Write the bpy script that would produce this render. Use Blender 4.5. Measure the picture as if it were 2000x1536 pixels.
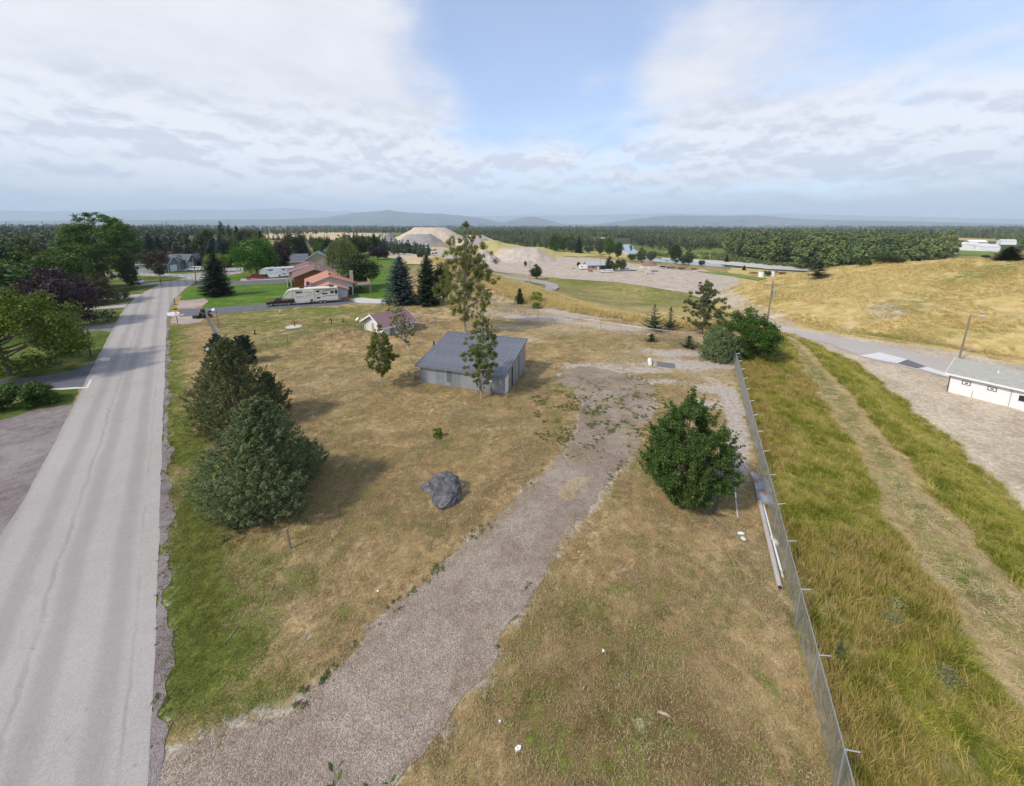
import bpy, math, random
import numpy as np
from mathutils import Vector, Matrix, noise as mnoise
from mathutils.geometry import delaunay_2d_cdt

for o in list(bpy.data.objects): bpy.data.objects.remove(o)
scene = bpy.context.scene
COL = scene.collection
R = math.radians

# ------------------------------------------------------------------ camera, sky, sun, exposure
FPX, YC, PITCH, CAMH = 762.0, 579.0, math.atan(138/762), 18.0
cam_d = bpy.data.cameras.new('camera'); cam = bpy.data.objects.new('camera', cam_d); COL.objects.link(cam)
cam.location = (0, 0, CAMH); cam.rotation_euler = (R(90)-PITCH, 0, 0)
cam_d.sensor_width = 36; cam_d.lens = FPX/2000*36; cam_d.shift_y = -(768-YC)/2000
cam_d.clip_start = 0.1; cam_d.clip_end = 90000
scene.camera = cam
SUN_EL, SUN_AZ = R(44), math.atan2(-0.55, -0.83)      # direction towards the sun in the ground plane
sund = bpy.data.lights.new('sun', 'SUN'); sun = bpy.data.objects.new('sun', sund); COL.objects.link(sun)
sund.energy = 2.7; sund.angle = R(5); sund.color = (1.0, .92, .79)
sdir = Vector((math.cos(SUN_AZ)*math.cos(SUN_EL), math.sin(SUN_AZ)*math.cos(SUN_EL), math.sin(SUN_EL)))
sun.rotation_euler = sdir.to_track_quat('Z', 'Y').to_euler(); sun.location = (0, 0, 60)
scene.view_settings.view_transform = 'Standard'; scene.view_settings.look = 'None'
scene.view_settings.exposure = 0.56; scene.view_settings.gamma = 1.0
scene.view_settings.use_curve_mapping = False
scene.render.engine = 'CYCLES'
scene.cycles.use_denoising = True
scene.cycles.max_bounces = 6; scene.cycles.diffuse_bounces = 3; scene.cycles.transparent_max_bounces = 8
scene.cycles.volume_bounces = 1

def pix_dir(px, py):
    v = py-YC; c, s = math.cos(PITCH), math.sin(PITCH)
    return Vector((px-1000, FPX*c-v*s, -(v*c+FPX*s))).normalized()

world = bpy.data.worlds.new('World'); scene.world = world; world.use_nodes = True
def build_world():
    nt = world.node_tree; nt.nodes.clear(); N = nt.nodes.new; L = nt.links.new
    out = N('ShaderNodeOutputWorld'); bg = N('ShaderNodeBackground'); L(bg.outputs[0], out.inputs[0])
    bg.inputs['Strength'].default_value = 0.15
    sky = N('ShaderNodeTexSky'); sky.sky_type = 'NISHITA'; sky.sun_disc = False
    sky.sun_elevation = SUN_EL; sky.sun_rotation = math.atan2(sdir.x, sdir.y)
    sky.altitude = 900; sky.air_density = 1.0; sky.dust_density = 0.6; sky.ozone_density = 1.6
    tc = N('ShaderNodeTexCoord')
    def M(op, a, b=None, c=None):
        n = N('ShaderNodeMath'); n.operation = op
        for i, x in enumerate((a, b, c)):
            if x is None: continue
            if isinstance(x, (int, float)): n.inputs[i].default_value = x
            else: L(x, n.inputs[i])
        return n.outputs[0]
    sep = N('ShaderNodeSeparateXYZ'); nrm = N('ShaderNodeVectorMath'); nrm.operation = 'NORMALIZE'
    L(tc.outputs['Generated'], nrm.inputs[0]); L(nrm.outputs[0], sep.inputs[0]); D = nrm.outputs[0]
    z = sep.outputs[2]
    zz = M('ADD', M('MAXIMUM', z, 0.0), 0.10)
    cx = M('DIVIDE', sep.outputs[0], zz); cy = M('DIVIDE', sep.outputs[1], zz)
    cmb = N('ShaderNodeCombineXYZ'); L(cx, cmb.inputs[0]); L(cy, cmb.inputs[1])
    def noise(scale, detail, rough, dist=0.0, sy=1.0, off=0.0):
        mp = N('ShaderNodeMapping'); mp.inputs['Scale'].default_value = (1, sy, 1); mp.inputs['Location'].default_value = (off, off*.7, off)
        L(cmb.outputs[0], mp.inputs[0]); n = N('ShaderNodeTexNoise'); L(mp.outputs[0], n.inputs[0])
        n.inputs['Scale'].default_value = scale; n.inputs['Detail'].default_value = detail
        n.inputs['Roughness'].default_value = rough; n.inputs['Distortion'].default_value = dist
        return n.outputs[0]
    n1 = noise(.75, 9, .58, .3); n2 = noise(2.4, 8, .6, .2, .8, 5.3); n3 = noise(.35, 5, .5, .6, 1, 9.1)
    def lobes(lst):
        acc = None
        for px, py, r, amp in lst:
            d = N('ShaderNodeVectorMath'); d.operation = 'DOT_PRODUCT'; L(D, d.inputs[0]); d.inputs[1].default_value = pix_dir(px, py)
            e = M('EXPONENT', M('MULTIPLY', M('SUBTRACT', d.outputs['Value'], 1.0), 2/(R(r)**2)))
            acc = M('MULTIPLY_ADD', e, amp*.85, acc if acc is not None else 0.0)
        return acc
    lo = lobes([(150, 60, 22, .5), (450, 150, 16, .5), (640, 230, 12, .38), (250, 300, 16, .45), (700, 60, 8, .25), (820, 290, 6, .3), (600, -250, 22, .35),
                (1450, 130, 9, .42), (1330, 180, 7, .38), (1560, 190, 9, .36), (1280, 120, 5, .22), (1145, 150, 2.6, .5), (1060, 300, 4, .32), (1900, 80, 10, .10), (1800, 250, 10, .16),
                (980, 40, 13, -.38), (1040, 170, 9, -.32), (1140, 60, 8, -.25), (1000, -200, 16, -.3), (1750, 330, 10, .12), (1720, 60, 6, -.15)])
    mp = N('ShaderNodeMapping'); mp.inputs['Scale'].default_value = (1, 1, 2.3); mp.inputs['Location'].default_value = (3, 1, 0); L(D, mp.inputs[0])
    pf = N('ShaderNodeTexNoise'); L(mp.outputs[0], pf.inputs[0]); pf.inputs['Scale'].default_value = 7.5; pf.inputs['Detail'].default_value = 9; pf.inputs['Roughness'].default_value = .62; pf.inputs['Distortion'].default_value = .25
    pf2 = N('ShaderNodeTexNoise'); mp2 = N('ShaderNodeMapping'); mp2.inputs['Scale'].default_value = (1, 1, 2.3); mp2.inputs['Location'].default_value = (3, 1, -.035); L(D, mp2.inputs[0]); L(mp2.outputs[0], pf2.inputs[0]); pf2.inputs['Scale'].default_value = 7.5; pf2.inputs['Detail'].default_value = 9; pf2.inputs['Roughness'].default_value = .62; pf2.inputs['Distortion'].default_value = .25
    low = M('EXPONENT', M('MULTIPLY', M('POWER', M('DIVIDE', M('SUBTRACT', z, .12), .105), 2), -1))
    m = M('ADD', M('MULTIPLY_ADD', M('SUBTRACT', n1, .5), 1.9, .34), lo)
    m = M('ADD', m, M('MULTIPLY', M('SUBTRACT', n2, .5), .75))
    m = M('MULTIPLY_ADD', low, .40, m); m = M('MULTIPLY_ADD', M('SUBTRACT', pf.outputs[0], .5), M('MULTIPLY_ADD', low, 1.5, .12), m)
    mr = N('ShaderNodeMapRange'); mr.interpolation_type = 'SMOOTHSTEP'; L(m, mr.inputs[0])
    mr.inputs[1].default_value = .14; mr.inputs[2].default_value = 1.0; mr.inputs[3].default_value = .20; mr.inputs[4].default_value = .97
    shade = N('ShaderNodeMapRange'); shade.interpolation_type = 'SMOOTHSTEP'
    L(M('ADD', M('ADD', M('MULTIPLY', n2, .35), M('MULTIPLY', n3, .4)), M('MULTIPLY_ADD', M('MULTIPLY', M('SUBTRACT', pf2.outputs[0], pf.outputs[0]), M('ADD', low, .0)), 3.0, .24)), shade.inputs[0])
    shade.inputs[1].default_value = .38; shade.inputs[2].default_value = .70
    cc = N('ShaderNodeMix'); cc.data_type = 'RGBA'; L(shade.outputs[0], cc.inputs[0])
    cc.inputs[6].default_value = (3.25, 3.25, 3.6, 1); cc.inputs[7].default_value = (4.5, 4.45, 4.6, 1)
    blue = N('ShaderNodeMix'); blue.data_type = 'RGBA'; blue.blend_type = 'MULTIPLY'; blue.inputs[0].default_value = 1
    L(sky.outputs[0], blue.inputs[6]); blue.inputs[7].default_value = (1.0, 1.05, 1.13, 1)
    lm = N('ShaderNodeVectorMath'); lm.operation = 'SCALE'; L(cc.outputs[2], lm.inputs[0]); L(M('MULTIPLY_ADD', low, .16, 1.0), lm.inputs['Scale'])
    mix = N('ShaderNodeMix'); mix.data_type = 'RGBA'; L(mr.outputs[0], mix.inputs[0]); L(blue.outputs[2], mix.inputs[6]); L(lm.outputs[0], mix.inputs[7])
    hz = N('ShaderNodeMapRange'); hz.interpolation_type = 'SMOOTHSTEP'; L(z, hz.inputs[0])
    hz.inputs[1].default_value = .02; hz.inputs[2].default_value = .058; hz.inputs[3].default_value = .95; hz.inputs[4].default_value = 0
    fin = N('ShaderNodeMix'); fin.data_type = 'RGBA'; L(hz.outputs[0], fin.inputs[0]); L(mix.outputs[2], fin.inputs[6]); fin.inputs[7].default_value = (2.9, 3.35, 4.2, 1)
    L(fin.outputs[2], bg.inputs['Color'])
build_world()

# ------------------------------------------------------------------ terrain height
def smooth(a, b, x):
    t = np.clip((np.asarray(x, float)-a)/(b-a), 0, 1); return t*t*(3-2*t)
def hash2(i, j, s):
    h = (i*374761393 + j*668265263 + s*974711) & 0xffffffff
    h = ((h ^ (h >> 13))*1274126177) & 0xffffffff
    return ((h ^ (h >> 16)) & 0xffff)/65535.0
def vn(x, y, scale, seed=0):
    x = np.asarray(x, float)/scale; y = np.asarray(y, float)/scale
    i = np.floor(x).astype(np.int64); j = np.floor(y).astype(np.int64); fx = x-i; fy = y-j
    fx = fx*fx*(3-2*fx); fy = fy*fy*(3-2*fy)
    a = hash2(i, j, seed); b = hash2(i+1, j, seed); c = hash2(i, j+1, seed); d = hash2(i+1, j+1, seed)
    return (a*(1-fx)+b*fx)*(1-fy)+(c*(1-fx)+d*fx)*fy
def fbm(x, y, scale, seed=0, octs=4):
    t = 0; a = .5; w = 0
    for k in range(octs): t = t+a*vn(x, y, scale/2**k, seed+k*17); w += a; a *= .5
    return t/w
def sdist(x, y, pts, vals=None):
    """signed distance to an open polyline, positive to the right of travel; optional value interpolated along it"""
    x = np.asarray(x, float); y = np.asarray(y, float)
    best = np.full(x.shape, 1e18); sg = np.ones(x.shape); val = np.zeros(x.shape)
    for k in range(len(pts)-1):
        ax, ay = pts[k][:2]; bx, by = pts[k+1][:2]; dx, dy = bx-ax, by-ay
        t = np.clip(((x-ax)*dx+(y-ay)*dy)/(dx*dx+dy*dy), 0, 1)
        ex, ey = x-(ax+t*dx), y-(ay+t*dy); d2 = ex*ex+ey*ey
        cr = dx*(y-ay)-dy*(x-ax)
        up = d2 < best-1e-9
        best = np.where(up, d2, best); sg = np.where(up, np.where(cr < 0, 1, -1), sg)
        if vals is not None: val = np.where(up, vals[k]+t*(vals[k+1]-vals[k]), val)
    d = np.sqrt(best)*sg
    return (d, val) if vals is not None else d
EDGE = [(20, -40), (22, -5), (27.8, 18), (29.6, 22), (32.3, 27.7), (36.4, 36.8), (42.3, 49.3), (45, 57.8), (45.5, 63), (42, 68), (35, 69), (27, 73), (18, 78),
        (9, 87), (0, 100), (-9, 123), (-16, 139), (-28, 170), (-60, 240), (-120, 310), (-220, 420), (-420, 600), (-900, 1100), (-3000, 4000)]
VALLEY = [(700, -200), (330, 120), (215, 180), (172, 215), (150, 235), (125, 262), (108, 285), (92, 320), (60, 380), (0, 450), (-60, 560), (-100, 700), (-200, 1000), (-600, 2500), (-2500, 7000)]
HBASE = [(90, 165), (78, 145), (69.5, 124), (63.5, 107), (60.5, 93), (61, 85), (64.5, 76), (69, 71), (73.5, 67), (78, 62), (81, 56.5), (85, 45), (94, 20), (104, -5), (120, -80)]
CREST = [(90, 165, -8), (92.7, 140, -1.5), (101, 128, 3.75), (108.6, 118, 6.7), (117, 105, 9.07), (124.5, 95, 9.9), (135, 80, 10.5), (160, 40, 11), (190, 0, 11), (220, -90, 11)]
def Zf(x, y):
    x = np.asarray(x, float); y = np.asarray(y, float)
    s = sdist(x, y, EDGE)
    low = -3-5*smooth(72, 150, y)
    low = low+(-12-low)*smooth(-2, 16, sdist(x, y, VALLEY))
    w = 6+44*smooth(62, 130, y)
    z = low*smooth(-2, 0, (s-w)*2/w+0)
    # gentle relief beyond the flat lot
    z = z+smooth(3, 14, s)*(fbm(x, y, 22, 3)-.5)*1.0*(1-smooth(250, 700, y))*(1-smooth(75, 120, y)*.6)
    db = -sdist(x, y, HBASE); dc, zc = sdist(x, y, CREST, [c[2] for c in CREST]); dc = -dc
    inside = db > 0
    t = np.where(dc < 0, db/(db-dc+1e-6), 1.0); t = np.clip(t, 0, 1)
    e = t*(1.7-.7*t)
    hump = (fbm(x, y, 30, 11)-.5)*2.2*np.clip(np.sin(np.clip(t, 0, 1)*3.14159), 0, 1)
    zh = z+(zc-z)*e+hump
    zh = np.where(dc > 0, z+(zc-z)*(1-smooth(0, 70, dc)), zh)
    z = np.where(inside, np.maximum(z, zh) if False else zh, z)
    # knoll beside the small white cabin, and a bank of earth beside the shed
    z = z+2.1*np.exp(-(((x+27)/5.5)**2+((y-60.3)/2.8)**2))
    z = z+.75*np.exp(-(((x+12.5)/2.6)**2+((y-46.5)/2.6)**2))
    return z
def Z(x, y): return float(Zf(np.array([x]), np.array([y]))[0])
_cam = Vector((0, 0, CAMH))
def W(px, py):
    """where the sight line through a photograph pixel meets the terrain"""
    d = pix_dir(px, py)
    t = np.geomspace(5, 30000, 1600); X = d.x*t; Y = d.y*t; h = CAMH+d.z*t-Zf(X, Y)
    k = np.argmax(h < 0) if (h < 0).any() else len(t)-1
    a, b = t[max(k-1, 0)], t[k]
    tt = np.linspace(a, b, 60); X = d.x*tt; Y = d.y*tt; h = CAMH+d.z*tt-Zf(X, Y)
    k = np.argmax(h < 0) if (h < 0).any() else 59
    return Vector((X[k], Y[k], Z(X[k], Y[k])))
def Wz(px, py, z):
    d = pix_dir(px, py); t = (CAMH-z)/-d.z; return (d.x*t, d.y*t)
def z_at(py, y):
    d = pix_dir(1000, py); return CAMH+d.z/d.y*y
def m_per_px(y, z):
    c, s = math.cos(PITCH), math.sin(PITCH)
    return (y*c+(CAMH-z)*s)/FPX

# ------------------------------------------------------------------ mesh helpers
def mesh_np(name, V, F, mat=None, smooth_=False, extra=None):
    """V (n,3) array; F (m,k) array of equal faces, or a list of such arrays"""
    Fs = F if isinstance(F, list) else [F]
    Fs = [np.asarray(f, np.int32) for f in Fs if len(f)]
    me = bpy.data.meshes.new(name); V = np.asarray(V, np.float32)
    me.vertices.add(len(V)); me.vertices.foreach_set('co', V.ravel())
    nl = sum(f.size for f in Fs); nf = sum(len(f) for f in Fs)
    me.loops.add(nl); me.loops.foreach_set('vertex_index', np.concatenate([f.ravel() for f in Fs]) if Fs else np.zeros(0, np.int32))
    tot = np.concatenate([np.full(len(f), f.shape[1], np.int32) for f in Fs]) if Fs else np.zeros(0, np.int32)
    me.polygons.add(nf); me.polygons.foreach_set('loop_start', np.concatenate([[0], np.cumsum(tot)[:-1]]).astype(np.int32) if nf else np.zeros(0, np.int32))
    me.update(calc_edges=True); me.validate()
    if smooth_: me.polygons.foreach_set('use_smooth', np.ones(nf, bool))
    if mat: me.materials.append(mat)
    return me
def link(name, me, parent=None, label=None, cat=None, group=None, kind=None, loc=None):
    o = bpy.data.objects.new(name, me); COL.objects.link(o)
    if parent is not None: o.parent = parent
    if loc is not None: o.location = loc
    return tag(o, label, cat, group, kind)
def tag(o, label=None, cat=None, group=None, kind=None):
    if label: o['label'] = label
    if cat: o['category'] = cat
    if group: o['group'] = group
    if kind: o['kind'] = kind
    return o
def thing(name, loc, label, cat, group=None, rz=0, s=1):
    o = link(name, None, None, label, cat, group, None, loc); o.rotation_euler = (0, 0, rz); o.scale = (s, s, s)
    o.empty_display_size = .3; return o
def copy_tree(root, loc, rz=None, s=None, label=None, group=None):
    r = root.copy(); COL.objects.link(r); r.location = loc
    if rz is not None: r.rotation_euler = (0, 0, rz)
    if s is not None: r.scale = (s, s, s)
    if label: r['label'] = label
    if group: r['group'] = group
    for ch in list(root.children):
        c = ch.copy(); COL.objects.link(c); c.parent = r
        for g in list(ch.children):
            d = g.copy(); COL.objects.link(d); d.parent = c
    return r
class G:
    def __init__(s): s.v = []; s.f = []
    def add(s, vs, fs):
        b = len(s.v); s.v += [tuple(p) for p in vs]; s.f += [tuple(b+i for i in f) for f in fs]; return s
    def box(s, x0, y0, z0, x1, y1, z1):
        return s.add([(x0, y0, z0), (x1, y0, z0), (x1, y1, z0), (x0, y1, z0), (x0, y0, z1), (x1, y0, z1), (x1, y1, z1), (x0, y1, z1)],
                     [(0, 3, 2, 1), (4, 5, 6, 7), (0, 1, 5, 4), (1, 2, 6, 5), (2, 3, 7, 6), (3, 0, 4, 7)])
    def cbox(s, c, sz): return s.box(*(c[i]-sz[i]/2 for i in range(3)), *(c[i]+sz[i]/2 for i in range(3)))
    def hexa(s, p):  # 8 points: bottom 4 ccw, top 4 ccw
        return s.add(p, [(0, 3, 2, 1), (4, 5, 6, 7), (0, 1, 5, 4), (1, 2, 6, 5), (2, 3, 7, 6), (3, 0, 4, 7)])
    def tube(s, pts, rad, n=6, cap=True):
        pts = [Vector(p) for p in pts]; rad = rad if isinstance(rad, (list, tuple)) else [rad]*len(pts); b = len(s.v)
        for k, p in enumerate(pts):
            d = (pts[min(k+1, len(pts)-1)]-pts[max(k-1, 0)]).normalized()
            a = d.cross(Vector((0, 0, 1)) if abs(d.z) < .9 else Vector((1, 0, 0))).normalized(); c = d.cross(a)
            for j in range(n):
                t = 2*math.pi*j/n; s.v.append(tuple(p+(a*math.cos(t)+c*math.sin(t))*rad[k]))
        for k in range(len(pts)-1):
            for j in range(n):
                j2 = (j+1) % n; s.f.append((b+k*n+j, b+k*n+j2, b+(k+1)*n+j2, b+(k+1)*n+j))
        if cap and n > 2: s.f.append(tuple(b+j for j in range(n-1, -1, -1))); s.f.append(tuple(b+(len(pts)-1)*n+j for j in range(n)))
        return s
    def prism(s, prof, a0, a1, axis='y'):
        """profile of (u, z) points swept along x or y"""
        n = len(prof)
        P = (lambda u, z, a: (u, a, z)) if axis == 'y' else (lambda u, z, a: (a, u, z))
        return s.add([P(u, z, a0) for u, z in prof]+[P(u, z, a1) for u, z in prof],
                     [tuple(range(n)), tuple(range(2*n-1, n-1, -1))]+[(i, i+n, (i+1) % n+n, (i+1) % n) for i in range(n)])
    def make(s, name, mat, parent=None, sm=False, bevel=0, **kw):
        me = bpy.data.meshes.new(name); me.from_pydata(s.v, [], s.f)
        import bmesh
        bm = bmesh.new(); bm.from_mesh(me); bmesh.ops.recalc_face_normals(bm, faces=bm.faces)
        if bevel: bmesh.ops.bevel(bm, geom=bm.edges[:], offset=bevel, segments=2, affect='EDGES', clamp_overlap=True)
        bm.to_mesh(me); bm.free()
        if sm: me.polygons.foreach_set('use_smooth', np.ones(len(me.polygons), bool)); 
        me.materials.append(mat); return link(name, me, parent, **kw)

# ------------------------------------------------------------------ materials
def nodes(name):
    m = bpy.data.materials.new(name); m.use_nodes = True; nt = m.node_tree
    b = nt.nodes['Principled BSDF']; return m, nt, b
def mth(nt, op, a, b=None, c=None):
    n = nt.nodes.new('ShaderNodeMath'); n.operation = op
    for i, x in enumerate((a, b, c)):
        if x is None: continue
        if isinstance(x, (int, float)): n.inputs[i].default_value = x
        else: nt.links.new(x, n.inputs[i])
    return n.outputs[0]
def nz(nt, vec, scale, detail=3, rough=.55, stretch=None, dist=0):
    if stretch:
        mp = nt.nodes.new('ShaderNodeMapping'); mp.inputs['Scale'].default_value = stretch[0]; mp.inputs['Rotation'].default_value = (0, 0, stretch[1])
        nt.links.new(vec, mp.inputs[0]); vec = mp.outputs[0]
    n = nt.nodes.new('ShaderNodeTexNoise'); nt.links.new(vec, n.inputs['Vector'])
    n.inputs['Scale'].default_value = scale; n.inputs['Detail'].default_value = detail; n.inputs['Roughness'].default_value = rough; n.inputs['Distortion'].default_value = dist
    return n.outputs[0]
def mixc(nt, f, a, b, mode='MIX'):
    n = nt.nodes.new('ShaderNodeMix'); n.data_type = 'RGBA'; n.blend_type = mode
    for i, x in ((0, f), (6, a), (7, b)):
        if isinstance(x, (int, float)): n.inputs[i].default_value = x
        elif isinstance(x, (tuple, list)): n.inputs[i].default_value = (*x[:3], 1)
        else: nt.links.new(x, n.inputs[i])
    return n.outputs[2]
def mrange(nt, x, a, b, c=0, d=1, sm=True):
    n = nt.nodes.new('ShaderNodeMapRange'); n.interpolation_type = 'SMOOTHSTEP' if sm else 'LINEAR'; nt.links.new(x, n.inputs[0])
    for i, v in zip((1, 2, 3, 4), (a, b, c, d)): n.inputs[i].default_value = v
    return n.outputs[0]
def bump(nt, b, h, strength=.4, dist=.05):
    n = nt.nodes.new('ShaderNodeBump'); n.inputs['Strength'].default_value = strength; n.inputs['Distance'].default_value = dist
    nt.links.new(h, n.inputs['Height']); nt.links.new(n.outputs[0], b.inputs['Normal'])
def wpos(nt): return nt.nodes.new('ShaderNodeNewGeometry').outputs['Position']
def opos(nt): return nt.nodes.new('ShaderNodeTexCoord').outputs['Object']
def simple(name, col, rough=.7, var=.15, scale=3, metal=0, bmp=0, bscale=30, col2=None):
    m, nt, b = nodes(name); p = opos(nt)
    n = nz(nt, p, scale, 4, .6); n2 = nz(nt, p, scale*9, 3, .6)
    f = mth(nt, 'ADD', mth(nt, 'MULTIPLY', n, .65), mth(nt, 'MULTIPLY', n2, .35))
    f = mrange(nt, f, .3, .7, 0, 1, False)
    a = tuple(c*(1-var) for c in col); c2 = col2 or tuple(min(1, c*(1+var)) for c in col)
    nt.links.new(mixc(nt, f, a, c2), b.inputs['Base Color']); b.inputs['Roughness'].default_value = rough; b.inputs['Metallic'].default_value = metal
    if bmp: bump(nt, b, nz(nt, p, bscale, 4, .6), bmp, .02)
    return m
def leafmat(name, ca, cb, cc=None, trans=.25, patch=1.2):
    """leaf colour varies leaf by leaf and by patches of the crown"""
    m = bpy.data.materials.new(name); m.use_nodes = True; nt = m.node_tree; nt.nodes.clear(); N = nt.nodes.new
    geo = N('ShaderNodeNewGeometry'); oi = N('ShaderNodeObjectInfo'); tc = N('ShaderNodeTexCoord')
    f = mth(nt, 'ADD', mth(nt, 'MULTIPLY', geo.outputs['Random Per Island'], .5), mth(nt, 'MULTIPLY', nz(nt, tc.outputs['Object'], patch, 3, .6), .7))
    f = mrange(nt, f, .25, .9, 0, 1, False)
    col = mixc(nt, f, ca, cb)
    if cc: col = mixc(nt, mrange(nt, geo.outputs['Random Per Island'], .86, .9), col, cc)
    hv = N('ShaderNodeHueSaturation'); nt.links.new(col, hv.inputs['Color'])
    nt.links.new(mth(nt, 'MULTIPLY_ADD', oi.outputs['Random'], .4, .8), hv.inputs['Value'])
    nt.links.new(mth(nt, 'MULTIPLY_ADD', oi.outputs['Random'], .03, .485), hv.inputs['Hue'])
    d = N('ShaderNodeBsdfPrincipled'); d.inputs['Roughness'].default_value = .55; d.inputs['Specular IOR Level'].default_value = .25
    t = N('ShaderNodeBsdfTranslucent'); mx = N('ShaderNodeMixShader'); mx.inputs[0].default_value = trans; out = N('ShaderNodeOutputMaterial')
    nt.links.new(hv.outputs[0], d.inputs['Base Color'])
    tcol = mixc(nt, 1.0, hv.outputs[0], (1.5, 1.6, .7), 'MULTIPLY'); nt.links.new(tcol, t.inputs['Color'])
    nt.links.new(d.outputs[0], mx.inputs[1]); nt.links.new(t.outputs[0], mx.inputs[2]); nt.links.new(mx.outputs[0], out.inputs[0])
    return m
# ------------------------------------------------------------------ ground
def wl(pts): return [tuple(W(*p)[:2]) for p in pts]
def wl12(pts): return [Wz(px, py, -12) for px, py in pts]
def inside(poly, x, y):
    c = np.zeros(np.shape(x), bool); n = len(poly)
    for i in range(n):
        x1, y1 = poly[i]; x2, y2 = poly[(i+1) % n]
        if y1 == y2: continue
        c ^= ((y1 > y) != (y2 > y)) & (x < (x2-x1)*(y-y1)/(y2-y1)+x1)
    return c
def ragged(poly, step=.4, amp=.2, sc=1.0, seed=1):
    out = []; n = len(poly)
    for i in range(n):
        a = Vector(poly[i]); b = Vector(poly[(i+1) % n]); L = (b-a).length; k = max(1, int(L/step)); nr = Vector((b.y-a.y, a.x-b.x)).normalized()
        for j in range(k):
            p = a+(b-a)*(j/k); e = min(1, min(j, k-j)*step/1.5+.35)
            f = (float(fbm(p.x, p.y, sc, seed, 3))-.5)*2*amp*e+(float(vn(p.x, p.y, sc*4, seed+5))-.5)*2*amp*e
            q = p+nr*f; out.append((q.x, q.y))
    return out
def sheet(name, poly, off, mat, res=0, rag=None, flatz=None, **kw):
    if rag: poly = ragged(poly, *rag)
    pts = [Vector(p) for p in poly]; n = len(pts); edges = [(i, (i+1) % n) for i in range(n)]
    if res:
        xs = [p[0] for p in poly]; ys = [p[1] for p in poly]
        gx, gy = np.meshgrid(np.arange(min(xs), max(xs), res), np.arange(min(ys), max(ys), res)); gx = gx.ravel(); gy = gy.ravel()
        m = inside(poly, gx, gy); gx = gx[m]; gy = gy[m]
        pts += [Vector((float(a), float(b))) for a, b in zip(gx, gy)]
    vs, _, fs, *_ = delaunay_2d_cdt(pts, edges, [list(range(n))], 1, 1e-5)
    V = np.array([(v.x, v.y) for v in vs]); z = Zf(V[:, 0], V[:, 1])+off if flatz is None else np.full(len(V), flatz)
    fs = [f if (V[f[1]][0]-V[f[0]][0])*(V[f[2]][1]-V[f[0]][1])-(V[f[1]][1]-V[f[0]][1])*(V[f[2]][0]-V[f[0]][0]) > 0 else f[::-1] for f in fs if len(f) == 3]
    me = mesh_np(name, np.column_stack([V, z]), np.array(fs), mat)
    return link(name, me, kind=kw.pop('kind', 'structure'), **kw)

ROAD_R = [(7, -12), (-11.9, 9.7), (-29.5, 30.2), (-47.8, 51.4), (-68.9, 75.9), (-80.6, 90.6), (-94.4, 111.0), (-103.2, 126.7)]
ROAD_L = [(-2.5, -12), (-21.3, 9.7), (-37.5, 29.0), (-57.2, 51.4), (-86.9, 85.8), (-98.2, 100.9), (-108.8, 118.9), (-112.6, 127.9)]
JUNCTION = [(-103.2, 126.7)]+wl([(420, 542), (470, 534), (482, 527), (470, 522), (430, 524), (395, 533), (355, 536), (270, 533), (150, 533), (150, 539), (272, 539), (350, 541.5), (366, 543)])+[(-112.6, 127.9)]
DRIVE = wl([(306, 1536), (320, 1490), (362, 1462), (395, 1440), (470, 1420), (560, 1395), (600, 1350), (680, 1290), (735, 1220), (800, 1160), (870, 1100), (920, 1050), (985, 1000), (1020, 965),
            (1060, 925), (1100, 880), (1130, 830), (1140, 790), (1120, 762), (1085, 742), (1100, 722), (1150, 716), (1210, 728), (1262, 745), (1285, 760), (1272, 800), (1250, 850), (1235, 885), (1195, 935), (1165, 985),
            (1110, 1040), (1085, 1090), (1040, 1150), (1010, 1200), (975, 1240), (950, 1310), (900, 1370), (860, 1430), (800, 1490), (765, 1536)])+[(-2, 4), (-6, 2)]
HILLP = [(90, 165), (78, 145), (69.5, 124), (63.5, 107), (60.5, 93), (61, 85), (64.5, 76), (69, 71), (73.5, 67), (78, 62), (81, 56.5), (85, 45), (94, 20), (104, -5), (120, -80), (400, -80), (400, 100), (250, 150), (160, 180)]

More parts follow.
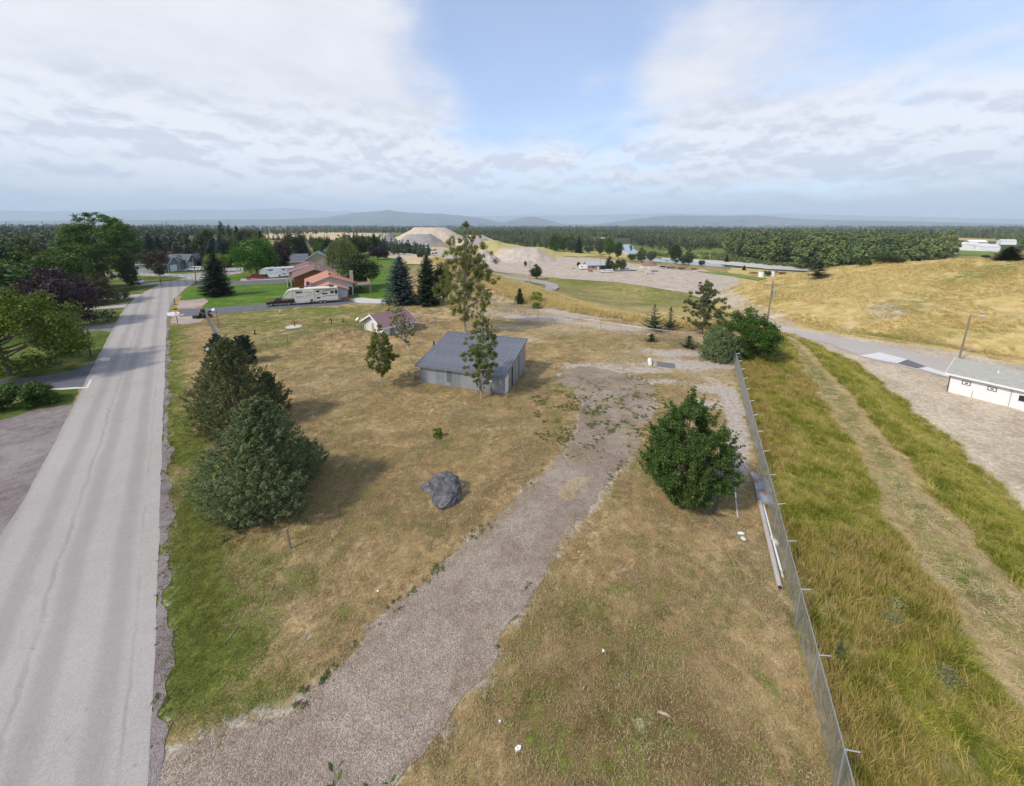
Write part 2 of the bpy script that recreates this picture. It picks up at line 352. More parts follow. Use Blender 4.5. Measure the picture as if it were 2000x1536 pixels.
def ground_material():
    m, nt, b = nodes('ground_cover'); p = wpos(nt)
    at = nt.nodes.new('ShaderNodeAttribute'); at.attribute_name = 'mask'; at.attribute_type = 'GEOMETRY'
    sp = nt.nodes.new('ShaderNodeSeparateColor'); nt.links.new(at.outputs['Color'], sp.inputs[0])
    g, y, bb = sp.outputs; d = at.outputs['Alpha']
    n0 = nz(nt, p, .09, 4, .6); n1 = nz(nt, p, .55, 5, .62, dist=.3); n2 = nz(nt, p, 2.6, 4, .65, dist=.4); n3 = nz(nt, p, 11, 4, .7); n4 = nz(nt, p, 38, 3, .7)
    st = nz(nt, p, 9, 4, .7, ((1, .28, 1), R(25)), 1.2); st2 = nz(nt, p, 14, 4, .7, ((.3, 1, 1), R(50)), 1.4)
    c_dry = mixc(nt, mrange(nt, n2, .3, .7), (.285, .190, .086), (.535, .375, .18))
    c_dry = mixc(nt, mrange(nt, n1, .35, .7), c_dry, (.37, .25, .115))
    c_dry = mixc(nt, mth(nt, 'MULTIPLY', mrange(nt, n0, .48, .62), .7), c_dry, (.22, .165, .065)); c_dry = mixc(nt, mth(nt, 'MULTIPLY', mrange(nt, n0, .46, .36), .6), c_dry, (.58, .43, .24)); nb = nz(nt, p, .28, 5, .65, dist=.8); c_dry = mixc(nt, mth(nt, 'MULTIPLY', mrange(nt, nb, .49, .60), .72), c_dry, (.165, .125, .062)); nc = nz(nt, p, 1.1, 5, .7, dist=1.2); c_dry = mixc(nt, mth(nt, 'MULTIPLY', mrange(nt, nc, .52, .62), .6), c_dry, (.15, .115, .06)); c_dry = mixc(nt, mth(nt, 'MULTIPLY', mrange(nt, nc, .46, .36), .45), c_dry, (.62, .49, .29)); c_dry = mixc(nt, mth(nt, 'MULTIPLY', mrange(nt, nb, .44, .34), .5), c_dry, (.55, .43, .22))
    c_grn = mixc(nt, mrange(nt, n2, .3, .7), (.080, .112, .018), (.19, .215, .045))
    c_gld = mixc(nt, mrange(nt, n1, .3, .72), (.41, .30, .105), (.60, .455, .20))
    c_gld = mixc(nt, mth(nt, 'MULTIPLY', mrange(nt, n0, .52, .68), .5), c_gld, (.27, .25, .07))
    c_bare = mixc(nt, mrange(nt, n2, .3, .7), (.36, .30, .24), (.52, .46, .40))
    c_dark = mixc(nt, mrange(nt, n1, .3, .7), (.035, .05, .02), (.07, .085, .035))
    tn = nt.nodes.new('ShaderNodeAttribute'); tn.attribute_name = 'tone'; tn.attribute_type = 'GEOMETRY'; tv = tn.outputs['Fac']
    jit = mth(nt, 'MULTIPLY', mth(nt, 'SUBTRACT', mth(nt, 'ADD', n1, n2), 1.0), .9)
    c_dry = mixc(nt, mth(nt, 'MULTIPLY', mrange(nt, mth(nt, 'ADD', tv, jit), .15, .75), .72), c_dry, (.165, .108, .048))
    c_dry = mixc(nt, mth(nt, 'MULTIPLY', mrange(nt, mth(nt, 'ADD', mth(nt, 'MULTIPLY', tv, -1), jit), .15, .75), .75), c_dry, (.60, .49, .34))
    def fac(ch, sharp=.22, amp=1.0):
        s = mth(nt, 'ADD', mth(nt, 'MULTIPLY', mth(nt, 'SUBTRACT', n1, .5), 1.1*amp), mth(nt, 'MULTIPLY', mth(nt, 'SUBTRACT', n2, .5), .9*amp))
        s = mth(nt, 'ADD', s, mth(nt, 'MULTIPLY', mth(nt, 'SUBTRACT', n3, .5), .8*amp))
        s = mth(nt, 'MULTIPLY', s, mrange(nt, ch, 0, .12))
        return mrange(nt, mth(nt, 'ADD', ch, s), .42-sharp, .42+sharp)
    col = mixc(nt, fac(g, .26, 1.5), c_dry, c_grn); col = mixc(nt, fac(y, .25, .8), col, c_gld)
    col = mixc(nt, fac(bb), col, c_bare); col = mixc(nt, fac(d, .3, .6), col, c_dark)
    hi = mth(nt, 'ADD', mth(nt, 'MULTIPLY', st, .5), mth(nt, 'MULTIPLY', st2, .5))
    v = mth(nt, 'ADD', mth(nt, 'MULTIPLY', mrange(nt, hi, .32, .68, 0, 1, False), .42), mth(nt, 'ADD', mth(nt, 'MULTIPLY', mrange(nt, n4, .3, .7, 0, 1, False), .28), mth(nt, 'MULTIPLY', mrange(nt, n3, .3, .7, 0, 1, False), .30)))
    v = mrange(nt, v, .15, .85, .45, 1.5, False)
    hv = nt.nodes.new('ShaderNodeHueSaturation'); nt.links.new(col, hv.inputs['Color']); nt.links.new(v, hv.inputs['Value'])
    nt.links.new(hv.outputs[0], b.inputs['Base Color']); b.inputs['Roughness'].default_value = .95; b.inputs['Specular IOR Level'].default_value = .1
    bump(nt, b, mth(nt, 'ADD', mth(nt, 'ADD', n3, n4), mth(nt, 'MULTIPLY', hi, 1.5)), .55, .06)
    return m

class Masks:
    def __init__(s, x, y): s.x = x; s.y = y; s.c = np.zeros((4, len(x)))
    def blob(s, ch, px, py, rx, ry, rot, amp, world=False):
        c = (px, py) if world else W(px, py)
        a = R(rot); dx = s.x-c[0]; dy = s.y-c[1]; u = (dx*math.cos(a)+dy*math.sin(a))/rx; v = (-dx*math.sin(a)+dy*math.cos(a))/ry
        s.c['gybd'.index(ch)] += amp*np.exp(-(u*u+v*v))
    def line(s, ch, pts, w, amp, world=False):
        p = pts if world else wl(pts); d = np.abs(sdist(s.x, s.y, p)); s.c['gybd'.index(ch)] += amp*np.exp(-(d/w)**2)
    def poly(s, ch, poly, amp, soft=1.5):
        d = np.abs(sdist(s.x, s.y, list(poly)+[poly[0]])); i = inside(poly, s.x, s.y); s.c['gybd'.index(ch)] += amp*smooth(-soft, soft, np.where(i, d, -d))
MOWL = [(17.5, 6), (18.3, 11.5), (20.5, 15.4), (22.6, 20.4), (27.5, 29.0), (33.8, 41.1), (43.5, 59.1)]
MOWR = [(22, 8), (25.2, 16.2), (27.8, 22.0), (32.0, 31.1), (37.3, 41.8), (45.9, 60.1)]
DIRT_EDGE = [(32, 8), (35, 19), (37.5, 26), (42.3, 34.7), (47.2, 44.9), (53.6, 60.0), (55.1, 72.4), (53.6, 76.0)]
def tone(x, y):
    t = np.zeros(len(x))
    for px, py, rx, ry, a in [(1180, 1300, 5, 4, .55), (1300, 1450, 4, 3, .45), (1050, 1480, 3, 2.5, .25), (1380, 1180, 3, 4, .3), (900, 900, 5, 5, .22), (760, 1000, 5, 4, .38), (680, 850, 5, 4, .12), (950, 850, 4, 3, .2), (640, 960, 3.5, 2.5, .5), (600, 1150, 3, 3, .3), (1300, 1080, 3, 3, .15),
                              (1100, 640, 16, 7, -.5), (1250, 700, 9, 6, -.45), (1400, 740, 5, 5, -.5), (1360, 850, 3, 5, -.4), (1180, 600, 12, 5, -.4), (700, 730, 7, 5, -.28), (620, 760, 6, 4, -.22), (960, 610, 8, 6, -.3), (1500, 1250, 1.1, 5, -.4), (1450, 1050, .9, 5, -.3), (850, 800, 5, 3, -.2), (1120, 900, .8, 4, -.3)]:
        c = W(px, py); t += a*np.exp(-(((x-c[0])/rx)**2+((y-c[1])/ry)**2))
    return np.clip(t, -1, 1)
def fence_x(y): return 5.85+.478*y
def paint(x, y):
    M = Masks(x, y); s = sdist(x, y, EDGE); plate = s < 1
    M.c[0] += .06+.42*(fbm(x, y, 8, 41)-.34)
    # verge beside the road
    M.line('g', [(-14.5, 10.5), (-28, 27), (-36, 36), (-47, 48), (-60, 63), (-70, 76)], 3.2, .36, True)
    M.line('g', [(338, 640), (342, 760), (346, 900)], 1.4, .35)
    M.line('g', [(-13.5, 13), (-19.5, 21), (-27, 31)], 1.1, .38, True)
    M.blob('g', 440, 1270, 3.0, 2.8, 40, .30); M.blob('g', 400, 1150, 2.0, 4.0, 40, .24); M.blob('g', 530, 1330, 2.6, 1.8, 0, .22); M.blob('g', 520, 1120, 3.2, 3.0, 0, .22)
    M.blob('g', 380, 830, 3, 4, 0, .2)
    M.line('b', [(-11.6, 9.9), (-20, 20), (-30, 31.5)], .5, .22, True)
    # green weeds round the turning area and along the drive
    for px, py, rx, ry, a in [(1180, 742, 4.5, 1.6, .42), (1120, 755, 3, 1.2, .35), (1225, 760, 2.5, 1, .32), (1090, 820, 1.2, 1.8, .3), (1060, 905, .8, 1.8, .25), (1100, 1080, .7, 2, .25), (1250, 905, 1.5, 1.5, .2)]: M.blob('g', px, py, rx, ry, 0, a)
    M.blob('g', 1120, 1330, 3.4, 4.5, 0, .10); M.blob('g', 1400, 1150, 2.0, 3, 0, .12); M.blob('g', 700, 1060, 3, 2, 0, .13); M.blob('g', 1180, 1180, 2.6, 2.2, 0, .10); M.blob('g', 1290, 1330, 1.3, 3.0, 0, .10); M.blob('g', 1000, 1250, 1.2, 1.2, 0, .12); M.blob('g', 1210, 1450, 1.2, 1.2, 0, .12); M.blob('g', 1040, 1400, 1.4, 1.4, 0, .16)
    M.blob('g', 850, 870, 3, 2, 0, .18); M.blob('g', 960, 860, 3, 2, 0, .12); M.blob('g', 780, 1100, 2, 2, 0, .1)
    # fenced yard and the strip along the far drive
    M.poly('g', wl([(430, 612), (560, 600), (700, 598), (800, 606), (790, 640), (720, 645), (500, 690), (430, 690)]), .33, 3)
    M.blob('g', 640, 603, 12, 2.5, 15, .25); M.blob('g', 700, 640, 6, 3, 0, .25); M.blob('g', 560, 700, 6, 3, 0, .12)
    M.blob('b', 575, 618, 4, 1.6, 10, .25); M.blob('b', 600, 640, 3, 1.5, 10, .2)
    # neighbourhood beyond
    M.c[0] += .8*smooth(96, 108, y)*smooth(-38, -52, x)*smooth(330, 240, y)
    M.c[0] += .75*smooth(0, -6, sdist(x, y, [(p[0], p[1]) for p in ROAD_L][::-1]))*0
    # bare pale patches of the lot
    for px, py, rx, ry, rot, a in [(1130, 612, 9, 3, -25, .62), (1050, 622, 8, 2.5, -10, .5), (1210, 640, 8, 2.5, -20, .4), (1020, 665, 6, 1.6, 0, .3), (1340, 712, 6, 1.5, 0, .42), (1390, 760, 3, 2, 0, .34), (1255, 790, 3, 1.2, 0, .3), (1440, 830, .9, 6, -25, .5),
                                   (1440, 900, .7, 4, -25, .3), (1330, 690, 6, 2, 0, .42), (1400, 715, 4, 1.3, 0, .36), (1255, 725, 4, 1, 0, .36), (1380, 790, 2.2, 1.2, 0, .42), (1300, 745, 2.2, 1, 0, .36), (1150, 715, 6, 1.5, 0, .3), (960, 610, 7, 3, 0, .22), (990, 640, 5, 2, 0, .25),
                                   (1270, 1420, .9, .9, 0, .1), (1150, 1300, .8, .8, 0, .1), (590, 1220, .8, 1.6, 30, .2), (840, 935, 2, 1.5, 0, .08)]: M.blob('b', px, py, rx, ry, rot, a*1.7)
    M.line('b', [(1010, 645), (1100, 650), (1190, 662), (1290, 690), (1390, 742), (1450, 800)], 1.1, .22)
    M.blob('d', 1030, 680, 5, 1.0, 0, .16)
    dd = np.abs(sdist(x, y, DRIVE)); M.c[2] += .42*np.exp(-(dd/.55)**2)*(fbm(x, y, 1.3, 411) > .42)
    # right of the fence
    right = (x > fence_x(y)-.2) & (y < 62) & (s < 12)
    hb = sdist(x, y, HBASE)
    wob = (fbm(x, y, 3, 77)-.5)*1.8
    dl = sdist(x, y, MOWL)+wob; dr = sdist(x, y, MOWR)+wob
    fac_r = smooth(0, .5, x-fence_x(y))*smooth(66, 58, y)
    M.c[0] = np.where(right, .34+.5*(fbm(x, y, 5, 51)-.42), M.c[0]); M.c[1] += np.where(right, .30+.5*(fbm(x, y, 4, 61)-.5), 0)
    mow = smooth(-.4, .6, dl)*smooth(.4, -.6, dr)*fac_r
    M.c[0] = M.c[0]*(1-mow)+mow*(.30+.7*(fbm(x, y, 2.5, 63)-.5)+.30*np.exp(-((dl+dr)/1.6)**2)); M.c[1] = M.c[1]*(1-mow)+mow*.22
    M.c[1] += .45*np.exp(-(dl/.5)**2)*fac_r+.35*np.exp(-((dr+.3)/.4)**2)*fac_r
    M.c[0] = np.where(right & (dr > 0), .68+.5*(fbm(x, y, 4, 67)-.5), M.c[0])
    M.blob('g', 1500, 760, 2, 5, -25, .3)
    # hill and the tall golden band beyond the lot
    ins = hb < 0
    M.c[1] += np.where(ins, .95, 0)*smooth(0, 3, -hb); M.c[0] = np.where(ins, .26+1.0*(fbm(x, y, 26, 81)-.5), M.c[0])
    for px, py, rx, ry, a in [(1880, 548, 16, 5, .5), (1950, 520, 14, 6, .5), (1800, 590, 10, 5, .4), (1560, 560, 12, 8, .4), (1450, 563, 8, 6, .3), (1860, 650, 10, 2.5, .4), (1740, 655, 8, 2, .35), (1980, 650, 8, 3, .4), (1700, 620, 8, 3, .2)]:
        M.blob('g', px, py, rx, ry, 0, a); M.blob('y', px, py, rx, ry, 0, -a)
    for px, py, rx, ry, a in [(1720, 600, 4, 2, .6), (1770, 610, 6, 1.4, .45), (1690, 625, 6, 1.6, .3), (1950, 570, 8, 1.4, .4), (1600, 650, 10, 1.2, .4), (1900, 610, 8, 1.2, .35), (1680, 545, 14, 3, .2)]: M.blob('b', px, py, rx, ry, 0, a); M.blob('y', px, py, rx, ry, 0, -a*.6)
    for px, py, rx, ry, a in [(1790, 655, 5, 1.0, .3), (1960, 622, 5, 1.2, .4), (1900, 660, 6, 1, .2)]: M.blob('d', px, py, rx, ry, 0, a)
    band = smooth(-2.5, 1.5, s)*smooth(22, 12, s)*smooth(58, 68, y)*smooth(330, 200, y)*smooth(60, 44, x)
    M.c[1] += band*.9
    slope = smooth(10, 22, s)*smooth(68, 76, y)*smooth(330, 200, y)*smooth(-3, 3, hb)
    M.c[1] += slope*(.30+.6*(fbm(x, y, 20, 91)-.5)); M.c[0] += slope*(.38+.9*(fbm(x, y, 30, 95)-.5))
    M.c[1] += .8*smooth(3, 0, hb)*smooth(-.5, .5, hb)*smooth(90, 80, y)      # dry strip between the road and the hill
    M.c[1] += .7*smooth(7, 2, hb)*smooth(-1, .5, hb)
    # flats by the river, forest floor, plateau far away
    vly = sdist(x, y, VALLEY); v = smooth(0, 25, vly)
    M.c[0] += v*.6; M.c[1] *= (1-v*.6)
    far = smooth(480, 900, np.hypot(x, y)); M.c[3] += far*.9*smooth(.36, .60, fbm(x, y, 420, 31)); M.c[0] += far*.45; M.c[1] += far*.5*smooth(.5, .62, fbm(x, y, 300, 37))
    M.c[3] += v*.25*(fbm(x, y, 60, 33)-.3)
    fl = smooth(240, 330, y)*smooth(-120, -170, x); M.c[0] += fl*.3
    return np.clip(M.c, 0, 1)

GROUND_M = ground_material()
def build_ground():
    az = np.concatenate([np.arange(-180, -62, 6), np.arange(-62, 62.01, .26), np.arange(66, 180, 6)])
    r = [3.0]
    while r[-1] < 34000: r.append(r[-1]*(1.017 if r[-1] < 900 else 1.05))
    r = np.array(r); A, Rr = np.meshgrid(R(1)*az, r); X = (Rr*np.sin(A)).ravel(); Y = (Rr*np.cos(A)).ravel(); Zz = Zf(X, Y)
    na, nr = len(az), len(r); i, j = np.meshgrid(np.arange(nr-1), np.arange(na)); j2 = (j+1) % na
    F = np.stack([i*na+j, i*na+j2, (i+1)*na+j2, (i+1)*na+j], -1).reshape(-1, 4)[:, ::-1]
    V = np.column_stack([X, Y, Zz]); V = np.vstack([V, [[0, 0, 0]]]); c = len(V)-1
    T = np.stack([np.full(na, c), (np.arange(na)+1) % na, np.arange(na)], -1)
    me = mesh_np('ground', V, [F, T], GROUND_M, True)
    Mk = paint(V[:, 0], V[:, 1]); a = me.attributes.new('mask', 'FLOAT_COLOR', 'POINT'); a.data.foreach_set('color', Mk.T.astype(np.float32).ravel())
    a = me.attributes.new('tone', 'FLOAT', 'POINT'); a.data.foreach_set('value', tone(V[:, 0], V[:, 1]).astype(np.float32))
    link('ground', me, kind='structure')
build_ground()

def asphalt(name, ca, cb, marks=False, axis=None):
    m, nt, b = nodes(name); p = wpos(nt)
    n0 = nz(nt, p, .12, 4, .6); n1 = nz(nt, p, .9, 5, .6); n3 = nz(nt, p, 18, 3, .75)
    f = mth(nt, 'ADD', mth(nt, 'MULTIPLY', n0, .45), mth(nt, 'ADD', mth(nt, 'MULTIPLY', n1, .3), mth(nt, 'MULTIPLY', n3, .25)))
    col = mixc(nt, mrange(nt, f, .3, .7, 0, 1, False), ca, cb)
    vo = nt.nodes.new('ShaderNodeTexVoronoi'); vo.inputs['Scale'].default_value = 26; nt.links.new(p, vo.inputs['Vector'])
    col = mixc(nt, mth(nt, 'MULTIPLY', mrange(nt, vo.outputs['Color'], .2, .9), .35), col, tuple(c*1.35 for c in cb))
    if axis:   # tyre lanes and the seam down the middle follow the road's own direction
        a, o = axis; sx = nt.nodes.new('ShaderNodeVectorMath'); sx.operation = 'DOT_PRODUCT'; nt.links.new(p, sx.inputs[0]); sx.inputs[1].default_value = (math.cos(a), math.sin(a), 0)
        u = mth(nt, 'ADD', mth(nt, 'SUBTRACT', sx.outputs['Value'], o), mth(nt, 'MULTIPLY', mth(nt, 'SUBTRACT', nz(nt, p, .18, 2), .5), .5))
        w = mth(nt, 'SINE', mth(nt, 'MULTIPLY', u, 2*math.pi/1.9))
        col = mixc(nt, mth(nt, 'MULTIPLY', mrange(nt, w, -.4, 1), .30), col, (.17, .15, .145))
        seam = mrange(nt, mth(nt, 'ABSOLUTE', mth(nt, 'ADD', u, mth(nt, 'MULTIPLY', n1, .5))), .02, .16, 1, 0)
        col = mixc(nt, mth(nt, 'MULTIPLY', mth(nt, 'MULTIPLY', seam, .42), mrange(nt, nz(nt, p, .25, 3), .2, .7)), col, (.17, .145, .15))
        ed = mrange(nt, mth(nt, 'ABSOLUTE', mth(nt, 'SUBTRACT', mth(nt, 'ADD', u, mth(nt, 'MULTIPLY', n1, .35)), 3.25)), .02, .09, 1, 0)
        col = mixc(nt, mth(nt, 'MULTIPLY', mth(nt, 'MULTIPLY', ed, .3), mrange(nt, nz(nt, p, .3, 3), .3, .7)), col, (.15, .13, .135))
    st = mrange(nt, nz(nt, p, 1.7, 3, .5, dist=.5), .69, .76); col = mixc(nt, mth(nt, 'MULTIPLY', st, .4), col, (.12, .11, .11))
    nt.links.new(col, b.inputs['Base Color']); b.inputs['Roughness'].default_value = .9; b.inputs['Specular IOR Level'].default_value = .25
    bump(nt, b, mth(nt, 'ADD', n3, mth(nt, 'MULTIPLY', vo.outputs['Distance'], .6)), .4, .02)
    return m
def gravel(name, ca, cb, stone=.55, scale=22, track=None):
    m, nt, b = nodes(name); p = wpos(nt)
    n0 = nz(nt, p, .22, 4, .6, dist=.4); n1 = nz(nt, p, 1.4, 5, .65, dist=.5); n3 = nz(nt, p, 30, 3, .7)
    f = mth(nt, 'ADD', mth(nt, 'MULTIPLY', n0, .55), mth(nt, 'MULTIPLY', n1, .45)); col = mixc(nt, mrange(nt, f, .34, .66), ca, cb)
    col = mixc(nt, mth(nt, 'MULTIPLY', mrange(nt, n1, .60, .74), .45), col, tuple(c*.55 for c in ca))
    vo = nt.nodes.new('ShaderNodeTexVoronoi'); vo.inputs['Scale'].default_value = scale; nt.links.new(p, vo.inputs['Vector'])
    bw = nt.nodes.new('ShaderNodeSeparateColor'); nt.links.new(vo.outputs['Color'], bw.inputs[0])
    hv = nt.nodes.new('ShaderNodeHueSaturation'); nt.links.new(col, hv.inputs['Color'])
    nt.links.new(mth(nt, 'ADD', mth(nt, 'MULTIPLY', mth(nt, 'SUBTRACT', mth(nt, 'POWER', bw.outputs[0], 1.6), .38), stone*1.5), mrange(nt, n3, .2, .8, .85, 1.15)), hv.inputs['Value'])
    nt.links.new(hv.outputs[0], b.inputs['Base Color']); b.inputs['Roughness'].default_value = .92; b.inputs['Specular IOR Level'].default_value = .15
    bump(nt, b, mth(nt, 'ADD', mth(nt, 'MULTIPLY', vo.outputs['Distance'], -1.2), mth(nt, 'MULTIPLY', n1, .8)), .6, .04)
    return m
def turf(name, ca, cb, dry=(.3, .25, .1), amt=.62):
    m, nt, b = nodes(name); p = wpos(nt)
    n0 = nz(nt, p, .16, 4, .6); n1 = nz(nt, p, .9, 4, .6); n3 = nz(nt, p, 9, 3, .7); n4 = nz(nt, p, 30, 2, .7)
    col = mixc(nt, mrange(nt, mth(nt, 'ADD', mth(nt, 'MULTIPLY', n0, .5), mth(nt, 'MULTIPLY', n1, .5)), .36, .64), ca, cb)
    col = mixc(nt, mth(nt, 'MULTIPLY', mrange(nt, n0, amt-.06, amt+.1), .6), col, dry)
    hv = nt.nodes.new('ShaderNodeHueSaturation'); nt.links.new(col, hv.inputs['Color']); nt.links.new(mrange(nt, mth(nt, 'ADD', n3, n4), .6, 1.4, .7, 1.3, False), hv.inputs['Value'])
    nt.links.new(hv.outputs[0], b.inputs['Base Color']); b.inputs['Roughness'].default_value = .95; b.inputs['Specular IOR Level'].default_value = .1
    bump(nt, b, mth(nt, 'ADD', n3, n4), .5, .05); return m

_ra = math.atan2(51.4-9.7, -47.8+11.9); _nx, _ny = math.cos(_ra-math.pi/2), math.sin(_ra-math.pi/2)
_off = (-11.9*_nx+9.7*_ny)-3.75
ROAD_M = asphalt('worn_asphalt', (.29, .262, .243), (.40, .368, .338), axis=(_ra-math.pi/2, _off))
OLD_M = asphalt('pale_asphalt', (.32, .285, .255), (.45, .40, .36))
DARK_M = asphalt('dark_asphalt', (.085, .085, .10), (.16, .155, .17))
GRAVEL_M = gravel('drive_gravel', (.225, .172, .132), (.365, .300, .238), .45, 24)
APRON_M = gravel('apron_gravel', (.17, .135, .125), (.30, .26, .25), .3, 26)
DIRT_M = gravel('pale_dirt', (.37, .295, .205), (.56, .465, .345), .25, 5)
YARD_M = gravel('yard_gravel', (.36, .295, .225), (.50, .425, .34), .16, 1.2)
PINK_M = gravel('pink_gravel', (.33, .25, .21), (.45, .36, .32), .2, 8)
LAWN_M = turf('mown_lawn', (.055, .12, .012), (.12, .20, .03))
LAWN_D = turf('old_lawn', (.05, .085, .012), (.12, .15, .03), (.26, .21, .08), .55)
CONC_M = simple('old_concrete', (.52, .49, .45), .85, .12, .8, bmp=.2)

sheet('lawn', wl([(150, 763), (190, 700), (218, 645), (245, 600), (270, 577), (310, 557), (335, 549), (366, 543.5), (350, 542), (275, 540), (-250, 545)])+[(-140, 60), (-90, 20)]+wl([(0, 822), (70, 800), (140, 790)]), .006, LAWN_D, rag=(.7, .22, 1.2, 3))
sheet('gravel_apron', wl([(140, 790), (70, 800), (0, 822)])+[(-90, 20), (-75, -5), (-30, -15), (-2, -12), (-20.8, 9.7), (-37, 29), (-46, 38.6)], .010, APRON_M, rag=(.4, .18, 1.0, 4))
sheet('lawn', wl([(350, 587), (366, 567), (396, 554.5), (470, 549), (560, 545.5), (575, 560), (580, 545), (700, 520), (760, 522), (780, 548), (770, 588), (690, 588), (560, 594), (398, 603), (396, 592), (402, 584)]), .006, LAWN_M, rag=(.8, .15, 1.2, 5))
sheet('lawn', wl([(405, 545), (470, 536.5), (500, 530), (560, 532), (565, 540), (470, 547), (396, 553)]), .006, LAWN_M, rag=(.8, .12, 1.2, 6))
sheet('lawn', wl([(270, 531.5), (330, 534), (395, 530.5), (430, 522), (480, 520), (470, 510), (400, 505), (250, 515)]), .006, LAWN_M, rag=(.8, .12, 1.2, 6))
sheet('lawn', wl([(700, 503), (790, 503), (800, 512), (700, 516)]), .03, LAWN_M)
sheet('driveway', wl([(-120, 790), (0, 764), (90, 760), (155, 758), (176, 735), (196, 706), (218, 699), (205, 697), (190, 702), (150, 722), (90, 735), (0, 743), (-120, 755)]), .018, DARK_M, rag=(.5, .05, 1, 7))
sheet('driveway', wl([(100, 645), (165, 638), (228, 631), (217, 649), (190, 646), (160, 650), (100, 656)]), .014, APRON_M, rag=(.5, .1, 1, 8))
sheet('driveway', wl([(100, 606), (160, 602), (252, 591), (243, 601), (160, 606), (100, 612)]), .014, OLD_M, rag=(.5, .05, 1, 9))
sheet('driveway', wl([(180, 583), (274, 574.5), (264, 582), (180, 588)]), .014, OLD_M)
sheet('driveway', wl([(275, 553.5), (336, 549), (318, 555), (275, 558)]), .014, OLD_M)
sheet('driveway', wl([(334, 613), (345, 606), (480, 597.5), (555, 591), (690, 584), (700, 590), (660, 597), (560, 601), (480, 609), (400, 616), (333, 620)]), .012, DARK_M, rag=(.6, .08, 1, 10))
sheet('driveway', wl([(388, 555), (470, 549.5), (560, 545), (582, 549), (570, 553), (470, 556.5), (400, 561), (378, 560)]), .012, DARK_M)
sheet('driveway', wl([(470, 545), (560, 540.5), (600, 543), (560, 545), (470, 549)]), .016, OLD_M)
sheet('driveway', wl([(326, 530), (366, 529), (420, 522), (412, 517), (372, 520), (330, 530)]), .012, OLD_M)
sheet('gravel_bed', wl([(344, 603), (350, 589), (400, 583), (408, 588), (396, 598), (380, 603)]), .016, PINK_M, rag=(.4, .12, .8, 11))
sheet('gravel_bed', wl([(333, 632), (336, 621), (392, 616), (400, 622), (390, 630), (360, 634)]), .016, PINK_M, rag=(.4, .12, .8, 12))
sheet('patio', wl([(683, 586), (700, 581), (760, 587), (752, 593), (700, 592)]), .014, CONC_M)
sheet('gravel_driveway', DRIVE, .022, GRAVEL_M, rag=(.12, .42, .8, 13))
SHO = [(7.6, -12.4), (-11.65, 9.95), (-29.2, 30.45), (-47.55, 51.65), (-68.7, 76.1), (-80.4, 90.8)]
sheet('road_shoulder', SHO+ROAD_R[5::-1], .026, APRON_M, rag=(.12, .34, .9, 25))
sheet('straw_patch', wl([(1088, 965), (1105, 945), (1130, 930), (1160, 928), (1152, 945), (1125, 962), (1118, 980), (1100, 976)]), .028, gravel('straw_litter', (.29, .215, .13), (.42, .335, .22), .4, 20), rag=(.06, .38, .45, 26))
sheet('road', ROAD_R+JUNCTION[1:-1]+ROAD_L[::-1], .030, ROAD_M, rag=(.5, .06, 1.0, 14))
LIGHTP = simple('new_concrete', (.60, .585, .56), .8, .08, .5)
for pts in ([(150, 757), (168, 757), (176, 742), (180, 742), (172, 759), (120, 762), (90, 761)], [(192, 703), (202, 699), (216, 700), (214, 705), (200, 706)]): sheet('concrete_patch', wl(pts), .038, LIGHTP)
sheet('concrete_patch', wl([(325, 612), (345, 608), (352, 612), (346, 617), (328, 618)]), .038, LIGHTP)
# ground to the right of the tall fence
DIRTP = [(53.6, 76.0), (55.1, 72.4), (53.6, 60.0), (47.2, 44.9), (42.3, 34.7), (37.5, 26), (35, 19), (33, 8), (60, -30), (110, -30), (101, -5), (93, 20), (84, 45), (80, 55.5), (77, 61), (72, 66), (67, 70), (62, 75), (58, 82)]
sheet('dirt_lot', DIRTP, .05, DIRT_M, res=1.6, rag=(.7, .35, 1.6, 15))
sheet('ramp_road', wl([(1512, 652), (1482, 627), (1405, 592), (1340, 572), (1330, 560), (1425, 566), (1475, 592), (1530, 618), (1560, 640)]), .09, DIRT_M, res=2.5, rag=(1, .5, 3, 16))
sheet('road', [(x, y) for x, y in wl([(1495, 640), (1530, 643), (1600, 654), (1700, 671), (1800, 693), (1850, 703), (2000, 743), (2300, 840), (2300, 900), (2000, 800), (1850, 739), (1760, 716), (1700, 704), (1620, 673), (1560, 660), (1500, 650)])], .10, OLD_M, res=2, rag=(1, .12, 2, 17))
sheet('concrete_patch', wl([(1676, 697), (1718, 690), (1772, 704), (1752, 712)]), .16, LIGHTP, res=2)
sheet('concrete_patch', wl([(1795, 722), (1812, 719), (1860, 735), (1850, 739)]), .16, LIGHTP, res=2)
sheet('asphalt_patch', wl([(1752, 711), (1772, 704.5), (1806, 717), (1790, 721)]), .16, DARK_M, res=2)
# gravel yard, track, river
YARDP = wl([(925, 512), (1000, 506), (1075, 500), (1130, 504), (1200, 508), (1240, 516), (1300, 520), (1380, 528), (1440, 540), (1476, 552), (1445, 560), (1410, 570), (1345, 574), (1240, 558), (1180, 551), (1100, 546), (1060, 541), (1000, 534), (935, 528), (880, 522), (760, 505), (700, 490), (760, 478), (870, 484)])
sheet('gravel_yard', YARDP, .14, YARD_M, res=7, rag=(3, 1.6, 9, 18))
sheet('track', wl([(900, 528), (1000, 540), (1060, 549), (1088, 556), (1092, 563), (1075, 573), (1050, 580), (1046, 574), (1064, 566), (1066, 558), (1030, 551), (900, 535)]), .2, ROAD_M, res=3)
WATER_M, _nt, _b = nodes('river_water'); _b.inputs['Base Color'].default_value = (.10, .14, .15, 1); _b.inputs['Roughness'].default_value = .06; _b.inputs['Specular IOR Level'].default_value = .6
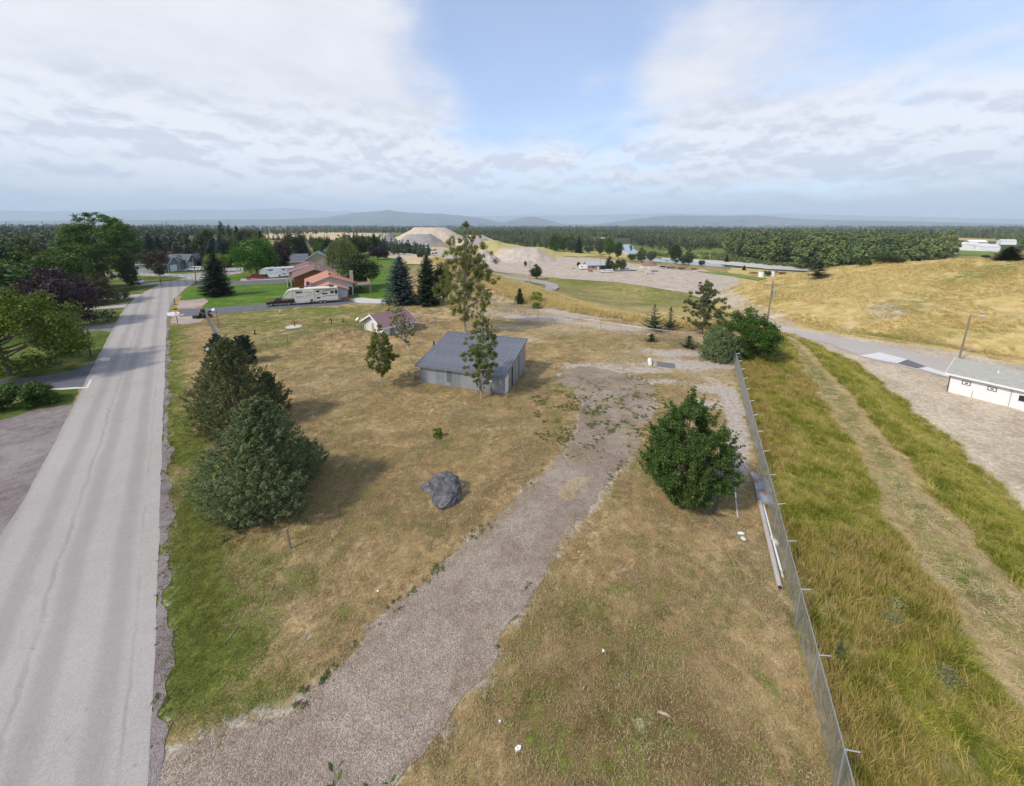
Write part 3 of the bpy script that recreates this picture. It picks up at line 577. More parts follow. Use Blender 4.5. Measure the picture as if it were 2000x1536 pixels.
bump(_nt, _b, nz(_nt, wpos(_nt), .5, 4, .6, ((1, .4, 1), .6)), .12, .1)
sheet('river', wl12([(1216, 478), (1232, 478), (1236, 486), (1262, 496), (1290, 507), (1340, 511), (1400, 515), (1500, 524), (1580, 529), (1600, 534), (1560, 535.5), (1500, 535.5), (1440, 531), (1400, 527), (1330, 522), (1262, 513), (1222, 502), (1205, 492)]), .12, WATER_M, rag=(8, 2.2, 20, 19))
BAR_M = gravel('bar_stones', (.42, .38, .33), (.56, .52, .46), .1, .8)
sheet('gravel_bar', wl12([(1290, 504), (1340, 506), (1400, 509.5), (1500, 516), (1570, 518), (1590, 522), (1580, 530), (1500, 526), (1400, 516.5), (1340, 511.5), (1292, 507)]), .2, BAR_M, rag=(6, 1.6, 14, 20))
sheet('gravel_bar', wl12([(1128, 463), (1190, 464.5), (1192, 466.5), (1128, 466)]), .22, BAR_M, rag=(6, 1.6, 14, 21))
sheet('gravel_bar', wl12([(1215, 490), (1228, 497), (1234, 508), (1216, 503)]), .22, BAR_M)
MEADOW_M = turf('river_meadow', (.11, .17, .03), (.22, .26, .07), (.35, .3, .15), .6)
sheet('meadow', wl12([(1300, 492), (1390, 492), (1420, 505), (1400, 508), (1300, 501)]), .25, MEADOW_M, rag=(6, 3, 20, 22))
sheet('meadow', wl([(1360, 531), (1420, 533), (1500, 545), (1480, 549), (1440, 542)]), .25, MEADOW_M, rag=(4, 1.5, 12, 22))
sheet('meadow', wl12([(1860, 489), (1935, 490), (1950, 498), (1880, 500)]), .4, MEADOW_M)
# farmland far away
FGOLD = turf('stubble_field', (.46, .34, .19), (.60, .47, .28), (.5, .4, .2)); FGRN = turf('crop_field', (.22, .27, .06), (.38, .42, .11), (.45, .42, .15))
sheet('field', wl([(262, 457), (366, 457), (372, 471), (262, 473)]), .5, FGRN)
sheet('field', wl([(-60, 466), (145, 470), (145, 479), (-60, 478)]), .5, FGOLD)
sheet('field', wl([(520, 455.5), (640, 454), (742, 457), (730, 472), (520, 466)]), .5, FGOLD)
sheet('field', wl([(780, 505), (820, 500), (900, 508), (880, 522), (790, 516)]), .3, FGOLD, res=6, rag=(4, 1.5, 10, 23))
sheet('field', wl([(1060, 491), (1130, 490), (1220, 496), (1230, 505), (1130, 503), (1075, 499)]), .3, turf('dry_meadow', (.36, .29, .09), (.50, .42, .16)), res=8, rag=(4, 1.5, 10, 24))
# ------------------------------------------------------------------ hills on the skyline
def build_mountains():
    m, nt, b = nodes('forested_mountain'); p = wpos(nt)
    nt.links.new(mixc(nt, mrange(nt, nz(nt, p, .0009, 6, .6), .35, .65), (.035, .055, .065), (.085, .105, .095)), b.inputs['Base Color']); b.inputs['Roughness'].default_value = 1
    prof = [(14500, [(-900, 432), (-300, 430), (0, 432), (200, 430), (420, 429), (560, 428), (640, 424), (700, 415), (760, 411), (800, 416), (860, 417), (900, 421), (940, 426), (980, 434), (1010, 427), (1042, 422), (1070, 430), (1100, 438), (1160, 438), (1210, 432), (1260, 425), (1310, 421), (1400, 422), (1480, 421), (1560, 427), (1640, 430), (1760, 432), (1850, 434), (2000, 438), (2300, 437), (2900, 430)]),
            (29500, [(-900, 416), (-300, 410), (0, 412), (150, 413), (330, 409), (450, 410), (560, 407), (640, 413), (700, 414), (760, 413), (820, 416), (900, 423), (950, 422), (1100, 421), (1180, 420), (1300, 417), (1420, 420), (1520, 417), (1700, 422), (1850, 425), (2000, 428), (2300, 424), (2900, 418)])]
    for k, (dist, pr) in enumerate(prof):
        xs = np.linspace(-1600, 3600, 620); dirs = [pix_dir(x, 441) for x in xs]; az = np.array([math.atan2(d.x, d.y) for d in dirs])
        py = np.interp(xs, [q[0] for q in pr], [q[1] for q in pr]); h = np.array([z_at(q, dist*math.cos(a)) for q, a in zip(py, az)])
        h = np.maximum(h, 20)*(1+.10*(fbm(az*60, az*0, 1.0, 7+k, 5)-.5))
        V = []; cols = 14
        for a, hh in zip(az, h):
            for c in range(cols):
                t = c/(cols-1); rr = dist-2600*(1-t)*(1+.5*float(vn(a*40, c*.4, 1, 3+k))); zz = hh*t**1.1+(float(vn(a*150, c*.9, 1, 9+k))-.5)*90*t*(1-t)*2.2-12*(1-t)-3
                V.append((rr*math.sin(a), rr*math.cos(a), zz))
        V = np.array(V); n = len(az); i, j = np.meshgrid(np.arange(n-1), np.arange(cols-1), indexing='ij')
        F = np.stack([i*cols+j, (i+1)*cols+j, (i+1)*cols+j+1, i*cols+j+1], -1).reshape(-1, 4)
        link('mountains', mesh_np('mountains', V, F, m, True), kind='structure')
build_mountains()

# ------------------------------------------------------------------ leaves, limbs and trees
def quads(C, Nn, U, s, asp, rng):
    """leaf-shaped diamonds: centre C, normal Nn, long axis U"""
    U = U-Nn*np.sum(U*Nn, 1, keepdims=True); U /= np.linalg.norm(U, axis=1, keepdims=True)+1e-9; S = np.cross(Nn, U)
    s = s[:, None]; a = s/asp
    V = np.stack([C-U*s*.5, C+S*a*.5+Nn*s*.06, C+U*s*.5, C-S*a*.5+Nn*s*.06], 1).reshape(-1, 3)
    return V, np.arange(len(C)*4).reshape(-1, 4)
def rdir(rng, n):
    v = rng.normal(size=(n, 3)); return v/np.linalg.norm(v, axis=1, keepdims=True)
def leaf_cloud(rng, cen, rad, n, size, asp=1.5, up=.5, hang=0, flat=.8, spread=.30):
    """n leaves shared over clumps at cen with radii rad"""
    w = rad**2; k = rng.choice(len(cen), n, p=w/w.sum()); d = rdir(rng, n); d[:, 2] *= flat
    rr = rad[k]*(rng.random(n)**.45)*(1+spread*rng.normal(size=n)*.5)
    P = cen[k]+d*rr[:, None]; N = d*.8+rdir(rng, n)*.8+np.array([0, 0, up]); N /= np.linalg.norm(N, axis=1, keepdims=True)
    U = rdir(rng, n)*.7+d*.6+np.array([0, 0, -hang]); return quads(P, N, U, size*(.65+.7*rng.random(n)), asp, rng)
PROFILE = {
    'round': lambda t: np.sqrt(np.clip(1-(2*t-1)**2, 0, 1))*.97+.03,
    'oval': lambda t: np.clip(np.sin(np.pi*np.clip(t, 0, 1)**.8), 0, 1)**.7,
    'dome': lambda t: np.sqrt(np.clip(1-np.clip(t, 0, 1)**2.2, 0, 1))*.95+.05,
    'cone': lambda t: (1-t)**.8*.95+.04,
    'spindle': lambda t: np.clip(np.minimum(t/.35, (1-t)/.65), 0, 1)**.7+.05,
    'lump': lambda t: np.where(t < .35, .75+.25*np.sin(t/.35*1.57), np.clip((1-t)/.65, 0, 1)**.84)}
def broadleaf(seed, h=10., w=8., base=.15, prof='round', clumps=60, leaves=6000, leaf=.28, fill=.55, cr=(.13, .24), flat=.8, lean=(0, 0), trunk_r=None, hang=.2, limbs=True, asp=1.5, shoots=0):
    rng = np.random.default_rng(seed); zb = h*base; H = h-zb
    t = rng.random(clumps*4); keep = rng.random(clumps*4) < (PROFILE[prof](t)**1.4+.12); t = t[keep][:clumps]; n = len(t)
    rr = PROFILE[prof](t)*w/2*(1-(1-rng.random(n)**.5)*fill)*(.86+.26*rng.random(n)); th = rng.random(n)*2*np.pi
    lumpy = 1+.16*np.sin(th*2+seed)+.10*np.sin(th*3+seed*2.1+t*5)
    r = w*(cr[0]+(cr[1]-cr[0])*rng.random(n))*(.62+.5*PROFILE[prof](t))*.8
    rr = np.maximum(rr*lumpy-r*.6, 0)
    cen = np.stack([rr*np.cos(th)+lean[0]*(t*.9+.1), rr*np.sin(th)+lean[1]*(t*.9+.1), zb+r*.5+t*(H-r*.9)], 1)
    if shoots:   # long leafy shoots standing out of the crown
        sb = cen[rng.integers(0, n, shoots)]; ax = np.stack([sb[:, 0]/w*1.1, sb[:, 1]/w*1.1, .35+.9*sb[:, 2]/h], 1)+rng.normal(size=(shoots, 3))*.18; ax /= np.linalg.norm(ax, axis=1, keepdims=True); ln = w*(.10+.11*rng.random(shoots))
        for q in (.55, .8, 1.05, 1.3): cen = np.vstack([cen, sb+ax*(ln*q)[:, None]]); r = np.concatenate([r, np.full(shoots, w*.028*(1.5-q*.7))])
    V, F = leaf_cloud(rng, cen, r, leaves, leaf, asp, .5, hang, flat)
    g = G(); tr = trunk_r or h*.02
    top = Vector((lean[0]*.9, lean[1]*.9, h*.86)); pts = [Vector((0, 0, -.25)), Vector((0, 0, .3)), Vector((lean[0]*.12+rng.normal()*tr, lean[1]*.12+rng.normal()*tr, h*.2)), Vector((lean[0]*.4+rng.normal()*tr*2, lean[1]*.4+rng.normal()*tr*2, h*.48)), top]
    g.tube(pts, [tr*1.5, tr*1.1, tr*.9, tr*.55, tr*.12], 8)
    if limbs:
        for c in cen[rng.permutation(n)[:min(n, 34)]]:
            c = Vector(c); f = max(.12, min(.8, (c.z/h)*.62)); q = pts[2].lerp(pts[4], max(0, (f*h-pts[2].z)/(pts[4].z-pts[2].z))); mid = q.lerp(c, .5)+Vector((0, 0, -.03*h+.05*h*float(rng.random())))
            L = (c-q).length; g.tube([q, mid, c], [min(tr*.5, .02*L+.012), .012*L+.006, .006], 4, False)
    return (V, F), g
def conifer(seed, h=10., w=4.5, base=.05, droop=.35, branches=120, step=.3, spray=.42, trunk_r=None, gap=0., power=.85):
    rng = np.random.default_rng(seed); g = G(); tr = trunk_r or h*.016
    g.tube([(0, 0, -.25), (0, 0, h*.5), (0, 0, h*.98)], [tr*1.2, tr*.7, .02], 7)
    C = []; U = []; Nn = []; S = []
    for k in range(branches):
        t = (k+rng.random())/branches; t = t**1.25; z = h*(base+(1-base)*t*.97); L = w/2*((1-t)**power)*(.72+.36*rng.random())+.12
        if rng.random() < gap: continue
        a = k*2.39996+rng.normal()*.25; d = Vector((math.cos(a), math.sin(a), 0)); drp = droop*(1-t*1.2)
        m = max(3, int(L/step)); tip = None
        for q in range(m+1):
            u = (q+.35)/m; p = d*(L*u)+Vector((0, 0, z-drp*L*(u**1.2)*.8+.22*L*u*u)); ln = spray*(1.15-.45*u)*(.8+.4*rng.random())*(.55 if L < 1 else 1)
            sd = Vector((-d.y, d.x, 0))
            for sgn in (-1, 1, 0, .5):
                v = (d*(.75 if sgn else 1)+sd*sgn*(.9+.3*rng.random())+Vector((0, 0, -.25-.35*rng.random() if abs(sgn) != .5 else -.9))); v.normalize()
                C.append(p+v*ln*.42); U.append(v); S.append(ln); nn = Vector((rng.normal()*.4, rng.normal()*.4, 1)); Nn.append(nn.normalized())
        g.tube([(0, 0, z), tuple(d*(L*.85)+Vector((0, 0, z-drp*L*.5+.1*L)))], [max(.015, L*.02), .008], 3, False)
    for q in range(6): C.append(Vector((0, 0, h-.08*q*spray*3))); U.append(Vector((rng.normal()*.3, rng.normal()*.3, 1))); Nn.append(Vector((rng.normal(), rng.normal(), .1)).normalized()); S.append(spray*.8)
    A = lambda L: np.array([tuple(v) for v in L]); return quads(A(C), A(Nn), A(U), np.array(S), 2.4, rng), g
def juniper(seed, h, w, n_cl=150, n=14000, spray=.26, prof='lump', upr=.75, squash=1.0, lean=(0, 0), stems=True, hole=.25):
    """feathery evergreen: tufts growing out and up from a lumpy envelope, dark fill within"""
    w = w*.86; rng = np.random.default_rng(seed); m = n_cl*3; t = rng.random(m)**1.15; pr = PROFILE[prof](t); th = rng.random(m)*2*np.pi
    lump = 1+.13*np.sin(th*3+seed+t*2)+.11*np.sin(th*5+t*7+seed)+.08*rng.normal(size=m); depth = .62+.36*rng.random(m)**.6; rr = pr*w/2*lump*depth
    out = np.stack([np.cos(th), np.sin(th), np.full(m, .55)+.6*t], 1); out += rng.normal(size=(m, 3))*.22; out /= np.linalg.norm(out, axis=1, keepdims=True)
    cen = np.stack([rr*np.cos(th)+lean[0]*t, rr*np.sin(th)*squash+lean[1]*t, .1+t*h*.93], 1)
    TL = (.055*w+.12)*(.7+.9*rng.random(m))*(.75+.5*pr); n = int(n*1.15); nb = int(n*.72); k = rng.integers(0, m, nb); u = rng.random(nb)**.8
    q = rdir(rng, nb); q -= out[k]*np.sum(q*out[k], 1, keepdims=True); q /= np.linalg.norm(q, axis=1, keepdims=True)+1e-9
    wd = TL[k]*.42*(1-u*.85)*np.sqrt(rng.random(nb)); P = cen[k]+out[k]*(u*TL[k])[:, None]+q*wd[:, None]; P[:, 2] -= .10*TL[k]*(1-u)
    U = out[k]+q*(.75*(1-u*.6))[:, None]+rdir(rng, nb)*.2; N = rdir(rng, nb)*.7+q*.5+np.array([0, 0, .6])
    # fill
    nf = n-nb; t2 = rng.random(nf)**1.1; th2 = rng.random(nf)*2*np.pi; r2 = PROFILE[prof](t2)*w/2*(.35+.45*np.sqrt(rng.random(nf))); P2 = np.stack([r2*np.cos(th2)+lean[0]*t2, r2*np.sin(th2)*squash+lean[1]*t2, .05+t2*h*.9], 1)
    U2 = rdir(rng, nf)+np.stack([np.cos(th2), np.sin(th2), np.ones(nf)], 1)*.6; N2 = rdir(rng, nf)+np.stack([np.cos(th2), np.sin(th2), np.ones(nf)*.5], 1)*.7
    P = np.vstack([P, P2]); U = np.vstack([U, U2]); N = np.vstack([N, N2]); P[:, 2] = np.maximum(P[:, 2], .04); N /= np.linalg.norm(N, axis=1, keepdims=True)
    S = spray*(.55+.7*rng.random(n)); S[nb:] *= 1.5; Q = quads(P, N, U, S, 2.7, rng)
    g = G()
    if stems:
        for q in range(7):
            a = q*.9+seed; g.tube([(0, 0, -.2), (math.cos(a)*w*.08, math.sin(a)*w*.08, h*.25), (math.cos(a)*w*.12+lean[0]*.6, math.sin(a)*w*.12*squash, h*(.55+.04*q))], [h*.018, h*.012, .015], 5, False)
        for c in cen[:24]: g.tube([(c[0]*.25, c[1]*.25, c[2]*.55), tuple(c)], [.03, .01], 3, False)
    return Q, g
def willow(seed, h, w, n=9000, leaf=.3):
    rng = np.random.default_rng(seed); C = []; U = []
    ns = n//14
    for k in range(ns):
        a = rng.random()*6.283; f = math.sqrt(rng.random()); r0 = f*w/2*.92; lump = 1+.14*math.sin(a*3+1)+.08*math.sin(a*7); r0 *= lump
        top = h*(1-.38*f**2.2)*(.93+.1*rng.random()); L = (h*.30+h*.45*f)*(.5+.6*rng.random()); L = min(L, top-.5)
        m = 14
        for q in range(m):
            u = q/m; C.append((r0*math.cos(a)*(1+.05*u)+rng.normal()*.09, r0*math.sin(a)*(1+.05*u)+rng.normal()*.09, top-L*u)); U.append((rng.normal()*.2, rng.normal()*.2, -1))
    C = np.array(C); U = np.array(U); N = C*np.array([1, 1, 0])/(w/2)+rdir(rng, len(C))*.6; N /= np.linalg.norm(N, axis=1, keepdims=True)
    Q = quads(C, N, U, leaf*(.7+.6*rng.random(len(C))), 1.8, rng); g = G(); g.tube([(0, 0, -.2), (.2, 0, h*.3), (0, .1, h*.8)], [h*.04, h*.03, .05], 7)
    for q in range(9): a = q*.7; g.tube([(.1, 0, h*.3), (math.cos(a)*w*.2, math.sin(a)*w*.2, h*.65), (math.cos(a)*w*.36, math.sin(a)*w*.36, h*.78)], [h*.018, h*.01, .02], 4, False)
    return Q, g

BARK = simple('grey_brown_bark', (.17, .14, .115), .95, .3, 3, bmp=.5); BARKL = simple('pale_bark', (.36, .32, .27), .9, .3, 3, bmp=.4); BARKR = simple('reddish_bark', (.20, .12, .08), .95, .25, 3, bmp=.5)
LM = {
    'maple': leafmat('maple_leaves', (.055, .10, .010), (.15, .215, .022), trans=.3),
    'green': leafmat('green_leaves', (.028, .065, .008), (.075, .13, .018)),
    'bright': leafmat('bright_leaves', (.035, .085, .008), (.085, .17, .02)),
    'dark': leafmat('dark_leaves', (.016, .034, .010), (.045, .078, .018), trans=.15),
    'cotton': leafmat('cottonwood_leaves', (.035, .070, .012), (.105, .155, .032), trans=.3),
    'plum': leafmat('plum_leaves', (.022, .012, .020), (.060, .032, .045), trans=.15),
    'rust': leafmat('rusty_leaves', (.035, .04, .015), (.085, .065, .035), (.12, .06, .04)),
    'spruce': leafmat('spruce_needles', (.012, .030, .013), (.038, .070, .028), trans=.1),
    'blue': leafmat('blue_spruce_needles', (.035, .065, .065), (.095, .145, .145), trans=.1),
    'pine': leafmat('pine_needles', (.022, .045, .016), (.060, .10, .035), trans=.1),
    'junA': leafmat('juniper_sprays', (.090, .135, .055), (.215, .275, .125), (.28, .28, .15), .25, .6),
    'junB': leafmat('olive_juniper_sprays', (.075, .095, .036), (.165, .190, .080), (.21, .185, .09), .25, .6),
    'junC': leafmat('deep_juniper_sprays', (.020, .040, .020), (.050, .085, .042), trans=.15),
    'birch': leafmat('poplar_leaves', (.10, .135, .028), (.215, .255, .065), (.30, .30, .12), .45),
    'sparse': leafmat('sparse_poplar_leaves', (.095, .115, .03), (.215, .235, .072), (.30, .28, .13), .45),
    'lilac': leafmat('lilac_leaves', (.034, .066, .012), (.095, .145, .032), (.18, .24, .07), .35, .5),
    'willow': leafmat('willow_leaves', (.085, .115, .025), (.19, .225, .07), trans=.3),
    'olive': leafmat('olive_leaves', (.055, .075, .030), (.115, .135, .060)),
    'yellow': leafmat('yellow_green_leaves', (.09, .13, .012), (.20, .25, .03), trans=.3),
    'grey': leafmat('grey_green_leaves', (.085, .115, .045), (.19, .225, .10), trans=.4),
}
PROTO = {}
def proto(key, kind, args, leafkey, bark):
    k = (key, leafkey)
    if k not in PROTO:
        (V, F), g = {'b': broadleaf, 'c': conifer, 'j': juniper, 'w': willow}[kind](**args)
        crown = mesh_np('crown', V, F, LM[leafkey]); me = bpy.data.meshes.new('trunk'); me.from_pydata(g.v, [], g.f); me.materials.append(bark)
        PROTO[k] = (crown, me)
    return PROTO[k]
def put_tree(name, cat, label, loc, kind, args, leafkey, bark=None, key=None, s=(1, 1, 1), rz=0, group=None):
    crown, trunk = proto(key or (name, loc[0], loc[1]), kind, args, leafkey, bark or BARK)
    t = thing(name, loc, label, cat, group, rz); t.scale = s
    link('crown' if 'shrub' not in name else 'foliage', crown, t)
    if len(trunk.vertices): link('trunk' if 'shrub' not in name else 'stem', trunk, t)
    return t
def spot(px, py, top, wpx, back=0.):
    """base point, height and width of a plant from where its foot, top and sides are seen"""
    p = W(px, py)
    if back: f = math.hypot(p.x, p.y); p = Vector((p.x*(1+back/f), p.y*(1+back/f), 0)); p.z = Z(p.x, p.y)
    return p, z_at(top, p.y)-p.z, wpx*m_per_px(p.y, p.z+2)

# --- the plants on and around the lot
def near_plants():
    def J(px, py, top, wpx, back, seed, leafkey, label, **k):
        p, h, w = spot(px, py, top, wpx, back); put_tree('juniper_shrub', 'juniper', label, p, 'j', dict(seed=seed, h=h, w=w, **k), leafkey, BARKR, group=None)
    J(520, 1005, 772, 225, 1.0, 3, 'junA', 'broad feathery grey-green juniper nearest the road verge, pointed top, beside the boulder', n_cl=300, n=44000, spray=.18)
    J(596, 935, 856, 84, .6, 4, 'junA', 'low rounded blue-green juniper joined to the flank of the big juniper facing the shed', n_cl=90, n=10000, spray=.18)
    J(460, 845, 655, 165, 1.0, 5, 'junB', 'tall olive juniper with a spire top, second back along the verge', n_cl=260, n=36000, spray=.19)
    J(528, 815, 727, 82, .8, 6, 'junB', 'small olive juniper tucked beside the tall spire-topped one', n_cl=100, n=11000, spray=.19)
    J(477, 712, 655, 50, .8, 7, 'junC', 'dense dark green rounded juniper at the corner of the low wire fence', n_cl=70, n=6500, spray=.26, prof='dome')
    J(425, 692, 652, 38, .4, 8, 'junC', 'narrow dark juniper behind the green utility box by the fence', n_cl=50, n=4000, spray=.26)
    J(1400, 706, 640, 76, .8, 9, 'junA', 'grey-green spreading juniper leaning against the dense round tree at the fence end', n_cl=110, n=12000, spray=.22, prof='dome')
    J(1015, 593, 563, 20, 0, 10, 'junC', 'small clipped cone shrub standing alone on the bare ground near the bluff', n_cl=50, n=3500, spray=.26, prof='cone')
    # lilac bush by the tall fence
    p, h, w = spot(1332, 1000, 775, 152, .8)
    put_tree('lilac_shrub', 'bush', 'big leafy green bush beside the tall wire fence, scrap metal under its edge', p, 'b', dict(seed=21, h=h, w=w, base=.0, prof='oval', clumps=380, leaves=88000, leaf=.11, fill=.42, cr=(.055, .11), trunk_r=.07, asp=1.7, shoots=120), 'lilac')
    p, h, w = spot(1455, 705, 600, 106, 1.2)
    put_tree('round_tree', 'tree', 'dense dark green round-headed tree at the far end of the tall fence', p, 'b', dict(seed=22, h=h, w=w, base=.02, prof='oval', clumps=130, leaves=22000, leaf=.2, fill=.4, cr=(.08, .15)), 'green')
    # poplars
    p, h, w = spot(747, 757, 630, 70)
    put_tree('poplar_tree', 'tree', 'slim young poplar standing left of the shed with a full crown', p, 'b', dict(seed=23, h=h, w=w, base=.16, prof='spindle', clumps=200, leaves=18000, leaf=.12, fill=.75, cr=(.045, .10), trunk_r=.07), 'birch', BARKL)
    p, h, w = spot(803, 706, 562, 58)
    put_tree('leaning_poplar_tree', 'tree', 'thin poplar leaning towards the small white cabin, sparse leaves on a bare pale trunk', p, 'b', dict(seed=24, h=h, w=w*.85, base=.2, prof='spindle', clumps=130, leaves=7000, leaf=.12, fill=.9, cr=(.04, .09), lean=(-2.6, .2), trunk_r=.08), 'sparse', BARKL)
    p, h, w = spot(940, 778, 588, 76)
    put_tree('shed_poplar_tree', 'tree', 'tall thin poplar growing against the front wall of the grey metal shed', p, 'b', dict(seed=25, h=h, w=w, base=.08, prof='spindle', clumps=220, leaves=19000, leaf=.12, fill=.8, cr=(.045, .095), trunk_r=.08, lean=(.2, 0)), 'birch', BARKL)
    p, h, w = spot(908, 650, 432, 112)
    put_tree('tall_cottonwood_tree', 'tree', 'tallest open-crowned cottonwood on the lot, rising behind the grey metal shed', p, 'b', dict(seed=27, h=h, w=w, base=.10, prof='oval', clumps=330, leaves=44000, leaf=.17, fill=.85, cr=(.035, .075), trunk_r=.24, lean=(.6, 0), flat=1.0), 'sparse', BARKL)
    # young trees near the bluff
    p, h, w = spot(1372, 652, 546, 80)
    put_tree('young_ash_tree', 'tree', 'airy upright tree inside the corner fence, tallest beside the round tree', p, 'b', dict(seed=28, h=h, w=w, base=.06, prof='oval', clumps=200, leaves=13000, leaf=.21, fill=.8, cr=(.04, .08), trunk_r=.1), 'grey')
    for px, py, top, wpx, seed, lab in [(1276, 648, 594, 40, 31, 'young pine with open whorled branches, larger of the two by the bluff'), (1308, 645, 600, 26, 32, 'thin young pine next to the larger whorled one'),
                                        (1272, 668, 652, 20, 33, 'tiny pine seedling in front of the larger young pine'), (1345, 680, 656, 26, 34, 'small scrubby pine in front of the airy upright tree')]:
        p, h, w = spot(px, py, top, wpx)
        put_tree('young_pine_tree', 'tree', lab, p, 'c', dict(seed=seed, h=h, w=w*1.15, branches=64, droop=-.1, step=.25, spray=.42, base=.12, gap=.1), 'pine', BARK)
    for px, py, top, wpx, lk, lab in [(1046, 590, 568, 36, 'yellow', 'yellow-green rounded bush beside the clipped cone shrub'), (854, 857, 835, 22, 'yellow', 'small wispy green weed bush alone in the dry grass before the boulder'),
                                      (45, 795, 742, 92, 'green', 'low dense lilac bush at the mouth of the dark driveway'), (402, 622, 602, 22, 'rust', 'brownish round bush at the corner of the far driveway'),
                                      (572, 560, 548, 26, 'yellow', 'low bright shrub along the wall of the red-brown house'), (1046, 602, 590, 22, 'grey', 'grey-green scrub below the yellow-green bush at the bluff'), (600, 591, 583, 20, 'dark', 'low dark shrub at the foot of the big cream camper')]:
        p, h, w = spot(px, py, top, wpx, .2)
        put_tree('garden_shrub', 'shrub', lab, p, 'b', dict(seed=int(px), h=h, w=w, base=0, prof='dome', clumps=30, leaves=1500 if px > 100 else 9000, leaf=.10 if 800 < px < 900 else .22, fill=.5, cr=(.12, .2), trunk_r=.03, limbs=False), lk)
near_plants()

# --- trees of the neighbourhood and the far bank, one by one
TK = {  # prototypes by look
    'round': ('b', dict(h=10, w=9, base=.1, prof='round', clumps=70, leaves=6500, leaf=.40, fill=.45)),
    'roundB': ('b', dict(h=10, w=8, base=.04, prof='oval', clumps=70, leaves=6000, leaf=.40, fill=.5)),
    'big': ('b', dict(h=20, w=15.5, base=.08, prof='round', clumps=260, leaves=34000, leaf=.36, fill=.6, cr=(.055, .11))),
    'spread': ('b', dict(h=8, w=14, base=.12, prof='dome', clumps=140, leaves=26000, leaf=.24, fill=.5, cr=(.06, .12))),
    'low': ('b', dict(h=6, w=9, base=.02, prof='dome', clumps=90, leaves=9000, leaf=.28, fill=.5, cr=(.08, .15))),
    'column': ('b', dict(h=6, w=2.2, base=0, prof='dome', clumps=30, leaves=1800, leaf=.3, fill=.4, limbs=False)),
    'spruce': ('c', dict(h=10, w=5.4, branches=270, step=.36, spray=.72, power=.72)),
    'spruceW': ('c', dict(h=10, w=6.2, branches=330, step=.34, spray=.70, droop=.3, power=.62)),
    'pine': ('c', dict(h=12, w=6, branches=90, step=.5, spray=.9, base=.16, droop=.1, gap=.15, power=.6)),
    'willow': ('w', dict(h=9, w=10, n=10000, leaf=.36)),
}
def T(px, py, top, wpx, look, leafkey, label, name='tree', cat='tree', back=0, group=None, var=0):
    p, h, w = spot(px, py, top, wpx, back); kind, a = TK[look]; a = dict(a); h0, w0 = a['h'], a['w']; a['seed'] = 100+hash2(sum(map(ord, look)), 1+var, 3).__trunc__()+var*7
    put_tree(name, cat, label, p, kind, a, leafkey, key=(look, var), s=(w/w0, w/w0, h/h0), rz=(px*.37) % 6.28, group=group)
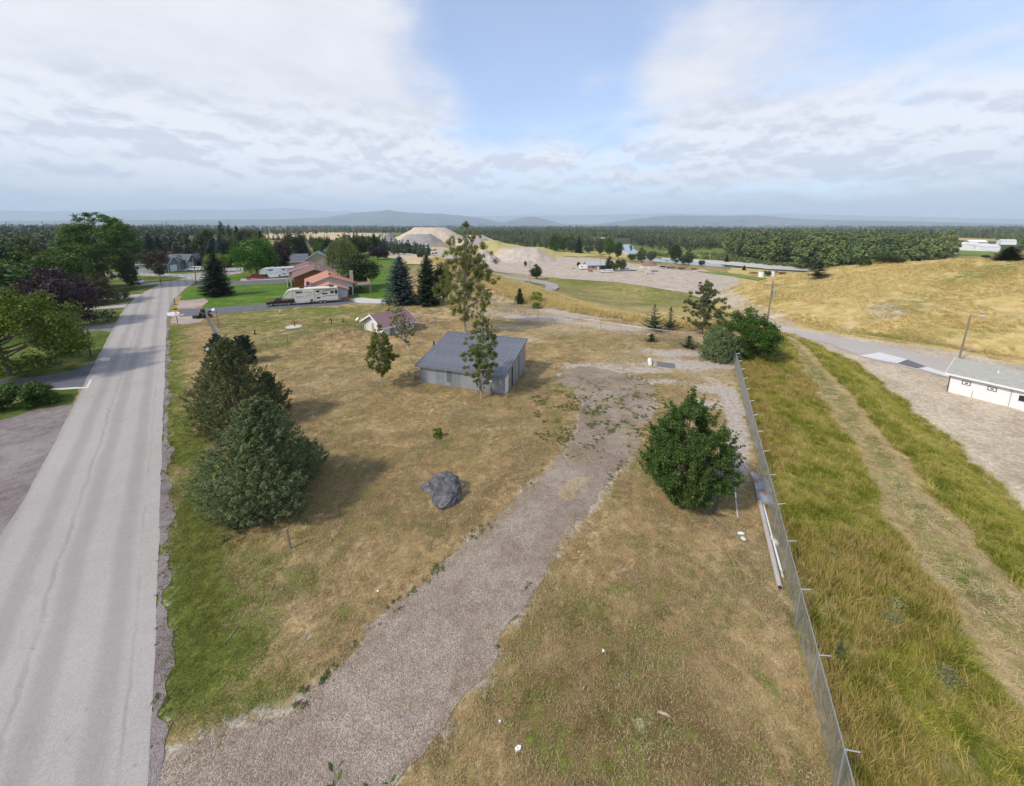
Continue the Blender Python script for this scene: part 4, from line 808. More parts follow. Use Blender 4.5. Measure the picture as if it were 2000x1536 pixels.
HOOD = [
    (20, 735, 562, 280, 'spread', 'maple', 'broad yellow-green maple overhanging the lawn by the dark driveway', 'maple_tree', 0),
    (112, 640, 521, 150, 'low', 'plum', 'big purple-leaved plum tree behind the yellow-green maple', 'plum_tree', 0),
    (186, 596, 528, 78, 'low', 'rust', 'rusty-tinged bushy tree between the plum and the big cottonwood', 'bushy_tree', 1),
    (208, 562, 414, 138, 'big', 'cotton', 'huge old cottonwood on the roadside lawn, tallest tree of the street', 'cottonwood_tree', 0),
    (258, 563, 508, 32, 'roundB', 'dark', 'dark small tree at the foot of the huge cottonwood', 'tree', 0),
    (20, 600, 470, 120, 'roundB', 'dark', 'dark leafy tree at the frame edge behind the maple', 'tree', 1),
    (100, 596, 478, 120, 'round', 'green', 'deep green round tree behind the plum tree', 'tree', 0),
    (60, 560, 458, 80, 'round', 'olive', 'olive-topped tree rising behind the dark leafy pair', 'tree', 1), (140, 575, 480, 70, 'roundB', 'dark', 'dark tree filling the gap behind the plum tree', 'tree', 0),
    (-60, 640, 500, 190, 'round', 'green', 'green tree cut by the frame beyond the maple', 'tree', 0),
    (303, 533, 484, 46, 'round', 'rust', 'reddish-green tree in front of the teal house', 'tree', 0), (313, 541, 508, 22, 'roundB', 'rust', 'small lollipop tree on the corner lawn by the teal house', 'tree', 1),
    (268, 512, 457, 32, 'spruce', 'blue', 'blue-grey conifer beside the far end of the teal house', 'spruce_tree', 0), (296, 512, 454, 38, 'spruceW', 'blue', 'broad blue-grey conifer right behind the teal house roof', 'spruce_tree', 0), (312, 508, 462, 26, 'spruce', 'spruce', 'dark conifer at the back corner of the teal house', 'spruce_tree', 1),
    (425, 578, 494, 56, 'spruceW', 'spruce', 'dark lawn spruce ringed by stones in the bright front lawn', 'spruce_tree', 0),
    (503, 541, 464, 88, 'round', 'bright', 'large bright green maple shading the silver camper', 'maple_tree', 1), (424, 532, 492, 38, 'round', 'yellow', 'small yellow-green tree behind the lawn spruce', 'tree', 0),
    (549, 533, 461, 42, 'roundB', 'plum', 'dark purple tree behind the bright green maple', 'purple_tree', 0), (530, 535, 480, 34, 'roundB', 'dark', 'dark tree behind the silver camper', 'tree', 0),
    (372, 506, 456, 24, 'spruce', 'spruce', 'dark narrow spruce nearest the green field', 'spruce_tree', 0), (398, 515, 447, 34, 'roundB', 'dark', 'tall dark round tree behind the teal house porch', 'tree', 0), (412, 515, 448, 38, 'round', 'dark', 'dark broad tree second from the teal house porch', 'tree', 1),
    (418, 522, 466, 32, 'spruceW', 'blue', 'silvery blue spruce in the dark belt behind the lawn spruce', 'spruce_tree', 0), (435, 523, 456, 28, 'spruce', 'blue', 'narrow blue spruce with a bare silvery top', 'spruce_tree', 0), (452, 520, 455, 44, 'round', 'olive', 'olive tree between the narrow blue spruce and the maple', 'tree', 0),
    (404, 521, 478, 30, 'spruceW', 'spruce', 'low dark spruce beside the teal house porch', 'spruce_tree', 1), (414, 523, 482, 32, 'spruceW', 'spruce', 'shadowy spruce right behind the parked white pickup', 'spruce_tree', 0), (465, 522, 470, 30, 'roundB', 'green', 'green tree partly behind the bright maple', 'tree', 1),
    (437, 492, 431, 26, 'pine', 'pine', 'tallest pine of the dark belt on the skyline', 'pine_tree', 0), (452, 488, 438, 22, 'pine', 'pine', 'second tallest skyline pine, just beside the tallest', 'pine_tree', 1), (466, 485, 441, 20, 'spruce', 'spruce', 'skyline spruce beside the two tall pines', 'spruce_tree', 0),
    (478, 490, 444, 32, 'round', 'dark', 'dark round skyline tree above the bright maple', 'tree', 0), (494, 490, 447, 34, 'round', 'olive', 'olive skyline tree above the bright maple', 'tree', 1), (512, 492, 450, 28, 'spruce', 'spruce', 'dark spruce above the right side of the bright maple', 'spruce_tree', 0), (520, 505, 458, 26, 'roundB', 'yellow', 'yellow-green tree peeping over the bright maple', 'tree', 0),
    (408, 485, 445, 22, 'round', 'olive', 'pale olive tree at the back of the dark belt', 'tree', 0), (345, 490, 478, 20, 'round', 'dark', 'low dark tree by the brick house', 'tree', 1),
    (568, 517, 484, 9, 'column', 'bright', 'first of three clipped columns by the brown roof', 'arborvitae_shrub', 0), (574, 517, 485, 9, 'column', 'bright', 'middle of three clipped columns by the brown roof', 'arborvitae_shrub', 0), (580, 517, 486, 9, 'column', 'bright', 'last of three clipped columns by the brown roof', 'arborvitae_shrub', 0),
    (577, 500, 451, 44, 'round', 'dark', 'large dark green tree behind the tan house', 'tree', 0), (592, 500, 467, 34, 'spruceW', 'blue', 'pale blue spruce above the grey roof of the tan house', 'spruce_tree', 0),
    (615, 490, 462, 24, 'round', 'rust', 'brownish tree behind the tan house chimney', 'tree', 0), (628, 508, 462, 30, 'round', 'bright', 'bright green tree beside the tan house gable', 'tree', 1), (644, 512, 460, 34, 'roundB', 'dark', 'dark tree between the tan house and the willow', 'tree', 0), (632, 522, 480, 26, 'roundB', 'dark', 'dark tree in front of the bright green one by the tan house', 'tree', 1),
    (672, 532, 466, 64, 'willow', 'willow', 'pale weeping willow with hanging strands', 'willow_tree', 0), (704, 563, 492, 80, 'round', 'dark', 'round dark tree on the open back lawn before the willow', 'lawn_tree', 1),
    (705, 500, 457, 40, 'round', 'dark', 'dark tree behind the willow', 'tree', 0), (724, 500, 462, 34, 'round', 'green', 'green tree between the willow and the purple tree', 'tree', 1), (733, 500, 457, 24, 'spruce', 'spruce', 'pointed dark spruce over the purple tree', 'spruce_tree', 0),
    (738, 508, 476, 34, 'round', 'plum', 'small purple tree at the edge of the far lawn', 'purple_tree', 0), (752, 507, 488, 18, 'round', 'dark', 'little dark tree beside the small purple tree', 'tree', 0),
    (769, 498, 487, 14, 'round', 'olive', 'first of three clipped olive trees before the pit sheds', 'tree', 0), (779, 498, 486, 14, 'round', 'olive', 'middle of three clipped olive trees before the pit sheds', 'tree', 0), (789, 498, 486, 14, 'round', 'olive', 'last of three clipped olive trees before the pit sheds', 'tree', 0),
    (822, 504, 489, 14, 'roundB', 'olive', 'small tree alone at the edge of the grey pit yard', 'tree', 1), (817, 504, 494, 6, 'roundB', 'dark', 'tiny dark shrub-like tree at the pit yard edge', 'tree', 0),
    (784, 594, 499, 64, 'spruceW', 'blue', 'large blue spruce behind the small white cabin', 'spruce_tree', 0), (836, 596, 496, 52, 'spruceW', 'spruce', 'dark spruce between the blue spruce and the cottonwood', 'spruce_tree', 1), (866, 590, 503, 40, 'roundB', 'dark', 'dark tree hidden behind the tall open cottonwood', 'tree', 0), (934, 550, 527, 18, 'round', 'dark', 'dark bush-like tree right of the cottonwood crown', 'tree', 0),
    (1047, 545, 515, 28, 'roundB', 'dark', 'lone dark tree beside the bend of the track', 'tree', 1),
    (1130, 524, 511, 9, 'round', 'dark', 'small dark tree in front of the yard house', 'tree', 0), (1190, 529, 500, 20, 'roundB', 'dark', 'dark tree at the back of the yard house', 'tree', 1), (1212, 530, 504, 22, 'round', 'green', 'green tree beside the yard house', 'tree', 0), (1200, 531, 512, 14, 'round', 'bright', 'low bright bush-like tree by the yard house', 'tree', 0), (1026, 522, 508, 6, 'roundB', 'olive', 'thin lone sapling before the cut bank', 'tree', 0),
    (1083, 493, 453, 24, 'roundB', 'green', 'first tree of the riverside grove behind the cut bank', 'tree', 0), (1100, 493, 457, 26, 'round', 'green', 'second tree of the riverside grove', 'tree', 0), (1116, 494, 458, 24, 'roundB', 'olive', 'pale tree of the riverside grove, third along', 'tree', 1), (1130, 495, 461, 18, 'spruce', 'spruce', 'dark spruce at the end of the first riverside grove', 'spruce_tree', 0),
    (1150, 496, 478, 20, 'round', 'olive', 'low tree between the two riverside groves', 'tree', 0), (1172, 498, 464, 26, 'roundB', 'olive', 'first tree of the second riverside grove', 'tree', 0), (1190, 502, 463, 26, 'round', 'green', 'middle tree of the second riverside grove', 'tree', 1), (1207, 505, 469, 22, 'roundB', 'dark', 'dark last tree of the second riverside grove', 'tree', 0),
    (1234, 511, 494, 18, 'round', 'bright', 'low bright shrub-tree before the river bend', 'tree', 0), (1252, 513, 482, 24, 'roundB', 'olive', 'olive tree at the river bend', 'tree', 1), (1272, 514, 488, 20, 'round', 'olive', 'wispy tree right of the river bend', 'tree', 0),
    (1318, 516, 473, 26, 'roundB', 'dark', 'tall dark tree on the near bank, alone by the water', 'tree', 0), (1345, 518, 484, 20, 'roundB', 'olive', 'shorter tree beside the tall dark bank tree', 'tree', 1), (1335, 518, 500, 20, 'round', 'dark', 'low bush-tree between the two bank trees', 'tree', 0), (1370, 521, 507, 12, 'round', 'dark', 'small dark tree overhanging the river', 'tree', 0),
    (1419, 512, 497, 8, 'spruce', 'spruce', 'little spruce on the far gravel shore', 'spruce_tree', 0), (1453, 528, 518, 7, 'spruce', 'spruce', 'tiny spruce in the green river meadow', 'spruce_tree', 0), (1498, 540, 528, 14, 'round', 'green', 'bush-tree between the parked trailers by the hill', 'tree', 0),
    (1597, 545, 508, 42, 'pine', 'pine', 'dark spreading pine where the river meets the hill', 'pine_tree', 0), (1970, 508, 481, 44, 'spruceW', 'pine', 'lone green conifer on the crest of the golden hill', 'conifer_tree', 0), (1925, 506, 498, 16, 'round', 'dark', 'low dark bush-tree on the hill crest by the conifer', 'tree', 0),
    (1688, 519, 505, 28, 'low', 'bright', 'bright bushy tree on the rim of the golden hill', 'bushy_tree', 0), (1725, 515, 492, 40, 'round', 'olive', 'half bare olive tree on the rim of the golden hill', 'tree', 1), (1752, 514, 503, 26, 'low', 'rust', 'rusty bush-tree on the rim of the golden hill', 'bushy_tree', 0), (1793, 510, 503, 9, 'spruce', 'spruce', 'tiny spruce on the hill rim', 'spruce_tree', 0),
]
for px, py, top, wpx, look, lk, lab, nm, var in HOOD: T(px, py, top, wpx, look, lk, lab, nm, 'shrub' if 'shrub' in nm else 'tree', var=var)

# ------------------------------------------------------------------ scattered stuff: points carry the shapes they repeat
def scatter(name, protos, P, rot, sc, which, mat, tilt=None, parent=None):
    """one object: its mesh holds the prototype pieces (attribute proto >= 0) and one vertex per place (proto = -1); nodes put the pieces on the places"""
    V = [np.asarray(p[0]) for p in protos]; off = 0; Fs = []; pid = []
    for k, (v, f) in enumerate(protos): Fs.append(np.asarray(f)+off); off += len(v); pid.append(np.full(len(v), k))
    n = len(P); allV = np.vstack(V+[P]); pid = np.concatenate(pid+[np.full(n, -1)])
    me = mesh_np(name, allV, Fs, mat); m0 = len(allV)-n
    def at(nm, typ, arr, key='value'): a = me.attributes.new(nm, typ, 'POINT'); a.data.foreach_set(key, np.ascontiguousarray(arr).ravel())
    at('proto', 'INT', pid.astype(np.int32)); at('pick', 'INT', np.concatenate([np.full(m0, -1), which]).astype(np.int32))
    rv = np.zeros((len(allV), 3), np.float32); rv[m0:, 2] = rot
    if tilt is not None: rv[m0:, 0] = tilt
    at('rot', 'FLOAT_VECTOR', rv, 'vector'); s = np.ones((len(allV), 3), np.float32); s[m0:] = sc if np.ndim(sc) == 2 else np.asarray(sc)[:, None]; at('siz', 'FLOAT_VECTOR', s, 'vector')
    ng = bpy.data.node_groups.new(name, 'GeometryNodeTree'); ng.interface.new_socket('Geometry', in_out='INPUT', socket_type='NodeSocketGeometry'); ng.interface.new_socket('Geometry', in_out='OUTPUT', socket_type='NodeSocketGeometry')
    N = ng.nodes.new; L = ng.links.new; gi = N('NodeGroupInput'); go = N('NodeGroupOutput'); J = N('GeometryNodeJoinGeometry')
    def attr(nm, typ): a = N('GeometryNodeInputNamedAttribute'); a.data_type = typ; a.inputs['Name'].default_value = nm; return a.outputs[0]
    def eq(nm, k): c = N('FunctionNodeCompare'); c.data_type = 'INT'; c.operation = 'EQUAL'; L(attr(nm, 'INT'), c.inputs[2]); c.inputs[3].default_value = k; return c.outputs[0]
    for k in range(len(protos)):
        s1 = N('GeometryNodeSeparateGeometry'); L(gi.outputs[0], s1.inputs[0]); L(eq('proto', k), s1.inputs[1])
        s2 = N('GeometryNodeSeparateGeometry'); L(gi.outputs[0], s2.inputs[0]); L(eq('pick', k), s2.inputs[1])
        iop = N('GeometryNodeInstanceOnPoints'); L(s2.outputs[0], iop.inputs['Points']); L(s1.outputs[0], iop.inputs['Instance'])
        e2r = N('FunctionNodeEulerToRotation'); L(attr('rot', 'FLOAT_VECTOR'), e2r.inputs[0]); L(e2r.outputs[0], iop.inputs['Rotation']); L(attr('siz', 'FLOAT_VECTOR'), iop.inputs['Scale'])
        L(iop.outputs[0], J.inputs[0])
    L(J.outputs[0], go.inputs[0])
    o = link(name, me, parent, kind='stuff'); md = o.modifiers.new('scatter', 'NODES'); md.node_group = ng
    return o
def blades(rng, n, h, rad, w, bend=.5, lean=.2, seg=2):
    """a tuft: n curved blades"""
    a = rng.random(n)*6.283; r = rad*np.sqrt(rng.random(n)); bx, by = r*np.cos(a), r*np.sin(a); hh = h*(.55+.6*rng.random(n)); d = rng.random(n)*6.283; dx, dy = np.cos(d), np.sin(d)
    b = bend*(.3+rng.random(n))*hh; V = []; F = []
    for k in range(n):
        px, py = -dy[k]*w/2, dx[k]*w/2; o = len(V); lx, ly = lean*hh[k]*.6, 0
        V += [(bx[k]-px, by[k]-py, -.03), (bx[k]+px, by[k]+py, -.03), (bx[k]+dx[k]*b[k]*.3+px*.8+lx*.4, by[k]+dy[k]*b[k]*.3+py*.8, hh[k]*.55), (bx[k]+dx[k]*b[k]*.3-px*.8+lx*.4, by[k]+dy[k]*b[k]*.3-py*.8, hh[k]*.55),
              (bx[k]+dx[k]*b[k]+lx, by[k]+dy[k]*b[k], hh[k]*(1-.25*bend))]
        F += [(o, o+1, o+2), (o, o+2, o+3), (o+3, o+2, o+4)]
    return np.array(V), np.array(F)
def grassmat(name, cols, scales=(.35, 2.0), gr=.35):
    m = bpy.data.materials.new(name); m.use_nodes = True; nt = m.node_tree; nt.nodes.clear(); N = nt.nodes.new; p = wpos(nt)
    oi = N('ShaderNodeObjectInfo'); geo = N('ShaderNodeNewGeometry')
    f = mth(nt, 'ADD', mth(nt, 'ADD', mth(nt, 'MULTIPLY', nz(nt, p, scales[0], 3), .8), mth(nt, 'MULTIPLY', nz(nt, p, scales[1], 3), .5)), mth(nt, 'ADD', mth(nt, 'MULTIPLY', oi.outputs['Random'], .18), mth(nt, 'MULTIPLY', geo.outputs['Random Per Island'], gr)))
    cr = N('ShaderNodeValToRGB'); nt.links.new(mrange(nt, f, .58, 1.22, 0, 1, False), cr.inputs[0]); el = cr.color_ramp.elements
    while len(el) < len(cols): el.new(.5)
    for e, (q, c) in zip(el, cols): e.position = q; e.color = (*c, 1)
    d = N('ShaderNodeBsdfDiffuse'); t = N('ShaderNodeBsdfTranslucent'); mx = N('ShaderNodeMixShader'); mx.inputs[0].default_value = .25; out = N('ShaderNodeOutputMaterial')
    nt.links.new(cr.outputs[0], d.inputs[0]); nt.links.new(cr.outputs[0], t.inputs[0]); nt.links.new(d.outputs[0], mx.inputs[1]); nt.links.new(t.outputs[0], mx.inputs[2]); nt.links.new(mx.outputs[0], out.inputs[0])
    return m
TALLM = grassmat('tall_grass', [(0, (.10, .14, .022)), (.25, (.20, .22, .035)), (.5, (.42, .33, .08)), (.72, (.55, .43, .17)), (1, (.34, .23, .09))], (.45, 1.3))
TALLG = grassmat('green_tall_grass', [(0, (.085, .13, .015)), (.3, (.20, .24, .03)), (.55, (.36, .35, .06)), (.8, (.56, .45, .14)), (1, (.60, .46, .21))], (.4, 1.2))
STRAWM = grassmat('straw', [(0, (.28, .24, .09)), (.4, (.50, .40, .20)), (1, (.68, .55, .33))], gr=.5)
DRYM = grassmat('short_dry_grass', [(0, (.11, .11, .035)), (.25, (.22, .17, .08)), (.5, (.37, .27, .135)), (1, (.56, .44, .24))], gr=.6)
GREENM = grassmat('short_green_grass', [(0, (.075, .10, .015)), (.5, (.13, .15, .03)), (1, (.24, .22, .07))], gr=.5)
GOLDM = grassmat('golden_grass', [(0, (.36, .31, .09)), (.4, (.54, .42, .16)), (1, (.70, .55, .28))], (.06, .5))
WEEDM = grassmat('weed_leaves', [(0, (.07, .10, .025)), (1, (.17, .20, .06))])

def pts_in(rng, dens_fn, x0, x1, y0, y1, n):
    x = x0+(x1-x0)*rng.random(n); y = y0+(y1-y0)*rng.random(n); k = rng.random(n) < dens_fn(x, y); return x[k], y[k]
def scatter_grass():
    rng = np.random.default_rng(5)
    def put(name, x, y, mat, protos, smin, smax, seed=1, tilt=.25):
        n = len(x); P = np.column_stack([x, y, Zf(x, y)]); s = smin+(smax-smin)*rng.random(n)
        scatter(name, protos, P, rng.random(n)*6.283, s, rng.integers(0, len(protos), n), mat, tilt*rng.normal(size=n))
    tall = [blades(rng, 26, .62, .22, .016, .55, .3) for _ in range(4)]
    lodged = [blades(rng, 26, .50, .25, .018, 1.5, .8) for _ in range(3)]
    # strip between the fence and the mown track
    def dA(x, y):
        dl = sdist(x, y, MOWL)+(fbm(x, y, 3, 77)-.5)*1.8; ok = (x > fence_x(y)+.15) & (dl < .15) & (y < 62) & (sdist(x, y, EDGE) < 5)
        return ok*np.clip(1.25-y/70, .3, 1)*np.where(fbm(x, y, 5, 51) > .72, .4, 1)
    x, y = pts_in(rng, dA, 8, 50, 5, 62, 52000)
    k = fbm(x, y, 6, 123) > .50
    put('tall_grass', x[k], y[k], TALLM, tall, .7, 1.25); put('tall_grass', x[~k], y[~k], TALLG, lodged+tall[:1], .65, 1.15)
    def dB(x, y):
        dr = sdist(x, y, MOWR)+(fbm(x, y, 3, 77)-.5)*1.8; de = sdist(x, y, DIRT_EDGE)+(fbm(x, y, 4, 78)-.5)*2.2
        return (dr > .1) & (de < .4) & (y < 74) & (y > 4)
    x, y = pts_in(rng, lambda x, y: dB(x, y)*np.clip(1.2-y/80, .3, 1), 20, 58, 4, 74, 60000)
    put('tall_grass', x, y, TALLG, lodged+tall[:2], .6, 1.2)
    # cut straw lying on the mown strip
    def dM(x, y):
        w = (fbm(x, y, 3, 77)-.5)*1.8; dl = sdist(x, y, MOWL)+w; dr = sdist(x, y, MOWR)+w
        return ((dl > -.3) & (dr < .3) & (y < 62))*(.35+.9*np.exp(-(dl/.7)**2)+.5*np.exp(-((dr+.4)/.5)**2))*np.clip(1.2-y/70, .3, 1)
    flat = []
    for _ in range(4):
        v, f = blades(rng, 22, .22, .25, .016, 2.0, 1.5); v[:, 2] *= .32; flat.append((v, f))
    x, y = pts_in(rng, dM, 14, 48, 5, 62, 42000); put('cut_straw', x, y, STRAWM, flat, .8, 1.4)
    # short turf of the lot
    low = []
    for _ in range(4):
        v, f = blades(rng, 20, .075, .26, .014, 1.1, .5); low.append((v, f))
    dpoly = np.array(DRIVE)
    def lot(x, y):
        rd = sdist(x, y, ROAD_R)-.3*(fbm(x, y, 1.0, 415) < .5); dd = np.abs(sdist(x, y, DRIVE)); top = ((dd < .55) & (fbm(x, y, .7, 413) > .48)) | (y > 27)&(x > 2)&(fbm(x, y, 1.5, 409) > .50); return (rd > .35) & (~inside(DRIVE, x, y) | top) & (x < fence_x(y)-.05) & ~inside([(-11, 43.2), (-.6, 39.4), (1.8, 46.9), (-8.2, 50.4)], x, y)
    def maskg(x, y): c = paint(x, y); n = fbm(x, y, 1.4, 301); return c, c[0]+(n-.5)*.9, c[2]+(fbm(x, y, 1.2, 303)-.5)*.5
    x, y = pts_in(rng, lambda x, y: lot(x, y)*np.clip((34/np.hypot(x, y))**2, .02, 1), -60, 32, 6, 75, 240000)
    c, gg, bb = maskg(x, y); keep = bb < .33; x, y, gg = x[keep], y[keep], gg[keep]; k = gg+(rng.random(len(gg))-.5)*.3 > .46
    put('short_green_grass', x[k], y[k], GREENM, low, .7, 1.3); put('short_dry_grass', x[~k], y[~k], DRYM, low, .7, 1.3)
    # weeds in the gravel and along its edges
    lv = []
    for q in range(3):
        v, f = leaf_cloud(rng, np.zeros((1, 3))+[0, 0, .05], np.array([.20]), 46, .078, 1.8, 1.2, 0, .28); lv.append((v, f))
    de = np.abs(sdist(dpoly[:1, 0], dpoly[:1, 1], DRIVE))
    def weed(x, y):
        d = np.abs(sdist(x, y, DRIVE)); i = inside(DRIVE, x, y); top = smooth(27, 34, y)*smooth(44, 38, y)*(x > 2)*(x < 17)
        return ((d < .35)*.22*(fbm(x, y, 1.6, 401) > .62)+i*top*(fbm(x, y, .8, 403) > .57)*.8+(~i)*top*(x < 16)*(fbm(x, y, 1.3, 404) > .60)*.6+(x < -14)*0)
    x, y = pts_in(rng, weed, -14, 20, 8, 46, 52000); put('weeds', x, y, WEEDM, lv, .3, .95)
    x, y = pts_in(rng, lambda x, y: (np.abs(sdist(x, y, ROAD_R)-.35) < .35)*(fbm(x, y, .9, 405) > .52), -62, -8, 7, 66, 60000); put('weeds', x, y, WEEDM, lv, .2, .6)
    # loose stones
    def stone(q):
        r2 = np.random.default_rng(q); t = (1+5**.5)/2; v = np.array([(-1, t, 0), (1, t, 0), (-1, -t, 0), (1, -t, 0), (0, -1, t), (0, 1, t), (0, -1, -t), (0, 1, -t), (t, 0, -1), (t, 0, 1), (-t, 0, -1), (-t, 0, 1)], float)
        f = [(0, 11, 5), (0, 5, 1), (0, 1, 7), (0, 7, 10), (0, 10, 11), (1, 5, 9), (5, 11, 4), (11, 10, 2), (10, 7, 6), (7, 1, 8), (3, 9, 4), (3, 4, 2), (3, 2, 6), (3, 6, 8), (3, 8, 9), (4, 9, 5), (2, 4, 11), (6, 2, 10), (8, 6, 7), (9, 8, 1)]
        return v*r2.uniform(.6, 1.3, v.shape)*[.02, .016, .011], np.array(f)
    SM = grassmat('loose_stones', [(0, (.18, .145, .14)), (.6, (.32, .275, .26)), (1, (.50, .45, .43))], (3, 20), .3)
    x, y = pts_in(rng, lambda x, y: inside(DRIVE, x, y)*np.clip((17/np.hypot(x, y))**1.6, .05, 1), -14, 17, 5, 40, 75000); put('gravel_stones', x, y, SM, [stone(q) for q in range(4)], .5, 1.6, tilt=1)
    # golden grass beyond: band by the bluff, and the hill
    gold = [blades(rng, 22, .8, .55, .05, .5, .3) for _ in range(3)]
    def dG(x, y):
        s = sdist(x, y, EDGE); return ((s > -2.2) & (s < 15) & (y > 63) & (y < 230) & (x < 50))*np.clip(1.3-y/220, .3, 1)
    x, y = pts_in(rng, dG, -45, 50, 62, 230, 60000); put('golden_grass', x, y, GOLDM, gold, .7, 1.4)
    def dH(x, y):
        hb = -sdist(x, y, HBASE); dc = -sdist(x, y, CREST)
        return ((hb > -1.5) & (dc < 6) & (y > 20))*np.clip(1.25-np.hypot(x, y)/230, .3, 1)*(fbm(x, y, 5, 505) > .40)*smooth(.72, .5, fbm(x, y, 9, 507)*np.where(hb < 12, 1.25, .9))
    x, y = pts_in(rng, dH, 58, 135, 20, 166, 70000); put('golden_grass', x, y, GOLDM, gold, .3, .65)
scatter_grass()

# ------------------------------------------------------------------ woods
def worldwood(name, cols):
    m = bpy.data.materials.new(name); m.use_nodes = True; nt = m.node_tree; b = nt.nodes['Principled BSDF']; p = wpos(nt); geo = nt.nodes.new('ShaderNodeNewGeometry'); oi = nt.nodes.new('ShaderNodeObjectInfo')
    f = mth(nt, 'ADD', mth(nt, 'MULTIPLY', nz(nt, p, .0045, 4, .6), .9), mth(nt, 'ADD', mth(nt, 'MULTIPLY', oi.outputs['Random'], .30), mth(nt, 'MULTIPLY', geo.outputs['Random Per Island'], .16)))
    cr = nt.nodes.new('ShaderNodeValToRGB'); nt.links.new(mrange(nt, f, .42, .92, 0, 1, False), cr.inputs[0]); el = cr.color_ramp.elements
    while len(el) < len(cols): el.new(.5)
    for e, (q, c) in zip(el, cols): e.position = q; e.color = (*c, 1)
    nt.links.new(cr.outputs[0], b.inputs['Base Color']); b.inputs['Roughness'].default_value = .8; return m
def woods():
    rng = np.random.default_rng(11)
    def dec(seed, n=260, leaf=1.9, prof='round', w=8, h=11, base=.05):
        (V, F), g = broadleaf(seed, h=h, w=w, base=base, prof=prof, clumps=22, leaves=n, leaf=leaf, fill=.4, limbs=False, cr=(.18, .28)); return V, F
    def con(seed, n=26, h=15, w=4.5):
        (V, F), g = conifer(seed, h=h, w=w, branches=n, step=1.1, spray=1.7, droop=.4); return V, F
    P = [dec(1), dec(2, prof='oval', w=6.5, h=14), dec(3, prof='oval', w=7, h=15), con(4), con(5, h=18, w=4.6)]
    near = [dec(11, 900, 1.05), dec(12, 1000, 1.0, 'oval', 7, 14), dec(13, 900, 1.05, 'oval', 6.4, 13), con(14, 60, 15, 4.8)]
    def run(name, x, y, protos, mat, kinds, s0, s1, hs=1.0):
        n = len(x); Q = np.column_stack([x, y, Zf(x, y)]); s = s0+(s1-s0)*rng.random(n); S = np.column_stack([s, s, s*hs*(.85+.3*rng.random(n))])
        scatter(name, protos, Q, rng.random(n)*6.283, S, np.array(kinds)[rng.integers(0, len(kinds), n)], mat)
    wm = worldwood('wood_leaves', [(0, (.045, .08, .024)), (.4, (.10, .15, .04)), (.75, (.18, .21, .06)), (1, (.25, .25, .09))]); wd = worldwood('dark_wood_leaves', [(0, (.035, .060, .032)), (.5, (.075, .105, .052)), (1, (.16, .18, .08))])
    wp = worldwood('pale_wood_leaves', [(0, (.08, .115, .032)), (.5, (.135, .17, .05)), (1, (.22, .24, .085))])
    def polar(n, r0, r1, a0, a1, pw=1.0):
        r = r0*np.exp(rng.random(n)**pw*math.log(r1/r0)); a = R(1)*(a0+(a1-a0)*rng.random(n)); return r*np.sin(a), r*np.cos(a)
    river = wl12([(1130, 463), (1235, 466), (1238, 474), (1222, 482), (1245, 492), (1300, 505), (1400, 513), (1500, 522), (1590, 530), (1700, 540), (1760, 560), (1600, 560), (1470, 545), (1330, 528), (1220, 516), (1200, 500), (1190, 480), (1120, 468)])
    mead = wl12([(1290, 485), (1400, 488), (1440, 500), (1500, 512), (1420, 512), (1300, 503)])
    # the cottonwood belt right across the river (in front of the golden hill's rim)
    belt = wl12([(1405, 488), (1440, 505), (1530, 522), (1620, 535), (1700, 541), (1745, 535), (1845, 506), (1872, 496), (1800, 484), (1700, 474), (1550, 468), (1440, 468)])
    xs = [p[0] for p in belt]; ys = [p[1] for p in belt]
    clear = wl12([(1755, 466), (1850, 462), (1985, 474), (1990, 500), (1900, 503), (1850, 496), (1790, 483)]); x, y = pts_in(rng, lambda x, y: inside(belt, x, y)*~inside(clear, x, y)*np.clip(1.2-np.hypot(x, y)/900, .25, 1)*(fbm(x, y, 60, 61) > .36), min(xs), max(xs), min(ys), min(max(ys), 900), 5200)
    m = fbm(x, y, 90, 7) > .5; run('river_woods', x[m], y[m], near, wm, [0, 1, 2, 1], 1.2, 1.75); run('river_woods', x[~m], y[~m], near, wp, [0, 1, 2, 2, 1, 3], 1.05, 1.6)
    # conifer belt behind the gravel ridge and on to the river
    b2 = wl12([(935, 478), (1010, 486), (1075, 491), (1130, 488), (1180, 478), (1125, 466), (1080, 455), (1000, 452), (940, 452), (880, 455)])
    xs = [p[0] for p in b2]; ys = [p[1] for p in b2]
    x, y = pts_in(rng, lambda x, y: inside(b2, x, y)*(fbm(x, y, 50, 62) > .3), min(xs), max(xs), min(ys), max(ys), 5200); m = rng.random(len(x)) < .6
    run('conifer_woods', x[m], y[m], P, wd, [3, 4, 3, 4, 1], .65, .95); run('conifer_woods', x[~m], y[~m], P, wm, [1, 2], .7, .95)
    b3 = wl12([(1240, 480), (1300, 492), (1400, 487), (1430, 480), (1430, 462), (1240, 459), (1180, 462)]); xs = [p[0] for p in b3]; ys = [p[1] for p in b3]
    x, y = pts_in(rng, lambda x, y: inside(b3, x, y)*~inside(river, x, y), min(xs), max(xs), min(ys), max(ys), 3600); run('conifer_woods', x, y, P, wd, [3, 4, 1, 2], .6, .95)
    # willow scrub along the river
    x, y = pts_in(rng, lambda x, y: (np.abs(sdist(x, y, wl12([(1290, 500), (1400, 507), (1500, 517), (1600, 527), (1700, 534)]))+3) < 9)*.5+(np.abs(sdist(x, y, wl12([(1290, 492), (1400, 499), (1440, 508), (1560, 522)]))) < 9)*.4, 100, 420, 200, 420, 9000)
    sh = [dec(31, 120, .9, 'dome', 4, 3, 0)]; run('willow_scrub', x, y, sh, wp, [0], .5, 1.1)
